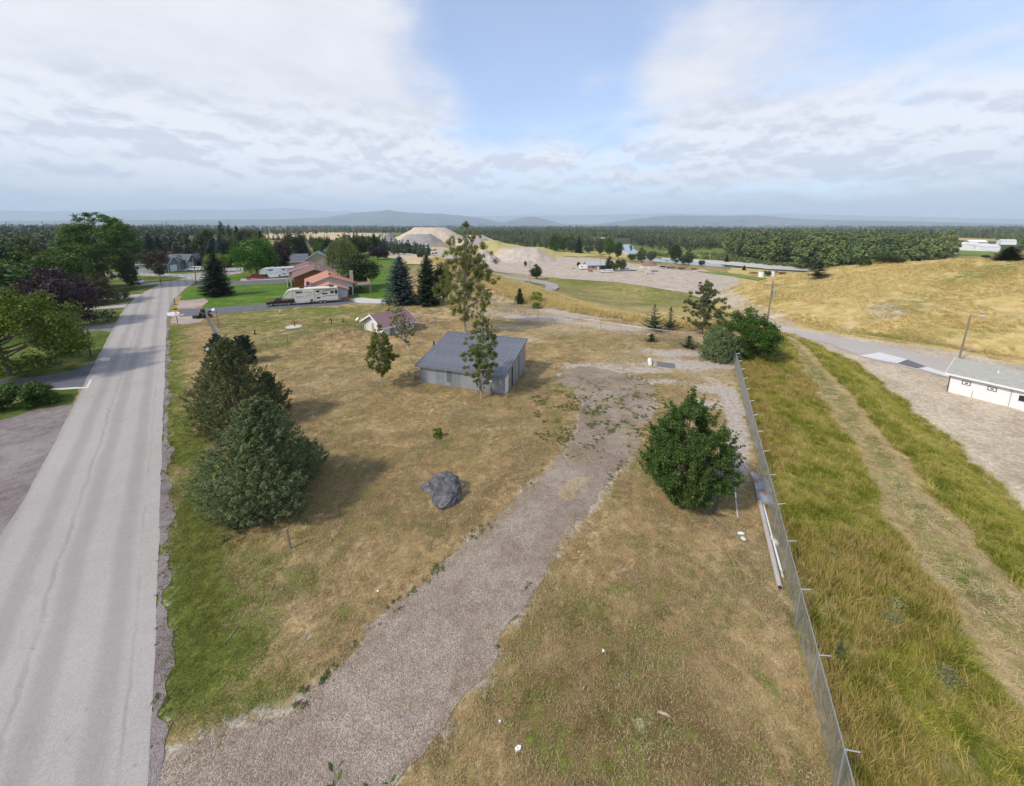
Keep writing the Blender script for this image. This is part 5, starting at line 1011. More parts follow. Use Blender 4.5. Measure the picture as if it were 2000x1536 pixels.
    # far plain, every direction in view
    def far(n, r0, r1, a0, a1, thr, s0, s1, kinds, mat, scale=220, hs=1.0, seed=71, excl=True):
        x, y = polar(n, r0, r1, a0, a1); k = fbm(x, y, scale, seed) > thr
        if excl: k &= ~inside(river, x, y) & ~inside(mead, x, y) & ~inside(clear, x, y)
        az = np.degrees(np.arctan2(x, y)); rr = np.hypot(x, y)
        run('far_woods', x[k], y[k], P, mat, kinds, s0, s1, hs)
    far(5200, 620, 1500, 7, 62, .49, .75, 1.1, [0, 1, 2, 3], wm, 130); far(6500, 1300, 4200, 0, 62, .53, .9, 1.5, [0, 1, 2, 3, 4], wd, 260)
    far(6500, 1500, 5000, -6, 60, .47, .9, 1.4, [0, 1, 2], wm, 300, seed=73); far(7500, 4000, 16000, -62, 62, .50, 2.2, 4.2, [0, 0, 1], wd, 900, .6, 75)
    far(5000, 950, 4500, -62, 2, .56, .9, 1.4, [0, 1, 3, 4, 2], wd, 260, seed=79); far(2600, 600, 1000, -62, -30, .60, .8, 1.1, [0, 1, 3], wd, 120, seed=83)
    far(900, 330, 620, -62, -40, .5, .7, 1.0, [0, 1, 3], wd, 70, seed=87)
    x, y = polar(420, 260, 420, -24, -12); k = (fbm(x, y, 50, 3) > .50); run('garden_woods', x[k], y[k], near, wd, [0, 1, 3], .5, .8)
    for (a, b_, n, s) in [((520, 457), (562, 456.5), 12, .8), ((607, 456.5), (636, 456.5), 11, .75), ((676, 458), (686, 458), 5, 1.1), ((694, 458), (698, 458), 2, 1.0), ((703, 459), (718, 460), 6, .8), ((580, 457), (592, 457), 4, .7), ((740, 450), (743, 450), 2, 1.0)]:
        for q in range(n):
            f = q/max(1, n-1); d = pix_dir(a[0]+(b_[0]-a[0])*f, a[1]+(b_[1]-a[1])*f); k = 640/d.y; px_, py_ = d.x*k, 640+rng.normal()*14
            me = SKY_CON.setdefault(q % 3, mesh_np('crown', *con(50+q % 3, 40, 15, 5), LM['pine']))
            t = thing('skyline_conifer_tree', (px_, py_, Z(px_, py_)), ROWS[a[0]], 'tree', 'skyline '+ROWS[a[0]][6:], float(rng.random()*6), s*float(.85+.4*rng.random()))
            link('crown', me, t)
SKY_CON = {}
ROWS = {520: 'small dark conifer of the long skyline row above the bright maple', 607: 'small dark conifer of the skyline row above the tan house', 676: 'tall dark conifer of the skyline group above the willow', 694: 'tall dark conifer of the skyline pair right of the willow', 703: 'small dark conifer of the skyline row beside the grey stockpile', 580: 'small dark conifer of the short skyline row between the two long ones', 740: 'slender lone conifer pair on the rim of the pale sand hill'}
woods()
# ------------------------------------------------------------------ materials for built things
GALV = simple('galvanised_sheet', (.30, .315, .33), .55, .22, 1.2, metal=.35, bmp=.1); GALV2 = simple('galvanised_sheet_light', (.37, .40, .42), .5, .1, 1.0, metal=.35)
ROOFG = simple('grey_roof_sheet', (.225, .232, .255), .5, .2, .8, metal=.25); STEEL = simple('galvanised_steel', (.42, .44, .46), .45, .1, 6, metal=.6)
WIRE = simple('fence_wire', (.36, .38, .41), .5, .08, 6, metal=.5); WIRED = simple('dull_fence_wire', (.22, .21, .20), .7, .1, 6, metal=.3)
WHITE = simple('white_paint', (.78, .78, .77), .6, .05, 2); CREAM = simple('cream_gelcoat', (.72, .68, .58), .35, .05, 2); BLACK = simple('black_plastic', (.02, .02, .022), .6, .2, 4)
WOOD = simple('weathered_wood', (.23, .18, .14), .9, .25, 4, bmp=.4); WOODL = simple('pale_timber', (.42, .34, .24), .85, .2, 4); ORANGE = simple('orange_stained_wood', (.45, .17, .04), .7, .15, 5)
GLASS = simple('dark_window_glass', (.02, .025, .03), .08, .1, 2); TEAL = simple('grey_teal_siding', (.16, .21, .20), .8, .08, 2); TEALP = simple('pale_teal_siding', (.34, .40, .36), .8, .06, 2)
SHING = simple('slate_shingles', (.12, .125, .15), .9, .18, 2.5); CORAL = simple('coral_shingles', (.42, .20, .13), .85, .12, 2.5, bmp=.2); BROWNR = simple('red_brown_shingles', (.20, .10, .085), .9, .14, 2.5, bmp=.2); PURP = simple('purple_brown_shingles', (.21, .125, .135), .85, .14, 2.5, bmp=.2)
REDW = simple('red_stained_boards', (.33, .085, .035), .8, .14, 1.5); TAN = simple('tan_siding', (.48, .42, .31), .8, .06, 2); GREYW = simple('pale_grey_siding', (.52, .54, .54), .8, .05, 2); BRICK = simple('brick_wall', (.26, .10, .08), .9, .2, 5)
GREENR = simple('grey_green_shingles', (.34, .335, .29), .9, .16, 2.0, bmp=.25); MAROON = simple('maroon_paint', (.05, .008, .012), .25, .1, 1); RED = simple('red_paint', (.36, .02, .02), .3, .08, 1); SILVER = simple('silver_paint', (.45, .46, .48), .35, .05, 1, metal=.3)
BLUEG = simple('blue_grey_paint', (.15, .18, .23), .35, .05, 1); RUST = simple('rusty_steel', (.24, .10, .045), .85, .3, 3); DGREEN = simple('utility_green', (.035, .07, .045), .6, .1, 3); YEL = simple('sign_yellow', (.75, .42, .02), .5, .05, 4)
BASALT = None

# ------------------------------------------------------------------ fences
def wire_mesh(L, h, step, th, name, mat, parent, loc, rz, z0=.03):
    g = G(); H = h-z0
    a = -H
    while a < L:
        for sgn, yo in ((1, -.004), (-1, .004)):
            x0, x1 = a, a+H; u0, u1 = max(0, (0-x0)/H), min(1, (L-x0)/H)
            if u1 <= u0: continue
            xa, xb = x0+u0*H, x0+u1*H; za, zb = (u0, u1) if sgn > 0 else (1-u0, 1-u1); za, zb = z0+za*H, z0+zb*H
            t = th*.7; g.add([(xa-t, yo, za), (xa+t, yo-t, za), (xa+t, yo+t, za), (xb-t, yo, zb), (xb+t, yo-t, zb), (xb+t, yo+t, zb)], [(0, 1, 4, 3), (1, 2, 5, 4), (2, 0, 3, 5)])
        a += step
    return g
def fence(pts, h, spacing, label, name='chain_link_fence', arms=False, step=.085, th=.0028, mat=None, wmat=None, posts=.03, rail=True, ground=True):
    mat = mat or STEEL; wmat = wmat or WIRE; p0 = pts[0]; root = thing(name, (p0[0], p0[1], Z(*p0)), label, 'fence'); base = Vector(root.location)
    tot = [0]
    for a, b in zip(pts, pts[1:]): tot.append(tot[-1]+math.dist(a, b))
    g = G(); g.tube([(0, 0, -.3), (0, 0, h+.02)], posts, 8)
    if arms: g.tube([(0, 0, h), (.36*math.cos(R(-26)), .36*math.sin(R(-26)), h+.16)], .02, 6)
    pm = bpy.data.meshes.new('post'); pm.from_pydata(g.v, [], g.f); pm.materials.append(mat); cache = {}
    for k in range(len(pts)-1):
        a, b = pts[k], pts[k+1]; L = math.dist(a, b); n = max(1, round(L/spacing)); rz = math.atan2(b[1]-a[1], b[0]-a[0])
        for j in range(n+(k == len(pts)-2)):
            x = a[0]+(b[0]-a[0])*j/n; y = a[1]+(b[1]-a[1])*j/n; z = Z(x, y)
            o = link('post', pm, root); o.location = Vector((x, y, z))-base
            if j == n: continue
            x2 = a[0]+(b[0]-a[0])*(j+1)/n; y2 = a[1]+(b[1]-a[1])*(j+1)/n; z2 = Z(x2, y2); key = round(L/n, 2)
            if key not in cache:
                m1 = wire_mesh(L/n, h, step, th, '', None, None, None, None); me = bpy.data.meshes.new('wire_mesh'); me.from_pydata(m1.v, [], m1.f); me.materials.append(wmat); r_ = None
                if rail: q = G(); q.tube([(0, 0, h), (L/n, 0, h)], .021, 6, False); r_ = bpy.data.meshes.new('top_rail'); r_.from_pydata(q.v, [], q.f); r_.materials.append(mat)
                cache[key] = (me, r_)
            sl = math.atan2(z2-z, L/n); M = Matrix.Translation(Vector((x, y, z))-base) @ Matrix.Rotation(rz, 4, 'Z')
            M = M @ Matrix(((1, 0, 0, 0), (0, 1, 0, 0), (math.tan(sl), 0, 1, 0), (0, 0, 0, 1)))
            o = link('wire_mesh', cache[key][0], root); o.matrix_local = M if abs(sl) < 1e-4 else Matrix.Translation(Vector((x, y, z))-base) @ Matrix.Rotation(rz, 4, 'Z') @ Matrix.Rotation(-sl, 4, 'Y')
            if cache[key][1]: o = link('top_rail', cache[key][1], root); o.matrix_local = Matrix.Translation(Vector((x, y, z))-base) @ Matrix.Rotation(rz, 4, 'Z') @ Matrix.Rotation(-sl, 4, 'Y')
    return root
fence([(fence_x(y), y) for y in (4.0, 47.5)], 1.95, 2.93, 'tall galvanised chain-link fence with bent arms, running between dry lot and tall grass', arms=True, step=.085, th=.0029)
fence([(28.6, 47.5), (30.5, 52), (27.5, 57.5), (21, 61), (9.5, 69.5), (0.5, 78), (-5, 90), (-9, 104)], 1.8, 3.2, 'far chain-link fence following the bluff edge in front of golden grass', step=.12, th=.003)
yard = wl([(402, 622), (446, 700)])
fence([yard[0], (-28.5, 39.5)], 1.75, 2.8, 'high green-grey chain-link fence beside the verge, ending behind the junipers', step=.085, th=.0034, mat=GALV, wmat=WIRE)
fence([tuple(W(*q)[:2]) for q in [(480, 692), (522, 681), (562, 672), (602, 664), (637, 658), (672, 652), (706, 646), (728, 640)]], 1.55, 3.1, 'low rusty wire fence curving round the knoll in front of the cabin yard', 'wire_fence', step=.13, th=.0036, mat=WIRED, wmat=WIRED, posts=.04)
fence([tuple(W(*q)[:2]) for q in [(431, 617), (470, 613), (497, 609), (525, 606), (560, 603), (600, 599), (636, 596), (690, 592)]], 1.2, 4.0, 'low wire fence along the dark driveway below the cream camper', 'wire_fence', step=.16, th=.0030, mat=WIRED, wmat=WIRED, posts=.03)
fence([tuple(W(*q)[:2]) for q in [(800, 626), (818, 629), (852, 638), (836, 641), (800, 637)]], 1.6, 3.0, 'small wire dog-run fence beside the white cabin', 'wire_fence', step=.13, th=.0026, mat=WIRED, wmat=WIRED, posts=.028)

# ------------------------------------------------------------------ the metal shed
def metal_shed():
    FL, FR, BR = Vector((-10.7, 43.03)), Vector((-.78, 39.67)), Vector((1.55, 46.8)); u = (FR-FL).normalized(); Wd = (FR-FL).length; v = (BR-FR).normalized(); Dp = (BR-FR).length
    root = thing('metal_shed', (FL.x, FL.y, 0), 'grey corrugated metal shed with a single-slope ribbed roof on the dry lot', 'shed', rz=math.atan2(u.y, u.x))
    hf, hb = 2.25, 3.95
    # front wall sheets, each its own
    n = 10; tones = [GALV, GALV2, GALV, GALV2, GALV, GALV2, GALV2, GALV, GALV, GALV]
    def rib(x0, x1, z0, z1a, z1b, nr=4, dep=.03):
        """vertical ribbed sheet between x0 and x1 in the plane y=0, top running from z1a to z1b"""
        g = G(); xs = []; k = nr*4
        for i in range(k+1): xs.append((x0+(x1-x0)*i/k, -dep if i % 4 in (1, 2) else 0))
        for x, y in xs: t = (x-x0)/(x1-x0); g.v += [(x, y, z0), (x, y, z1a+(z1b-z1a)*t)]
        for i in range(k): g.f.append((2*i, 2*i+2, 2*i+3, 2*i+1))
        return g
    for i in range(n):
        if i == 3:
            g = rib(Wd*i/n, Wd*(i+.35)/n, 0, hf, hf, 2); g.make('wall_sheet', GALV2, root); rib(Wd*(i+.80)/n, Wd*(i+1)/n, 0, hf, hf, 2).make('wall_sheet', GALV, root)
            w = G(); w.box(Wd*(i+.35)/n, -.04, .55, Wd*(i+.80)/n, .02, hf-.02); pn = w.make('vent_window', simple('dull_translucent_panel', (.12, .125, .12), .6, .25, 3), root)
            for q in range(4): b = G(); b.box(Wd*(i+.36)/n, -.055, .75+q*.38, Wd*(i+.79)/n, -.041, .79+q*.38); b.make('louvre_bar', GALV, pn)
            rib(Wd*(i+.35)/n, Wd*(i+.80)/n, 0, .55, .55, 2).make('wall_sheet', GALV2, root)
        else: rib(Wd*i/n, Wd*(i+1)/n, 0, hf, hf).make('wall_sheet', tones[i], root)
    def put_side(g, name, mat, x, flip=False, par=None):
        o = g.make(name, mat, par or root); return o
    zt = lambda y: hf+(hb-hf)*y/Dp
    # right wall: door, orange post, sliding doors
    segs = [(0, .12, 'wall_sheet', GALV, 0), (.12, 1.15, 'door', WHITE, 2.05), (1.15, 1.3, 'door_post', ORANGE, 0), (1.3, 2.35, 'wall_sheet', GALV, 0), (2.35, 4.75, 'sliding_door', GALV, 0), (4.75, Dp, 'sliding_door', GALV, 0)]
    for y0, y1, nm, mt, ht in segs:
        g = G(); z0, z1 = zt(y0)-.02, zt(y1)-.02
        if ht: 
            g.hexa([(Wd-.05, y0, 0), (Wd+.02, y0, 0), (Wd+.02, y1, 0), (Wd-.05, y1, 0), (Wd-.05, y0, ht), (Wd+.02, y0, ht), (Wd+.02, y1, ht), (Wd-.05, y1, ht)]); d = g.make(nm, mt, root)
            h_ = G(); h_.cbox((Wd+.05, y0+.12, 1.0), (.05, .04, .12)); h_.make('handle', BLACK, d)
            for zz in (.35, 1.15): pnl = G(); pnl.box(Wd+.021, y0+.18, zz, Wd+.032, y1-.18, zz+.62); pnl.make('door_panel', WHITE, d)
            q = G(); q.hexa([(Wd-.04, y0, ht+.01), (Wd, y0, ht+.01), (Wd, y1, ht+.01), (Wd-.04, y1, ht+.01), (Wd-.04, y0, z0), (Wd, y0, z0), (Wd, y1, z1), (Wd-.04, y1, z1)]); q.make('wall_sheet', GALV, root)
        else:
            k = max(1, int((y1-y0)/.3)); off = .06 if nm == 'sliding_door' else (.05 if nm == 'door_post' else 0)
            for i in range(k*2+1):
                y = y0+.015+(y1-y0-.03)*i/(k*2); xx = Wd+off+(.02 if i % 2 else 0); g.v += [(xx, y, 0.03), (xx, y, zt(y)-.04-(.12 if nm == 'sliding_door' else 0))]
            for i in range(k*2): g.f.append((2*i, 2*i+2, 2*i+3, 2*i+1))
            d = g.make(nm, mt, root)
            if nm == 'sliding_door': e = G(); e.box(Wd+off-.02, y0, 0.03, Wd+off+.05, y0+.05, zt(y0)-.2); e.make('door_edge', BLACK, d)
            if nm == 'door_post': e = G(); e.box(Wd-.02, y0, 0, Wd+.06, y1, zt(y0)-.05); e.make('post_board', ORANGE, d)
    tr = G(); tr.hexa([(Wd+.05, 2.3, zt(2.3)-.20), (Wd+.12, 2.3, zt(2.3)-.20), (Wd+.12, Dp, zt(Dp)-.20), (Wd+.05, Dp, zt(Dp)-.20), (Wd+.05, 2.3, zt(2.3)-.10), (Wd+.12, 2.3, zt(2.3)-.10), (Wd+.12, Dp, zt(Dp)-.10), (Wd+.05, Dp, zt(Dp)-.10)]); tr.make('door_track', BLACK, root)
    # left and back walls
    g = G(); g.add([(0, 0, 0), (0, Dp, 0), (0, Dp, hb-.02), (0, 0, hf-.02)], [(0, 1, 2, 3)]); g.make('side_wall', GALV, root)
    g = G(); g.box(0, Dp-.05, 0, Wd, Dp, hb-.02); g.make('back_wall', GALV, root)
    bb = G(); bb.box(-.02, -.05, -.2, Wd+.02, .0, .06); bb.make('sill_board', WOOD, root)
    # roof: 12 ribbed panels with real ribs, from eave to high edge
    n = 12; ov = .38; y0, y1 = -ov, Dp+.3; sl = (hb-hf)/Dp; x0, x1 = -.35, Wd+.22; pw = (x1-x0)/n; g = G(); rb = 3
    for q in range(rb):
        a = pw*q/rb; b = pw*(q+1)/rb; r = .085; P = [(a, 0), (b-.17, 0), (b-.13, r), (b-.06, r), (b-.02, 0), (b, 0)]
        base = len(g.v)
        for x, z in P: g.v += [(x, y0, z+y0*sl), (x, y1, z+y1*sl)]
        for i in range(len(P)-1): g.f.append((base+2*i, base+2*i+2, base+2*i+3, base+2*i+1))
    first = g.make('roof_panel', ROOFG, root); first.location = (x0, 0, hf+.06); me = first.data
    for i in range(1, n): o = link('roof_panel', me, root); o.location = (x0+pw*i, 0, hf+.06)
    e = G(); e.hexa([(x0, y1-.12, hf+.12+y1*sl), (x1+.1, y1-.12, hf+.12+y1*sl), (x1+.1, y1+.18, hf+.05+y1*sl), (x0, y1+.18, hf+.05+y1*sl), (x0, y1-.12, hf+.16+y1*sl), (x1+.1, y1-.12, hf+.16+y1*sl), (x1+.1, y1+.18, hf+.09+y1*sl), (x0, y1+.18, hf+.09+y1*sl)]); e.make('ridge_cap', simple('pale_ridge_sheet', (.30, .32, .37), .4, .1, 1, metal=.3), root)
    for xx in (x0-.03, x1): f_ = G(); f_.hexa([(xx, y0, hf-.1+y0*sl), (xx+.03, y0, hf-.1+y0*sl), (xx+.03, y1, hf-.1+y1*sl), (xx, y1, hf-.1+y1*sl), (xx, y0, hf+.10+y0*sl), (xx+.03, y0, hf+.10+y0*sl), (xx+.03, y1, hf+.10+y1*sl), (xx, y1, hf+.10+y1*sl)]); f_.make('gable_trim', ROOFG, root)
    f_ = G(); f_.box(x0, y0-.03, hf-.12+y0*sl, x1, y0, hf+.055+y0*sl); f_.make('eave_trim', ROOFG, root)
    # meter, patch sheet, vent pipe
    mx = Wd-1.72; m_ = G(); m_.box(mx, -.14, 1.25, mx+.32, -.035, 1.85); mb = m_.make('electric_meter', WHITE, root, bevel=.02)
    c = G(); c.tube([(mx+.2, -.13, 1.62), (mx+.2, -.22, 1.62)], .09, 12); c.make('meter_dial', GLASS, mb); c = G(); c.tube([(mx+.1, -.08, -.1), (mx+.1, -.08, 1.26)], .035, 8); c.make('conduit', STEEL, mb)
    m_ = G(); m_.box(mx-.75, -.06, .95, mx-.1, -.035, 1.95); m_.make('patch_sheet', simple('blue_grey_sheet', (.18, .22, .27), .5, .1, 1), root)
    c = G(); c.tube([(-.75, Dp*.62, -.2), (-.75, Dp*.62, 3.6)], .10, 10); c.make('stove_pipe', BLACK, root); c = G(); c.tube([(-.75, Dp*.62, 1.6), (.1, Dp*.62, 1.6)], .07, 8); c.make('pipe_bracket', BLACK, root)
metal_shed()

# ------------------------------------------------------------------ houses
def house(name, label, A, B, depth, h, rise, ridge, wallm, roofm, over=.5, trimm=None, cat='house', z=None, t=.16):
    A, B = Vector(A[:2]), Vector(B[:2]); L = (B-A).length; rz = math.atan2((B-A).y, (B-A).x); zz = Z(A.x, A.y) if z is None else z
    root = thing(name, (A.x, A.y, zz), label, cat, rz=rz); block(root, 0, L, 0, depth, h, rise, ridge, wallm, roofm, over, trimm, t=t); return root, L
def block(root, x0, x1, y0, y1, h, rise, ridge, wallm, roofm, over=.5, trimm=None, z0=-.4, t=.16, hip=0):
    g = G()
    if ridge == 'y': xm = (x0+x1)/2; g.prism([(x0, z0), (x1, z0), (x1, h), (xm, h+rise), (x0, h)], y0, y1, 'y')
    else: ym = (y0+y1)/2; g.prism([(y0, z0), (y1, z0), (y1, h), (ym, h+rise), (y0, h)], x0, x1, 'x')
    w = g.make('wall', wallm, root)
    def slab(a, b, c0, c1, axis):   # slope from eave a=(u,z) to ridge b=(u,z), swept c0..c1
        q = G(); q.prism([a, b, (b[0], b[1]+t), (a[0], a[1]+t)], c0, c1, axis); return q.make('roof_slope', roofm, root)
    u0, u1 = (x0, x1) if ridge == 'y' else (y0, y1); c0, c1 = (y0-over, y1+over) if ridge == 'y' else (x0-over, x1+over); um = (u0+u1)/2; s = rise/(um-u0); ax = 'y' if ridge == 'y' else 'x'
    e = .012
    slab((u0-over, h-over*s+e), (um, h+rise+e), c0, c1, ax); slab((um+.001, h+rise+e), (u1+over, h-over*s+e), c0, c1, ax)
    if trimm:
        for c in (c0-.03, c1): 
            q = G(); q.prism([(u0-over, h-over*s-.12), (um, h+rise-.12), (u1+over, h-over*s-.12), (u1+over, h-over*s+t+.02), (um, h+rise+t+.03), (u0-over, h-over*s+t+.02)], c, c+.03, ax); q.make('barge_board', trimm, root)
        for u in (u0-over-.04, u1+over+.0): q = G(); q.prism([(u, h-over*s-.06), (u+.04, h-over*s-.06), (u+.04, h-over*s+t), (u, h-over*s+t)], c0, c1, ax); q.make('gutter', trimm, root)
    return w
def window(root, x, z, w, h, y=0, frame=WHITE, name='window', side=None, pane=GLASS, fr=.08):
    """side None: on the front plane y; side 'x': on the plane x = y value"""
    g = G(); p = G(); d = .05
    f = (lambda a, b, c, dd, e, k: (a, b, c, dd, e, k))
    def bx(G_, a0, a1, zz0, zz1, o0, o1):
        if side == 'x': G_.box(y+o0 if o0 < o1 else y+o1, a0, zz0, max(y+o0, y+o1), a1, zz1)
        else: G_.box(a0, y-o1, zz0, a1, y-o0, zz1)
    bx(g, x, x+fr, z, z+h, .0, d); bx(g, x+w-fr, x+w, z, z+h, .0, d); bx(g, x+fr, x+w-fr, z, z+fr, .0, d); bx(g, x+fr, x+w-fr, z+h-fr, z+h, .0, d)
    bx(p, x+fr, x+w-fr, z+fr, z+h-fr, .005, .025)
    o = g.make(name, frame, root); p.make('pane', pane, o); return o
def panel(root, name, x, z, w, h, mat, y=0, side=None, t=.04, par=None):
    g = G()
    if side == 'x': g.box(y, x, z, y+t, x+w, z+h)
    else: g.box(x, y-t, z, x+w, y, z+h)
    return g.make(name, mat, par or root)
def chimney(root, x, y, z0, z1, s=.6, mat=None): g = G(); g.box(x-s/2, y-s/2, z0, x+s/2, y+s/2, z1); c = g.make('chimney', mat or BRICK, root); k = G(); k.box(x-s/2-.06, y-s/2-.06, z1, x+s/2+.06, y+s/2+.06, z1+.1); k.make('chimney_cap', CONC_M, c); return c
def pipe(root, x, y, z0, z1, r=.08, name='vent_pipe', mat=None): g = G(); g.tube([(x, y, z0), (x, y, z1)], r, 8); return g.make(name, mat or STEEL, root)

def houses():
    w2 = lambda px, py: W(px, py)
    # small white cabin
    A, B = w2(713, 636), w2(749, 644)
    A = Vector((-25.7, 65.9)); B = Vector((-21.0, 61.6)); r, L = house('white_cabin', 'small white cabin with purple-brown roof half behind the grassy knoll', A, B, 5.8, 1.75, 1.5, 'y', WHITE, PURP, .55, WHITE, 'cabin')
    window(r, L*.5-.25, 2.2, .5, .35, 0); panel(r, 'side_door', 1.2, 0, .9, 1.9, simple('grey_door', (.25, .25, .26)), y=L, side='x')
    panel(r, 'door', 2.6, 0, .9, 1.9, TAN)
    # white outbuilding by the dirt lot
    A = w2(1851, 766); d = Vector((2.9, -5.0)).normalized(); B = Vector((A.x, A.y))+d*11.5; z0 = min(Z(A.x, A.y), Z(B.x, B.y))
    r, L = house('white_outbuilding', 'long white outbuilding with grey-green shingle roof beside the dirt lot', A, B, 5.4, 2.75, 1.25, 'x', WHITE, GREENR, .45, WHITE, 'building', z=z0+.05)
    BR = simple('brown_trim', (.10, .06, .055), .7)
    for xx in (1.0, 3.05):
        o = window(r, xx, 1.62, .72, .48, 0, BR, fr=.07, pane=WHITE); panel(r, 'pane', xx+.24, 1.79, .24, .14, GLASS, y=-.03, t=.02, par=o)
    window(r, 5.35, 1.15, .8, .85, -.04, WHITE); dd = panel(r, 'door', 5.1, 0, 1.3, 2.15, WHITE, t=.03); 
    for xx in (2.0, 4.85): g = G(); g.tube([(xx, -.06, 0 if xx > 3 else 0), (xx, -.06, 2.5 if xx > 3 else 1.1)], .03, 6); g.make('downpipe', simple('grey_pipe', (.35, .35, .37)), r)
    g = G(); g.tube([(-.06, -.05, 0), (-.06, -.05, 2.4)], .05, 6); g.make('corner_pipe', BR, r)
    pipe(r, 3.4, 1.4, 3.2, 3.9, .07, mat=WHITE); g = G(); g.box(3.15, 1.2, 3.36, 3.65, 1.62, 3.40); g.make('flashing', WHITE, r)
    g = G(); g.box(4.3, -1.7, -.3, 7.4, -.06, .10); g.make('door_step', CONC_M, r); g = G()
    for k in range(9): pass
    # coral-roofed house: garage gable before the main gable
    u = Vector((-.46, .89)); w = Vector((.89, .46))
    C = w2(679, 584); C = Vector((C.x, C.y)); A = C-w*7.6
    r, L = house('coral_roof_house', 'pale grey house with coral roof beside the cream camper', A, C, 7.5, 2.5, 1.35, 'y', GREYW, CORAL, .55, None)
    block(r, -1.2, 9.6, 6.0, 20.5, 3.1, 1.95, 'y', GREYW, CORAL, .6, None, t=.18)
    window(r, 6.2, 1.1, .9, 1.0, 6.0); panel(r, 'door', 8.4, 0, .9, 2.1, BLACK, y=6.0); pipe(r, 4.3, 9, 4.6, 5.6, .22, 'chimney_flue', BLACK); chimney(r, 9.9, 12, 0, 5.6, .8, TAN)
    g = G(); g.box(9.65, 6.5, 2.2, 14.2, 15, 2.4); dk = g.make('deck', WOOD, r)
    for yy in (6.6, 9.4, 12.2, 14.9):
        g = G(); g.box(14.0, yy-.08, -.3, 14.16, yy+.08, 3.4); g.make('deck_post', WOODL, dk)
    for zz in (2.75, 3.05, 3.35): g = G(); g.box(14.02, 6.6, zz, 14.12, 14.9, zz+.07); g.make('deck_rail', WOODL, dk)
    # red-brown house
    C = w2(576, 561); C = Vector((C.x, C.y)); B = C+w*11.2
    r, L = house('red_board_house', 'house with a plain red-brown boarded gable and brown roof behind the coral roof', C, B, 16, 3.0, 2.1, 'y', REDW, BROWNR, .7, TAN)
    for q in range(14):
        z_ = .2+q*.35; hw = L/2 if z_ < 3 else L/2*(1-(z_-3)/2.1)
        if hw > .3: g = G(); g.box(L/2-hw+.03, -.035, z_, L/2+hw-.03, -.002, z_+.025); g.make('board_joint', MAROON, r)
    for xx in (-.9, -1.9): g = G(); g.box(xx-.1, .2, -.3, xx+.1, .4, 2.6); g.make('porch_post', WHITE, r)
    for yy in (4, 6.2, 9): pipe(r, L*.62, yy, 4.3, 5.4, .1, mat=TAN)
    # brown-roofed house behind
    A = w2(566, 548); A = Vector((A.x, A.y)); B = A+w*11.5
    r, L = house('brown_roof_house', 'low grey-walled house with brown roof between the red gable and the tan house', A, B, 15, 2.9, 1.9, 'y', TAN, BROWNR, .8, WHITE); pipe(r, 7.6, 6, 3.8, 4.9, .15)
    # tan house
    A = w2(598, 527); A = Vector((A.x, A.y)); B = A+Vector((.93, .36))*9.5
    r, L = house('tan_house', 'tall tan gabled house with slate roof in front of the blue spruce', A, B, 12, 4.2, 3.1, 'y', TAN, SHING, .5, WHITE)
    block(r, -8.5, -.02, 1.5, 10, 3.4, 2.7, 'x', TAN, SHING, .45, WHITE); block(r, L-3.4, L+2.5, 8, 16, 6.0, 1.6, 'x', GREYW, SHING, .4)
    # teal house
    C = w2(323, 532.5); C = Vector((C.x, C.y)); A = C+Vector((-.98, -.19))*12.5
    r, L = house('teal_house', 'grey-teal house with two front gables and slate roof at the bend of the road', A, C, 13.5, 3.4, 2.3, 'x', TEALP, SHING, .5, WHITE)
    # its front faces local +x; the long body runs back from the corner
    block(r, L-5.0, L+.02, 6, 30, 3.35, 2.2, 'y', TEAL, SHING, .5, None)
    for y0 in (.5, 12.5): block(r, L-6, L+.9, y0, y0+6.5, 3.3, 2.6, 'x', TEAL, SHING, .4, WHITE)
    block(r, L-9, L+2.2, 21.5, 29.5, 2.7, 1.5, 'x', TEAL, SHING, .5, WHITE)
    for y0 in (1.6, 13.4): panel(r, 'garage_door', y0, 0, 4.2, 2.6, WHITE, y=L+.9, side='x')
    for y0 in (.3, 7.1, 12.3, 19.1): panel(r, 'corner_board', y0, 0, .25, 3.2, WHITE, y=L+.88, side='x')
    for y0 in (23, 26): window(r, y0, .9, 1.4, 1.2, L+2.2, WHITE, side='x')
    for xx in (3.0, 6.2): window(r, xx, 1.2, 1.0, 1.4, 0)
    chimney(r, 4, 8, 3, 6.4, .8, WHITE)
    # brick house far behind
    A = w2(322, 494); A = Vector((A.x, A.y)); B = A+Vector((.96, -.1))*15
    r, L = house('brick_house', 'low brick house with wide grey-brown roof before the green crop field', A, B, 11, 3.0, 2.3, 'x', BRICK, simple('grey_brown_shingles', (.22, .19, .19), .9), 1.1, None)
    for xx in (2, 6.5, 11): window(r, xx, 1.1, 1.6, 1.3, 0)
    chimney(r, 6, 5.5, 4, 6.6, .7, WHITE)
    # pit sheds
    A = w2(776, 485); A = Vector((A.x, A.y)); k = m_per_px(A.y, -8)
    r = thing('pit_shed', (A.x, A.y, Z(A.x, A.y)), 'twin-gabled white and blue shed in the gravel pit', 'shed', rz=.1); BL = simple('dark_blue_sheet', (.05, .065, .11), .6)
    for x0 in (0, 20*k): 
        block(r, x0, x0+14*k, 0, 16, 4.2*k*1.3, 2.6*k, 'y', WHITE, simple('grey_blue_roof', (.28, .32, .40), .5), .3)
        panel(r, 'gable_cladding', x0+.2, 2.6*k, 14*k-.4, 3.0*k, BL)
    block(r, 33*k, 58*k, 1, 14, 4.6*k, 1.6*k, 'x', WHITE, simple('grey_blue_roof2', (.26, .30, .38), .5), .3); panel(r, 'gable_cladding', 33*k+.2, 2.4*k, 24*k, 2.6*k, BL, y=1)
    # yard house
    A = w2(1148, 527.5); A = Vector((A.x, A.y))
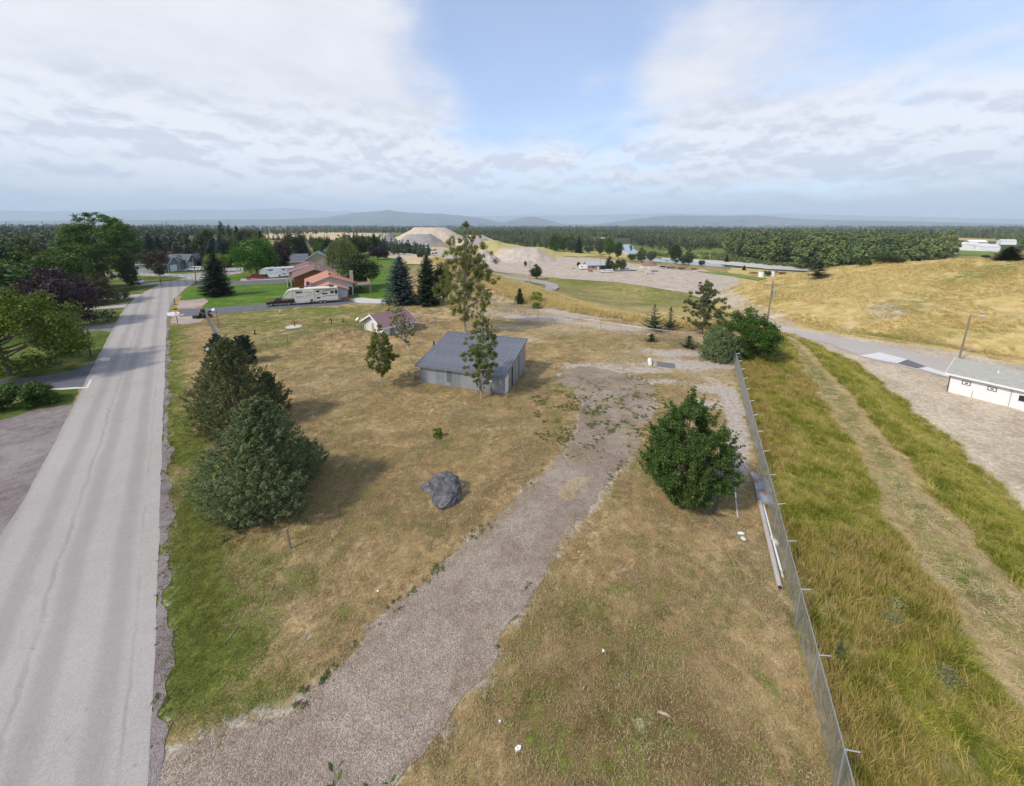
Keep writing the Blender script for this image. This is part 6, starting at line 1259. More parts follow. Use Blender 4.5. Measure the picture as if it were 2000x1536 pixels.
    r, L = house('yard_house', 'small house with pale blue-grey roof and orange gable in the gravel yard', A, A+Vector((.98, .2))*14, 7, 2.7, 1.9, 'x', simple('orange_stone', (.42, .22, .13), .9), simple('pale_blue_roof', (.36, .41, .43), .5), .4, None)
    window(r, 2.5, 1, 1.6, 1.1, 0); panel(r, 'door', 6, 0, 1, 2, WHITE); panel(r, 'porch', 7.5, 0, 6, 2.1, BLACK)
    # distant roofs of the town across the river
    k = 0
    rr = random.Random(4); spec = [(1478, 463, 20), (1505, 464, 14), (1540, 463, 12), (1575, 464, 14), (1610, 463, 10), (1790, 472, 46), (1820, 471, 34), (1838, 476, 22), (1845, 480, 24), (1880, 487, 40), (1905, 490, 44), (1925, 491, 30), (1904, 480, 26), (1965, 478, 22), (1745, 466, 18), (1700, 458, 14), (1730, 455, 12), (1760, 454, 12),
            (1690, 449, 10), (1725, 448, 14), (1750, 448, 10), (1822, 450, 12), (1600, 451, 9), (1640, 450, 9), (1560, 452, 8), (1350, 449, 10), (1380, 450, 8), (1250, 446.5, 14), (1150, 446, 24), (1165, 447, 12), (1060, 447, 8), (1230, 447, 10), (1440, 451, 8), (1910, 450, 10), (1990, 450, 12), (1960, 452, 10), (1145, 446.5, 8), (1490, 453, 8), (1520, 452, 10), (1665, 452, 12), (1780, 452, 10), (1860, 453, 9)]
    for px, py, wpx in spec:
        d = pix_dir(px, py); t = (CAMH+12)/-d.z; x, y = d.x*t, d.y*t
        if y > 9000: s = 9000/y; x *= s; y *= s
        wd = max(8, wpx*m_per_px(y, -12)); g = G(); dp = min(wd*.6, 30); hh = min(5+wd*.04, 9)
        root = thing('distant_building', (x, y, Z(x, y)), 'white-roofed building beyond the river woods, at photo position %s' % ('far across the plain') if py < 460 else 'pale long-roofed building beyond the river woods beside the golden hill', 'building', 'far white buildings of the plain' if py < 460 else 'pale buildings beyond the river', rz=rr.uniform(-.5, .5))
        if py < 460: root['label'] = 'tiny white building far off on the wooded plain under the mountains'
        block(root, -wd/2, wd/2, -dp/2, dp/2, hh, 2.5, 'x', WHITE if k % 3 else TAN, (WHITE, GREYW, simple('light_metal_roof%d' % k, (.6, .6, .6)))[k % 3], .3); k += 1
houses()
# ------------------------------------------------------------------ vehicles
TYRE = simple('tyre_rubber', (.02, .02, .02), .8, .2, 6); CHROME = simple('chrome', (.6, .6, .6), .2, .05, 3, metal=.9); LAMP = simple('lamp_glass', (.7, .7, .65), .15, .05, 3); TAILR = simple('red_lens', (.35, .01, .01), .25, .1, 3)
def wheel(root, x, y, r=.4, w=.28):
    g = G(); g.tube([(x, y-w/2, r), (x, y+w/2, r)], r, 18); t = g.make('wheel', TYRE, root); s = 1 if y > 0 else -1
    g = G(); g.tube([(x, y+s*(w/2), r), (x, y+s*(w/2+.02), r)], r*.58, 12); g.make('rim', CHROME, t); return t
def pickup(loc, rz, paint_, label, name='pickup_truck', topper=False, crew=False, L=5.6, group=None):
    """front towards local -x"""
    root = thing(name, loc, label, 'truck', group, rz); W2 = .95; c0, c1 = 1.45, (3.7 if crew else 3.0)
    g = G(); g.prism([(.05, .48), (L-.05, .48), (L, .62), (L, 1.12), (c1+.1, 1.14), (c0+.05, 1.16), (.25, 1.02), (0, .88), (0, .55)], -W2, W2, 'y'); g.make('body', paint_, root, bevel=.05)
    g = G(); z1 = 1.86; g.hexa([(c0, -W2+.04, 1.13), (c1, -W2+.04, 1.13), (c1, W2-.04, 1.13), (c0, W2-.04, 1.13), (c0+.62, -W2+.2, z1), (c1-.12, -W2+.2, z1), (c1-.12, W2-.2, z1), (c0+.62, W2-.2, z1)]); cab = g.make('cab', paint_, root, bevel=.04)
    for s in (-1, 1):
        g = G(); y0, y1 = s*(W2-.03), s*(W2-.17); d = s*.012
        g.hexa([(c0+.25, y0+d, 1.2), (c1-.12, y0+d, 1.2), (c1-.12, y0+d-s*.02, 1.2), (c0+.25, y0+d-s*.02, 1.2), (c0+.64, y1+d, 1.76), (c1-.2, y1+d, 1.76), (c1-.2, y1+d-s*.02, 1.76), (c0+.64, y1+d-s*.02, 1.76)]); g.make('side_window', GLASS, cab)
    g = G(); g.hexa([(c0+.02, -W2+.14, 1.2), (c0+.05, -W2+.14, 1.2), (c0+.05, W2-.14, 1.2), (c0+.02, W2-.14, 1.2), (c0+.52, -W2+.24, 1.78), (c0+.56, -W2+.24, 1.78), (c0+.56, W2-.24, 1.78), (c0+.52, W2-.24, 1.78)]); g.make('windscreen', GLASS, cab)
    if topper: g = G(); g.hexa([(c1+.06, -W2+.03, 1.12), (L-.02, -W2+.03, 1.12), (L-.02, W2-.03, 1.12), (c1+.06, W2-.03, 1.12), (c1+.06, -W2+.12, 1.8), (L-.15, -W2+.12, 1.8), (L-.15, W2-.12, 1.8), (c1+.06, W2-.12, 1.8)]); tp = g.make('bed_topper', paint_, root, bevel=.04); g = G(); g.box(c1+.3, -W2-.005, 1.3, L-.4, -W2+.09, 1.62); g.make('side_window', GLASS, tp)
    else: g = G(); g.box(c1+.15, -W2+.1, 1.10, L-.1, W2-.1, 1.155); g.make('truck_bed', BLACK, root)
    for x in (.95, L-1.1):
        for y in (-W2+.1, W2-.1): wheel(root, x, y)
    g = G(); g.box(-.1, -W2+.05, .42, .06, W2-.05, .62); g.make('bumper', CHROME, root); g = G(); g.box(L-.02, -W2+.05, .45, L+.12, W2-.05, .62); g.make('bumper', CHROME, root)
    for y in (-.72, .72): g = G(); g.box(-.03, y-.14, .74, .04, y+.14, .92); g.make('headlight', LAMP, root); g = G(); g.box(L-.03, y-.12, .8, L+.015, y+.12, 1.05); g.make('tail_light', TAILR, root)
    g = G(); g.box(-.025, -.5, .66, .03, .5, .92); g.make('grille', BLACK, root); return root
def car(loc, rz, paint_, label, L=4.5, name='parked_car'):
    root = thing(name, loc, label, 'car', rz=rz); W2 = .88
    g = G(); g.prism([(.05, .35), (L-.05, .35), (L, .6), (L-.05, .92), (L-.7, .98), (1.1, .95), (.1, .78), (0, .6)], -W2, W2, 'y'); g.make('body', paint_, root, bevel=.06)
    g = G(); g.hexa([(1.1, -W2+.06, .94), (L-.45, -W2+.06, .94), (L-.45, W2-.06, .94), (1.1, W2-.06, .94), (1.9, -W2+.2, 1.42), (L-1.1, -W2+.2, 1.42), (L-1.1, W2-.2, 1.42), (1.9, W2-.2, 1.42)]); c = g.make('cabin_glass', GLASS, root, bevel=.03)
    g = G(); g.box(1.9, -W2+.2, 1.41, L-1.1, W2-.2, 1.46); g.make('roof', paint_, root, bevel=.02)
    for x in (.8, L-.85):
        for y in (-W2+.08, W2-.08): wheel(root, x, y, .33, .22)
    for y in (-.6, .6): g = G(); g.box(-.02, y-.15, .58, .06, y+.15, .7); g.make('headlight', LAMP, root)
    return root
def camper(loc, rz, label, body=CREAM, stripe=None, L=11.4, letters=None, name='camper_trailer'):
    """fifth-wheel, nose towards local -x, near side at -y"""
    root = thing(name, loc, label, 'camper', rz=rz); W2 = 1.25; st = stripe or simple('stripe_grey', (.12, .11, .11), .4)
    prof = [(2.5, .62), (L, .62), (L, 3.55), (L-.15, 3.72), (2.0, 3.72), (1.1, 3.5), (.45, 3.05), (.1, 2.4), (.0, 1.95), (.35, 1.72), (2.2, 1.62)]
    g = G(); g.prism(prof, -W2, W2, 'y'); g.make('body', body, root, bevel=.07)
    def flat(name, pts, mat, th=.02, par=None): q = G(); q.prism(pts, -W2-th, -W2-.002, 'y'); return q.make(name, mat, par or root)
    for x, z, w, h in ((2.6, 2.82, 1.35, .3), (6.75, 2.75, .75, .38), (8.0, 2.2, 1.15, .3), (9.8, 2.3, .7, .55), (10.75, 2.15, .55, .9), (6.8, 1.28, .8, .32)): flat('window', [(x, z), (x+w, z), (x+w, z+h), (x, z+h)], GLASS, .035)
    def ribbon(p, w, mat=st):
        top = [(x, z+w*(.4+.6*math.sin(math.pi*i/(len(p)-1)))) for i, (x, z) in enumerate(p)]; flat('stripe', p+top[::-1], mat, .012+.001*(len(p) % 5))
    ribbon([(1.6, 3.32), (2.3, 3.30), (3.3, 3.26), (4.1, 3.22)], .12); ribbon([(4.3, 1.75), (4.8, 1.98), (5.4, 2.15), (6.3, 2.3)], .10); ribbon([(6.6, 1.95), (7.4, 2.25), (8.1, 2.7), (8.8, 3.1), (10.5, 3.2)], .12)
    ribbon([(8.2, 2.72), (9.0, 2.92), (10.2, 2.95), (11.2, 2.8)], .09); ribbon([(7.8, 1.62), (9.0, 1.75), (10.2, 1.7), (11.3, 1.72)], .12); ribbon([(2.45, 2.1), (2.5, 2.5), (2.95, 2.65), (3.5, 2.6)], .1); ribbon([(2.5, 2.05), (2.8, 1.85), (3.5, 1.82), (4.2, 1.95)], .13); ribbon([(.2, 2.1), (.7, 2.6), (1.2, 3.2), (1.6, 3.35)], .16)
    for x in (1.95, 6.35): flat('panel_joint', [(x, 1.6 if x < 3 else .64), (x+.05, 1.6 if x < 3 else .64), (x+.05, 3.5), (x, 3.5)], BLACK, .015)
    flat('slide_out', [(2.35, 1.66), (6.2, 1.66), (6.2, 3.12), (2.35, 3.12)], body, .011); flat('underskirt', [(2.7, .5), (5.3, .5), (5.3, 1.05), (2.7, 1.05)], body, .03); flat('storage_hatch', [(5.5, .75), (6.0, .75), (6.0, 1.2), (5.5, 1.2)], BLACK, .02)
    for x in (7.55, 8.5):
        for y in (-W2+.12, W2-.12): wheel(root, x, y, .42, .26)
    a = [(7.0+1.05*(1-math.cos(t)), .55+.5*math.sin(t)) for t in np.linspace(0, math.pi, 9)]; flat('wheel_arch', a+[(x, max(.55, z-.1)) for x, z in a[::-1]], WHITE, .06)
    for x in (3.3, 9.6): g = G(); g.box(x, -.35, 3.72, x+.95, .35, 4.0); g.make('air_conditioner', BLACK if body is CREAM else GREYW, root, bevel=.05)
    for x in (5.2, 7.0): g = G(); g.box(x, .1, 3.72, x+.4, .5, 3.84); g.make('roof_vent', WHITE, root)
    for y in (-1, 1): g = G(); g.tube([(2.8, y, -.02), (2.8, y, .7)], .05, 6); g.make('landing_leg', STEEL, root)
    g = G(); g.tube([(6.4, -W2-.07, 3.42), (L-.2, -W2-.07, 3.42)], .06, 8); g.make('awning_roll', st, root)
    if letters:
        cu = bpy.data.curves.new('lettering', 'FONT'); cu.body = letters; cu.size = .42; cu.extrude = .004; cu.shear = .3; o = bpy.data.objects.new('lettering', cu); COL.objects.link(o); o.parent = root; o.location = (4.45, -W2-.02, 2.72); o.rotation_euler = (R(90), 0, 0); me = bpy.data.meshes.new_from_object(o); me.materials.append(simple('lettering_grey', (.32, .30, .27), .5)); bpy.data.objects.remove(o); o = link('lettering', me, root); o.location = (4.45, -W2-.02, 2.72); o.rotation_euler = (R(90), 0, 0)
    return root
def at(px, py, dz=0): p = W(px, py); return (p.x, p.y, p.z+dz)
p0, p1 = W(553, 597.5), W(656, 590.5); rz = math.atan2(p1.y-p0.y, p1.x-p0.x)
camper((p0.x, p0.y+.6, p0.z), rz, 'long cream fifth-wheel camper with dark swoosh stripes on the dark driveway', letters='Montana')
d = Vector((math.cos(rz), math.sin(rz))); n_ = Vector((-d.y, d.x)); q = Vector((p0.x, p0.y+.6))-d*3.5+n_*.1
pickup((q.x, q.y, 0), rz, MAROON, 'dark maroon pickup truck hitched to the cream camper')
q = Vector((p0.x, p0.y+.6))+d*11.9; g = G(); root = thing('utility_trailer', (q.x, q.y, 0), 'small red trailer tucked behind the cream camper', 'trailer', rz=rz); G().box(0, -.7, .5, 1.8, .7, .9).make('trailer_box', RED, root, bevel=.03); wheel(root, .9, -.8, .3, .2); wheel(root, .9, .8, .3, .2)
p0, p1 = W(509, 545), W(575, 541.5); rz = math.atan2(p1.y-p0.y, p1.x-p0.x)
camper((p0.x, p0.y, 0), rz, 'white and silver fifth-wheel camper under the bright maple', body=WHITE, stripe=simple('stripe_silver', (.25, .25, .26), .4), L=10.5)
d = Vector((math.cos(rz), math.sin(rz))); q = Vector((p0.x, p0.y))-d*4.3; pickup((q.x, q.y, 0), rz, RED, 'bright red pickup truck hitched to the white and silver camper', crew=True)
pickup(at(366, 530), .12, WHITE, 'white pickup truck with a bed cap parked before the teal house', topper=True); pickup(at(389, 526.5), .12, SILVER, 'silver-grey pickup truck parked behind the white one', crew=True)
car(at(279, 554.5), 2.9, WHITE, 'white car parked beneath the huge roadside cottonwood')
car(at(158, 488), 0, WHITE, 'white car glimpsed between trees beyond the cottonwood')

# gravel yard clutter
def flatbed(loc, rz, label, L=8, mat=RUST, load=None):
    root = thing('flatbed_trailer', loc, label, 'trailer', rz=rz); G().box(0, -1.2, .9, L, 1.2, 1.15).make('trailer_deck', mat, root)
    for x in (L-1.5, L-2.6):
        for y in (-1, 1): wheel(root, x, y, .45, .3)
    G().box(-1.6, -.12, .8, 0, .12, .95).make('drawbar', BLACK, root)
    G().box(.3, -1.1, 1.16, L*.35, 1.1, 1.7).make('trailer_load', load or mat, root, bevel=.08); return root
pickup(at(1173, 533), .1, WHITE, 'white truck with a dark canvas back parked before the yard house', name='canvas_truck', topper=True, L=7)
rv = thing('box_trailer', at(1131, 527), 'white box trailer beside the orange gable of the yard house', 'trailer', rz=.05); G().box(0, -1.2, .6, 6, 1.2, 2.9).make('trailer_box', WHITE, rv, bevel=.1); wheel(rv, 3, -1.1, .35, .2); wheel(rv, 3, 1.1, .35, .2); G().box(-1.2, -.08, .5, 0, .08, .62).make('drawbar', BLACK, rv); G().box(1, -1.23, 1.6, 1.9, -1.2, 2.2).make('window', GLASS, rv)
flatbed(at(1218, 530), .2, 'rusty loaded trailer beside the trees of the yard house', 8, GREYW, BLUEG)
flatbed(at(1290, 525), .1, 'dark low trailer alone near the far rim of the gravel yard', 8, BLACK); flatbed(at(1308, 526.5), .05, 'rusty flat trailer at the rim of the gravel yard', 9); flatbed(at(1326, 527.5), 0, 'longest rusty flat trailer at the rim of the gravel yard', 11)
flatbed(at(1466, 538), .1, 'rusty loaded trailer with pale tarps by the hill', 8, RUST, RUST); flatbed(at(1508, 536), .1, 'brown trailer near the pale tank at the hill foot', 8, RUST, RUST)
for px, py, lab in ((1486, 541, 'pale round tank at the left side of the shrub near the hill'), (1507, 540, 'pale round tank right of the shrub near the hill')):
    r_ = thing('storage_tank', at(px, py), lab, 'tank'); G().tube([(0, 0, -.2), (0, 0, 2.6)], 1.3, 16).make('tank_shell', WHITE, r_); G().tube([(0, 0, 2.6), (0, 0, 2.9)], [1.3, .5], 16).make('tank_lid', STEEL, r_)
rr = random.Random(7)
for px, py, sx, mt, lab in ((1252, 524, 2.2, WHITE, 'white sheet-covered heap nearest the yard house among the yard scrap'), (1262, 524, 1.6, TAN, 'tan crate among the yard scrap'), (1268, 525, 1.6, WHITE, 'small white crate among the yard scrap'), (1252, 532, 3.0, TAN, 'long pale timber pile lowest among the yard scrap'), (1264, 533, 3.0, GREYW, 'grey timber pile next to the pale one in the yard'), (1276, 531.5, 3.2, BLUEG, 'blue-grey scrap box in the yard'), (1265, 536.5, 1.3, BLACK, 'dark scrap block on its own in the yard'), (1274, 536, 1.3, BLACK, 'second dark scrap block on its own in the yard'), (1242, 529, 1.2, BLACK, 'dark drum-like block beside the yard scrap'), (1122, 526, 2.0, RUST, 'rusty wreck by the small dark yard tree'), (1153, 531, 2.2, BLACK, 'dark machine in front of the yard house'), (1158, 531, 1.2, WHITE, 'white crate in front of the yard house'), (846, 490, 6, RUST, 'red-brown machine beside the pit sheds'), (838, 489, 5, RUST, 'second red-brown machine nearest the pit sheds'), (848, 496, 4, BLACK, 'dark boulder heap in the pit yard'), (856, 494, 3, GREYW, 'grey boulder heap in the pit yard')):
    r_ = thing('scrap_heap', at(px, py), lab, 'scrap', rz=rr.uniform(0, 3)); g = G()
    for q in range(5): a, b, c = (rr.uniform(-.5, .5)*sx for _ in range(3)); s = rr.uniform(.2, .45)*sx; g.box(a-s*.6, b-s*.4, -.1, a+s*.6, b+s*.4, s*.7)
    g.make('scrap_pieces', mt, r_)
# white bits by the knoll fence etc.

# ------------------------------------------------------------------ mounds of the pit
def mound(name, label, px0, px1, top_py, Y, depth, mat, seed, flat=.3, res=70, base=-9, ribs=0, skew=0):
    k = m_per_px(Y, 0); x0, x1 = ((px0-1000)*k, (px1-1000)*k); w = x1-x0; h = z_at(top_py, Y)-base; ny = max(14, int(res*depth/w)) ; ny = min(ny, 60); V = []
    for i in range(res+1):
        for j in range(ny+1):
            u, v = i/res*2-1, j/ny*2-1; x = u*w/2; y = v*depth/2; d = (abs(u-skew*(1-abs(u)))**2.2+abs(v)**2.2)**(1/2.2)
            e = float(fbm(np.array([x+seed*37.]), np.array([y]), w*.22, seed, 4)[0])-.5; d2 = d+e*.28
            z = h*float(np.clip((1-d2)/(1-flat), 0, 1)); 
            if ribs: a = math.atan2(v, u); z *= 1-ribs*abs(math.sin(a*9+e*6))*min(1, max(0, d2-flat)*3)*(1-d)
            z += e*h*.10*(d < 1); z = z if d < .999 else 0; V.append((x, y, z-.6))
    F = np.array([(i*(ny+1)+j, (i+1)*(ny+1)+j, (i+1)*(ny+1)+j+1, i*(ny+1)+j+1) for i in range(res) for j in range(ny)])
    o = link(name, mesh_np(name, np.array(V), F, mat, True), label=label, cat='mound', loc=((x0+x1)/2, Y, base)); return o
PALE = gravel('pale_pit_sand', (.44, .35, .26), (.58, .48, .38), .06, .6); GREYG = gravel('grey_crushed_stone', (.25, .225, .215), (.35, .32, .31), .06, .6); BANK = gravel('bank_gravel', (.38, .32, .26), (.54, .465, .39), .06, .6); GRASSY = turf('pit_slope_grass', (.36, .30, .10), (.5, .42, .2))
mound('sand_mound', 'largest pale sand hill of the pit on the skyline', 752, 925, 444, 650, 120, PALE, 3, .35, ribs=.15)
mound('sand_mound', 'lower pale sand ridge trailing behind the tall cottonwood', 870, 985, 459, 560, 90, PALE, 4, .3)
mound('gravel_mound', 'dark grey flat-topped stockpile behind the pit sheds', 772, 872, 457, 570, 60, GREYG, 5, .45)
mound('gravel_mound', 'grey-brown stockpile beside the small purple tree', 728, 786, 456, 560, 60, GREYG, 6, .15)
mound('gravel_mound', 'grey rubble heap at the end of the sand ridge', 905, 975, 465, 500, 60, GREYG, 7, .3)
mound('grassy_mound', 'grassy slope falling from the pit towards the conifer woods', 915, 1045, 470, 450, 110, GRASSY, 8, .3, skew=-.4)
mound('gravel_mound', 'pale cut gravel face with steep tip beside the cottonwood', 905, 985, 486, 285, 40, BANK, 9, .12, base=-8.6, ribs=.3)
mound('gravel_mound', 'widest pale gravel bank with eroded ribs at the yard edge', 945, 1092, 484.5, 300, 54, BANK, 10, .45, base=-8.6, ribs=.35)
mound('grassy_mound', 'golden grass bank on top behind the eroded gravel face', 940, 1110, 482.5, 335, 50, GRASSY, 11, .5, base=-8.6)
mound('earth_mound', 'low reddish earth heap near the river bend', 1250, 1288, 507.5, W(1268, 519).y, 12, simple('red_earth', (.23, .14, .09), .95, .2, .6), 12, .3, res=30, base=-8.4)

# ------------------------------------------------------------------ poles and wires
def pole(px, py, top, label, name='utility_pole', lean=0, arm=None, loc=None, mat=WOOD, r=.15):
    p = Vector(loc) if loc else W(px, py); h = z_at(top, p.y)-p.z; root = thing(name, tuple(p), label, 'pole'); G().tube([(0, 0, -.3), (lean, 0, h)], [r, r*.65], 10).make('pole_shaft', mat, root)
    return root, p, h
r_, PA, hA = pole(1495, 651, 549, 'wooden utility pole with crossarm and transformer behind the round tree', lean=.25)
G().box(.12-1.3, -.06, hA-.75, .12+1.3, .06, hA-.62).make('crossarm', WOOD, r_)
for x in (-1.1, .5, 1.3): G().tube([(x, 0, hA-.62), (x, 0, hA-.40)], .05, 6).make('insulator', GREYW, r_)
G().tube([(.62, 0, hA-2.5), (.62, 0, hA-1.6)], .27, 12).make('transformer', STEEL, r_); G().box(.2, -.04, hA-2.1, .5, .04, hA-2.0).make('bracket', STEEL, r_)
r_, PB, hB = pole(1872, 706, 616, 'light-topped utility pole behind the white outbuilding', 'lamp_pole', lean=.35)
G().tube([(.33, 0, hB-.15), (1.0, -.15, hB+.02), (1.5, -.3, hB-.02)], .03, 6).make('lamp_arm', STEEL, r_); G().tube([(1.45, -.28, hB-.02), (1.95, -.4, hB-.12)], [.09, .16], 8).make('lamp_head', GREYW, r_)
r_, PC, hC = pole(384, 556, 503, 'wooden utility pole at the road bend beside a driveway mouth', r=.17); G().box(-.5, -.25, .2, -.1, .1, 1.0).make('pole_box', ORANGE, r_)
r_, PD, hD = pole(1035, 552, 510, 'thin utility pole with short crossarm beside the track', r=.13); G().box(-.9, -.05, hD-.5, .9, .05, hD-.38).make('crossarm', WOOD, r_)
r_, PE, hE = pole(1172, 529, 503, 'pole rising in front of the yard house roof', r=.12); G().box(-.8, -.05, hE-.6, .8, .05, hE-.48).make('crossarm', WOOD, r_)
pole(927, 535, 491, 'slim pole beside the cottonwood crown in the yard', r=.12)
p = W(428, 642); pole(428, 642, 603, 'short weathered post standing inside the chain-link yard corner', 'wooden_post', lean=-.15, r=.09)
def wire(a, b, sag, label, r=.012, mat=None):
    a, b = Vector(a), Vector(b); pts = [a.lerp(b, t)-Vector((0, 0, 4*sag*t*(1-t))) for t in np.linspace(0, 1, 18)]; g = G(); g.tube([p-a for p in pts], r, 4, False); o = g.make('power_line', mat or simple('pale_cable%d' % len(bpy.data.materials), (.42, .36, .25), .6), label=label, cat='cable', loc=a); return o
ta = PA+Vector((.25, 0, hA)); end = Vector((112, 34, 4.5))
wire(ta+Vector((-1.1, 0, -.4)), end+Vector((-.6, 0, .6)), 1.3, 'uppermost overhead cable crossing in front of the golden hill', .016)
wire(ta+Vector((.5, 0, -.4)), end+Vector((0, 0, -.6)), 1.5, 'middle overhead cable crossing in front of the golden hill', .016)
wire(ta+Vector((0, 0, -2.4)), PB+Vector((.33, 0, hB-.4)), .9, 'cable sagging from the transformer pole to the lamp pole', .014)
wire(PB+Vector((.33, 0, hB-.4)), end+Vector((2, 0, -2.2)), .6, 'cable running from the lamp pole out past the hill foot', .014)

# ------------------------------------------------------------------ signs, boxes, small yard things
def mailbox(px, py, label, mat, plate=None, wood=WOOD, s=1.0):
    p = W(px, py); r = thing('mailbox', tuple(p), label, 'mailbox', rz=.6, s=s); G().box(-.05, -.05, -.2, .05, .05, 1.05).make('post', wood, r); g = G()
    g.prism([(-.12, 1.05), (.12, 1.05), (.12, 1.2), (.06, 1.29), (-.06, 1.29), (-.12, 1.2)], -.32, .32, 'y'); b = g.make('box', mat, r)
    if plate: G().box(-.14, -.3, .92, .14, .3, 1.03).make('name_board', plate, r)
    G().box(.12, .05, 1.2, .14, .09, 1.42).make('flag', RED, b); return r
mailbox(178, 697, 'black mailbox with orange plate by the dark driveway', BLACK, ORANGE, BLACK, 1.3); mailbox(214, 631, 'dark green mailbox on the lawn edge at the second driveway', DGREEN, None, DGREEN, 1.3)
mailbox(315, 557, 'black mailbox beside the driveway near the parked white car', BLACK, None, BLACK, 1.4); mailbox(342, 596, 'cream mailbox on a green post at the pink gravel bed', CREAM, None, DGREEN, 1.4); mailbox(366, 546, 'white mailbox on a white post at the corner lawn', WHITE, WHITE, WHITE, 1.5)
p = W(347, 632); r = thing('street_sign', tuple(p), 'yellow warning sign above a white plate on a dark post at the driveway mouth', 'sign', rz=.3)
G().box(-.04, -.04, -.2, .04, .04, 2.3).make('post', BLACK, r); g = G(); g.prism([(-.38, 2.95), (.38, 2.95), (.52, 2.62), (.0, 1.95), (-.52, 2.62)], -.06, -.045, 'y'); yb = g.make('sign_board', YEL, r); G().box(-.32, -.075, 2.62, .32, -.062, 2.86).make('dark_band', BLACK, yb); G().box(-.27, -.06, 1.45, .27, -.045, 1.98).make('white_plate', WHITE, r)
p = W(338, 527); r = thing('basketball_hoop', tuple(p), 'basketball hoop with white backboard between the garage doors of the teal house', 'hoop', rz=1.2); G().tube([(0, 0, -.1), (0, 0, 3)], .06, 8).make('post', BLACK, r); g = G(); g.prism([(-.9, 2.7), (.9, 2.7), (.9, 3.3), (.5, 3.7), (-.5, 3.7), (-.9, 3.3)], -.35, -.3, 'y'); g.make('backboard', WHITE, r)
g = G(); g.tube([(.23*math.cos(t), -.6+.23*math.sin(t), 2.9) for t in np.linspace(0, 6.283, 13)], .015, 4, False); g.make('rim', ORANGE, r)
# utility boxes
p = W(412, 694); r = thing('utility_cabinet', tuple(p), 'grey-topped green utility cabinet against the dark juniper by the verge', 'utility box', rz=.7); G().box(-.42, -.4, 0, .42, .4, .78).make('cabinet', DGREEN, r, bevel=.02); G().box(-.46, -.44, .78, .46, .44, 1.0).make('lid', GREYW, r, bevel=.03)
p = W(415, 701); r = thing('marker_post', tuple(p), 'short cream marker post in front of the utility cabinet', 'post'); G().box(-.05, -.05, -.2, .05, .05, .62).make('shaft', CREAM, r)
p = W(386, 622); r = thing('green_box', tuple(p), 'low dark green utility box on the pink gravel by the brownish bush', 'utility box', rz=.4); G().box(-.7, -.4, 0, .7, .4, .55).make('cabinet', DGREEN, r, bevel=.03); G().box(-.74, -.44, .55, .74, .44, .62).make('lid', DGREEN, r)
p = W(417, 607); r = thing('white_rock', tuple(p), 'white painted rock at the driveway edge by the brownish bush', 'rock')
def rock(root, name, sx, sy, sz, mat, seed, det=2, amp=.35):
    import bmesh; bm = bmesh.new(); bmesh.ops.create_icosphere(bm, subdivisions=det, radius=1)
    for v in bm.verts: n = mnoise.noise(v.co*1.4+Vector((seed, 0, 0)))*amp+mnoise.noise(v.co*3.5+Vector((0, seed, 0)))*amp*.35; v.co *= 1+n; v.co = Vector((v.co.x*sx, v.co.y*sy, max(v.co.z, -.25)*sz))
    me = bpy.data.meshes.new(name); bm.to_mesh(me); bm.free(); me.materials.append(mat); return link(name, me, root)
rock(r, 'rock_body', .5, .35, .5, WHITE, 3)
for k, (px, py) in enumerate([(341, 619), (347, 620), (353, 617), (358, 616)]):
    p = W(px, py); r = thing('edging_stone', tuple(p), 'pale edging stone at the mouth of the far driveway near the yellow sign', 'stone', 'pale edging stones by the yellow sign'); rock(r, 'stone_body', .42, .3, .3, TAN, k)
for k in range(14):
    a = k/14*6.283; p = W(425, 577); x, y = p.x+1.9*math.cos(a), p.y+1.5*math.sin(a); r = thing('ring_stone', (x, y, 0), 'dark stone in the ring round the lawn spruce', 'stone', 'stones ringing the lawn spruce'); rock(r, 'stone_body', .34, .28, .22, simple('dark_stone', (.12, .11, .10), .9) if k == 0 else bpy.data.materials['dark_stone'], k, 1)
# flag
p = W(597, 586); r = thing('flag', (p.x, p.y+1.0, 0), 'small red and white striped flag hanging beside the coral-roofed house', 'flag', rz=.3); G().tube([(0, 0, -.1), (.0, 0, 4.6)], .035, 6).make('flag_pole', STEEL, r)
g = G()
for k in range(7):
    s = G(); x0 = .04+k*.17; s.add([(x0, .0, 2.2+.05*k), (x0+.17, .05, 2.25+.05*k), (x0+.17, .05, 4.4-.05*k), (x0, 0, 4.4-.05*k), (x0, .015, 2.2+.05*k), (x0+.17, .065, 2.25+.05*k), (x0+.17, .065, 4.4-.05*k), (x0, .015, 4.4-.05*k)], [(0, 1, 2, 3), (7, 6, 5, 4), (0, 4, 5, 1), (1, 5, 6, 2), (2, 6, 7, 3), (3, 7, 4, 0)]); s.make('flag_stripe', (simple('flag_red', (.4, .03, .05)) if k == 0 else bpy.data.materials['flag_red']) if k % 2 == 0 else WHITE, r)
s = G(); s.box(.04, -.012, 3.4, .62, -.002, 4.38); s.make('flag_canton', simple('flag_blue', (.03, .04, .15)), r)
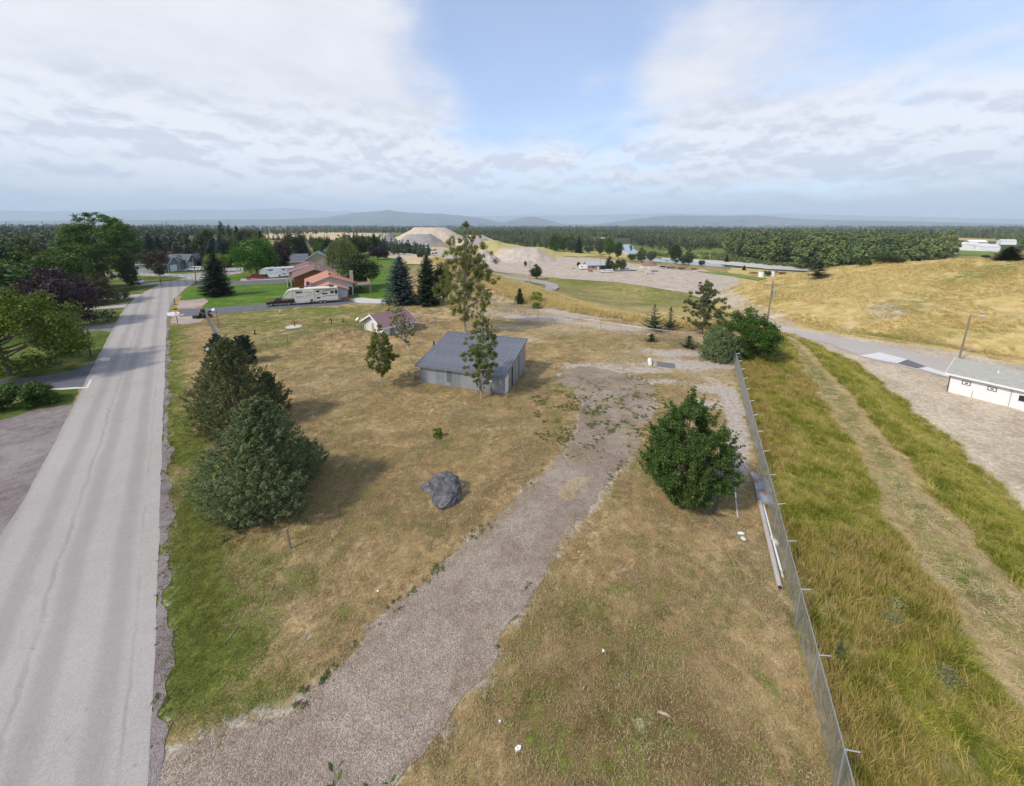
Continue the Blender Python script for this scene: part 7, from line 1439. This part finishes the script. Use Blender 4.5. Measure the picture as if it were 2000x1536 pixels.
# well pad with red pump
p = W(574, 639); r = thing('well_pad', tuple(p), 'round concrete well pad in the cabin yard with a red hand pump', 'well'); G().tube([(0, 0, -.05), (0, 0, .08)], 1.35, 28).make('concrete_disc', CONC_M, r); G().tube([(.1, .1, .08), (.1, .1, 1.0)], .09, 8).make('pump_body', RED, r); G().tube([(.1, .1, .95), (.5, .1, .8)], .04, 6).make('pump_spout', RED, r); G().tube([(.1, .1, 1.0), (-.2, .1, 1.3)], .025, 6).make('pump_handle', RED, r)
p = W(575, 634); 
for px, py, top, mt, lab, nm in ((498, 653, 644, BLACK, 'small black standpipe in the yard nearest the dark round juniper', 'standpipe'), (547, 612, 606, WHITE, 'short white-topped yard light near the dark driveway', 'yard_light'), (670, 629, 623, BLACK, 'thin black vent on the grassy knoll', 'vent_pipe'), (648, 632, 623, BLACK, 'bent black gooseneck pipe on the grassy knoll', 'gooseneck_pipe'), (706, 628, 621, WHITE, 'white upright pipe beside the satellite dish on the knoll', 'white_pipe')):
    p = W(px, py); h = z_at(top, p.y)-p.z; r = thing(nm, tuple(p), lab, 'pipe'); g = G(); g.tube([(0, 0, -.1), (0, 0, h*.8), (-.25 if 'goose' in nm else 0, 0, h), (-.45 if 'goose' in nm else 0, 0, h*.7 if 'goose' in nm else h+.02)], .09, 8); g.make('pipe_shaft', mt, r); G().tube([(0, 0, 0), (0, 0, .06)], .28, 10).make('pipe_base', BLACK if mt is WHITE else mt, r)
p = W(699, 630); r = thing('satellite_dish', tuple(p), 'white satellite dish on a stub mast atop the grassy knoll', 'dish', s=.7); G().tube([(0, 0, -.1), (0, 0, .7)], .04, 6).make('mast', STEEL, r); g = G(); g.tube([(0, 0, .78), (-.06, -.05, .86), (-.14, -.12, .98)], [.08, .35, .55], 16); g.make('reflector', WHITE, r)

# boulder
def boulder():
    import bmesh; global BASALT
    m, nt, b = nodes('blue_grey_basalt'); p = opos(nt); n1 = nz(nt, p, 1.6, 6, .65, dist=.8); n2 = nz(nt, p, 7, 4, .7)
    col = mixc(nt, mrange(nt, n1, .35, .65), (.055, .056, .062), (.14, .135, .14)); col = mixc(nt, mth(nt, 'MULTIPLY', mrange(nt, nz(nt, p, 3.1, 3, .6, dist=2.2), .60, .66), .6), col, (.34, .31, .28)); nt.links.new(col, b.inputs['Base Color']); b.inputs['Roughness'].default_value = .8; bump(nt, b, mth(nt, 'ADD', n1, mth(nt, 'MULTIPLY', n2, .4)), .7, .12)
    p = W(862, 985); r = thing('boulder', (p.x, p.y+.7, 0), 'big blue-grey angular boulder on the dry grass left of the gravel drive', 'rock', s=1.3); r.scale = (1.35, 1.35, .95); rng = np.random.default_rng(9)
    P = [(-1.35, .75, 0), (-1.5, .55, .28), (-1.25, .25, .0), (-1.2, .9, .45), (-.55, -.35, 0), (-.45, .05, .85), (-.65, .95, .9), (-.35, -.75, .2), (.05, -1.05, .15), (.35, -.95, 0), (.95, -.45, 0), (1.15, .05, .35), (1.0, .0, .85), (.55, .45, 1.38), (.1, .75, 1.45), (-.1, .2, 1.35), (.35, -.45, 1.0), (.7, .9, .9), (.9, .8, 0), (-.3, 1.1, 0), (.1, 1.15, .8), (.75, -.55, .75), (-.05, -.8, .6)]
    bm = bmesh.new(); [bm.verts.new((x*.92, y*.95, z*1.0-.06)) for x, y, z in P]; bmesh.ops.convex_hull(bm, input=bm.verts)
    for v in [v for v in bm.verts if not v.link_faces]: bm.verts.remove(v)
    bmesh.ops.triangulate(bm, faces=bm.faces)
    for _ in range(4): bmesh.ops.subdivide_edges(bm, edges=bm.edges[:], cuts=1, use_grid_fill=True)
    bm.normal_update()
    for v in bm.verts:
        c = v.co; k = mnoise.noise(c*1.3+Vector((4, 2, 1))); k2 = mnoise.ridged_multi_fractal(c*1.1, 1, 2, 4, 1, 2) if False else abs(mnoise.noise(c*2.6))
        v.co = c+v.normal*(k*.13-k2*.16+mnoise.noise(c*7)*.035)
        d = (Vector((v.co.x+.95, v.co.y+.15, v.co.z-.3))).length
        if d < .75: v.co += Vector((.35, .3, .05))*(1-d/.75)
    me = bpy.data.meshes.new('boulder_body'); bm.to_mesh(me); bm.free(); me.materials.append(m); link('boulder_body', me, r)
boulder()
# stake
p = W(568, 1072); h = z_at(1035, p.y)-p.z; r = thing('wooden_stake', tuple(p), 'leaning dark wooden stake in the grass in front of the big juniper', 'stake'); g = G(); g.hexa([(-.05, -.05, -.2), (.05, -.05, -.2), (.05, .05, -.2), (-.05, .05, -.2), (-.18, -.05, h), (-.08, -.05, h+.04), (-.08, .05, h+.04), (-.18, .05, h)]); g.make('stake_body', WOOD, r)

# scrap by the fence
def lying(name, label, a, b, z, rad, mat, n=10, cat='pipe', parts=None):
    A, B = W(*a), W(*b); r = thing(name, tuple(A), label, cat); g = G(); g.tube([(0, 0, z), tuple(Vector((B.x-A.x, B.y-A.y, z)))], rad, n); o = g.make('pipe_tube' if cat == 'pipe' else 'pole_tube', mat, r); return r, A, B
r, A, B = lying('metal_pipe', 'longest pale metal pipe lying along the tall fence', (1523, 1152), (1484, 985), .13, .13, simple('pale_pipe', (.45, .40, .37), .6, .15, 2)); d = (A-B).normalized(); G().tube([tuple(d*.001+Vector((0, 0, .13))), tuple(d*.012+Vector((0, 0, .13)))], .10, 12).make('pipe_mouth', simple('pipe_dark', (.05, .03, .025)), r)
lying('thin_pipe', 'thinner white tube lying between the long pipe and the fence', (1529, 1130), (1490, 985), .07, .06, WHITE); lying('rusty_rod', 'rusty rod lying by the thin tube at the fence foot', (1515, 1075), (1492, 1000), .04, .03, RUST)
p = W(1511, 1060); r = thing('white_block', (p.x, p.y, 0), 'small pale block resting against the fence by the pipes', 'block', rz=.5); G().box(-.08, -.3, 0, .08, .3, .22).make('block_body', GREYW, r, bevel=.02)
A = W(1464, 925); B = W(1482, 985); v = (B-A); L = v.length; r = thing('tin_sheet', (A.x, A.y, .05), 'bent corrugated tin sheet, partly rusty, lying beside the fence', 'metal sheet', rz=math.atan2(v.y, v.x)); g = G(); n = 16
for i in range(n+1):
    w = i/n*.95; z = .10+.03*math.sin(i*math.pi/1.0*1.0+.5*math.pi*i)+.05*math.sin(i*.5)
    g.v += [(0, w, z), (L*.5, w+.02, z+.10), (L, w-.05, z)]
for i in range(n):
    for q in range(2): a = i*3+q; g.f.append((a, a+1, a+4, a+3))
tm, nt, b = nodes('tin_with_rust'); p_ = opos(nt); nt.links.new(mixc(nt, mrange(nt, nz(nt, p_, 1.3, 4, .6), .48, .62), (.36, .38, .42), (.30, .14, .07)), b.inputs['Base Color']); b.inputs['Metallic'].default_value = .4; b.inputs['Roughness'].default_value = .55
g.make('sheet_upper', tm, r); g = G(); g.box(L*.62, .05, .0, L*1.02, .85, .30); g.make('crumpled_end', tm, r, bevel=.08)
p = W(1478, 988); r = thing('orange_can', tuple(p), 'small orange-rimmed can at the end of the tin sheet', 'can'); G().tube([(0, 0, .12), (.2, -.25, .12)], .12, 10).make('can_body', ORANGE, r); G().tube([(.2, -.25, .12), (.21, -.262, .12)], .08, 10).make('can_mouth', BLACK, r)
lying('white_pole', 'white pole lying in the dirt between bush and tin sheet', (1433, 926), (1437, 975), .06, .05, WHITE, cat='pole'); lying('grey_pole', 'grey dusty pole half buried below the white one', (1437, 978), (1441, 1012), .03, .05, CONC_M, cat='pole')
lying('thin_rod', 'thin rod sticking out from under the leafy bush, longer one', (1374, 1000), (1418, 1050), .1, .018, STEEL, cat='pole', n=6); lying('thin_rod', 'shorter pale rod beside the long one under the bush', (1392, 1010), (1420, 1030), .06, .012, STEEL, cat='pole', n=6)
# metal ladder frame leaning out of the bush
A, B = W(1394, 1005), W(1425, 935); v = B-A; L = v.length; r = thing('metal_rack', (A.x, A.y, 0), 'dark metal rack lying on its side, half under the leafy bush', 'rack', rz=math.atan2(v.y, v.x)); DK = simple('dark_metal', (.10, .11, .13), .5, .1, 3, metal=.4)
for y, z in ((0, .08), (0, .75), (.5, .08), (.5, .75)): G().box(0, y, z, L, y+.05, z+.05).make('rail', DK, r)
for k in range(5): x = L*k/4; G().box(x, .0, .1, x+.05, .05, .8).make('upright', DK, r); G().box(x, .05, .76, x+.05, .5, .80).make('cross_bar', STEEL, r)
G().box(L*.15, .1, .805, L*.5, .42, .87).make('board', GREYW, r); G().box(L*.9, .0, .81, L*1.05, .45, .9).make('white_bracket', WHITE, r)
# litter
for px, py, sx, sy, mt, lab, nm in ((1447, 1043, .22, .09, WHITE, 'crumpled white plastic scrap, upper of two pieces between bush and fence', 'plastic_scrap'), (1451, 1053, .14, .12, WHITE, 'crumpled white plastic scrap, lower of two pieces between bush and fence', 'plastic_scrap'), (1012, 1463, .13, .06, WHITE, 'torn white paper scrap on the dry grass near the drive mouth', 'paper_scrap'),
                                   (738, 1156, .06, .04, WHITE, 'small white scrap in the dry grass beside the gravel drive', 'paper_scrap'), (1298, 1397, .26, .04, WOODL, 'short pale stick lying on the brown grass', 'stick'), (1178, 1272, .05, .05, WHITE, 'tiny white pebble on the brown grass', 'pebble'), (904, 948, .06, .05, WHITE, 'small white pebble beside the boulder', 'pebble'),
                                   (976, 1411, .05, .04, WHITE, 'tiny white scrap near the lower drive edge', 'paper_scrap'), (1130, 1080, .10, .03, YEL, 'little yellow strip on the grass by the drive bend', 'plastic_strip'), (1270, 654, .5, .3, GREYW, 'flat pale slab beside the young pines', 'slab'), (852, 999, .05, .04, TAN, 'tiny pale pebble below the boulder', 'pebble'), (453, 1240, .02, .4, WOODL, 'thin pale stick standing out on the green verge', 'stick')):
    p = W(px, py); r = thing(nm, tuple(p), lab, 'litter' if nm.endswith('scrap') or nm.endswith('strip') else nm, rz=rr.uniform(-.6, .6)); g = G()
    g.add([(-sx, -sy, .01), (sx*.4, -sy*1.2, .03), (sx, sy*.3, .015), (sx*.2, sy, .05), (-sx*.8, sy*.7, .02), (-sx, -sy, .035), (sx*.4, -sy*1.2, .06), (sx, sy*.3, .045), (sx*.2, sy, .08), (-sx*.8, sy*.7, .05)], [(0, 1, 2, 3, 4), (9, 8, 7, 6, 5), (0, 5, 6, 1), (1, 6, 7, 2), (2, 7, 8, 3), (3, 8, 9, 4), (4, 9, 5, 0)]); g.make('scrap_body', mt, r)
# pallet and white drum
A = W(1283, 716); r = thing('slatted_grate', tuple(A), 'dark slatted grate lying on the ground beside a white barrel', 'grate', rz=-.35)
for k in range(6): G().box(0, k*.32, .04, 2.2, k*.32+.14, .09).make('slat', WOOD if k % 2 else BLUEG, r)
for x in (.1, 2.0): G().box(x, 0, 0, x+.1, 1.75, .038).make('bearer', WOOD, r)
A = W(1269, 714); r = thing('white_barrel', tuple(A), 'white barrel lying next to the dark slatted grate', 'barrel'); G().tube([(0, 0, .26), (.5, 1.5, .26)], .26, 14).make('barrel_body', WHITE, r); G().tube([(.5, 1.5, .26), (.505, 1.515, .26)], .22, 14).make('barrel_end', BLUEG, r)
for px, py, sx, sy, mt, lab in ((948, 562, 1.6, .8, GREYW, 'grey rubble lying at the bluff below the cottonwood'), (955, 567, 1.4, .7, BLACK, 'dark rubble at the bluff below the cottonwood'), (970, 570, 1.8, .6, WHITE, 'white rubble farthest along the bluff'), (925, 555, 1.6, .7, WHITE, 'pale timber heap beside the dark bush at the bluff')):
    p = W(px, py); r = thing('rubble_heap', tuple(p), lab, 'rubble', rz=rr.uniform(0, 1)); g = G()
    for q in range(7): a, b = rr.uniform(-sx, sx), rr.uniform(-sy, sy); s = rr.uniform(.15, .4); g.box(a-s, b-s*.6, -.05, a+s, b+s*.6, s*.6)
    g.make('rubble_pieces', mt, r)
# young tree below the camera whose top reaches into the frame
def sapling(px, py, dist, label, seed, n):
    rng = np.random.default_rng(seed); tip = _cam+pix_dir(px, py)*dist; r = thing('poplar_sapling', (tip.x-.1, tip.y-.35, 0), label, 'tree'); h = tip.z
    g = G(); g.tube([(0, 0, -.2), (.05, .1, h*.5), (.1, .35, h)], [.07, .05, .006], 7); g.make('trunk', BARKL, r); C = []; U = []; N = []
    for k in range(n):
        u = (k/n)**.7; z = h-u*2.2; a = k*2.4+rng.normal()*.2; rad = .07+.02*rng.random(); q = .35*(z/h)
        C.append((.1*z/h+rad*math.cos(a), q+rad*math.sin(a), z)); U.append((math.cos(a), math.sin(a), .3+rng.random()*.4)); N.append((rng.normal()*.4-math.cos(a)*.5, rng.normal()*.4-math.sin(a)*.5, 1))
    N = np.array(N); N /= np.linalg.norm(N, axis=1, keepdims=True); V, F = quads(np.array(C), N, np.array(U), np.full(n, .13), 2.2, rng); link('leaves', mesh_np('leaves', V, F, LM['bright']), r)
sapling(652, 1494, 8.0, 'leafy sapling top poking into the picture over the gravel drive, leftmost', 1, 60); sapling(722, 1528, 8.2, 'leafy sapling top barely in the picture, beside the leftmost', 2, 50); sapling(758, 1526, 8.4, 'leafy sapling top barely in the picture, nearest the lower grass edge', 3, 50)

# mullein in the tall grass
p = W(1635, 1300); r = thing('mullein_plant', tuple(p), 'tall pale-green leafy weed stalk standing in the long grass beside the fence', 'plant'); rng = np.random.default_rng(3); n = 70; t = rng.random(n); a = rng.random(n)*6.28; C = np.stack([.1*np.cos(a)*(1.3-t), .1*np.sin(a)*(1.3-t), .15+t*1.15], 1); U = np.stack([np.cos(a), np.sin(a), .8+t], 1); N = np.stack([-np.cos(a)*.6, -np.sin(a)*.6, np.ones(n)], 1); N /= np.linalg.norm(N, axis=1, keepdims=True)
V, F = quads(C, N, U, .34*(1.2-t), 2.4, rng); link('leaves', mesh_np('leaves', V, F, LM['grey']), r); G().tube([(0, 0, -.1), (.03, 0, 1.75)], [.03, .02], 6).make('stalk', LM['grey'], r)
SAGE = leafmat('silver_weed_leaves', (.19, .21, .09), (.33, .33, .17), trans=.2)
for k, (px, py) in enumerate([(1750, 1195), (1738, 1222), (1845, 1340), (1625, 1095)]):
    p = W(px, py); r = thing('sage_plant', tuple(p), 'silvery grey weed clump growing in the long grass', 'plant', 'silvery weed clumps in the long grass', rz=k, s=.85+.12*(k % 3)); Q, g = juniper(60+k, .6, .7, 20, 500, .09, 'dome', stems=False); link('leaves', mesh_np('leaves', Q[0], Q[1], SAGE), r)

# ------------------------------------------------------------------ haze
hm = bpy.data.materials.new('haze'); hm.use_nodes = True; nt = hm.node_tree; nt.nodes.clear(); o_ = nt.nodes.new('ShaderNodeOutputMaterial'); pv = nt.nodes.new('ShaderNodeVolumePrincipled')
pv.inputs['Color'].default_value = (.72, .85, 1.0, 1); pv.inputs['Density'].default_value = 7.5e-5; pv.inputs['Anisotropy'].default_value = 0; nt.links.new(pv.outputs[0], o_.inputs['Volume'])
G().box(-36000, -36000, -60, 36000, 36000, 1600).make('haze', hm, kind='stuff')
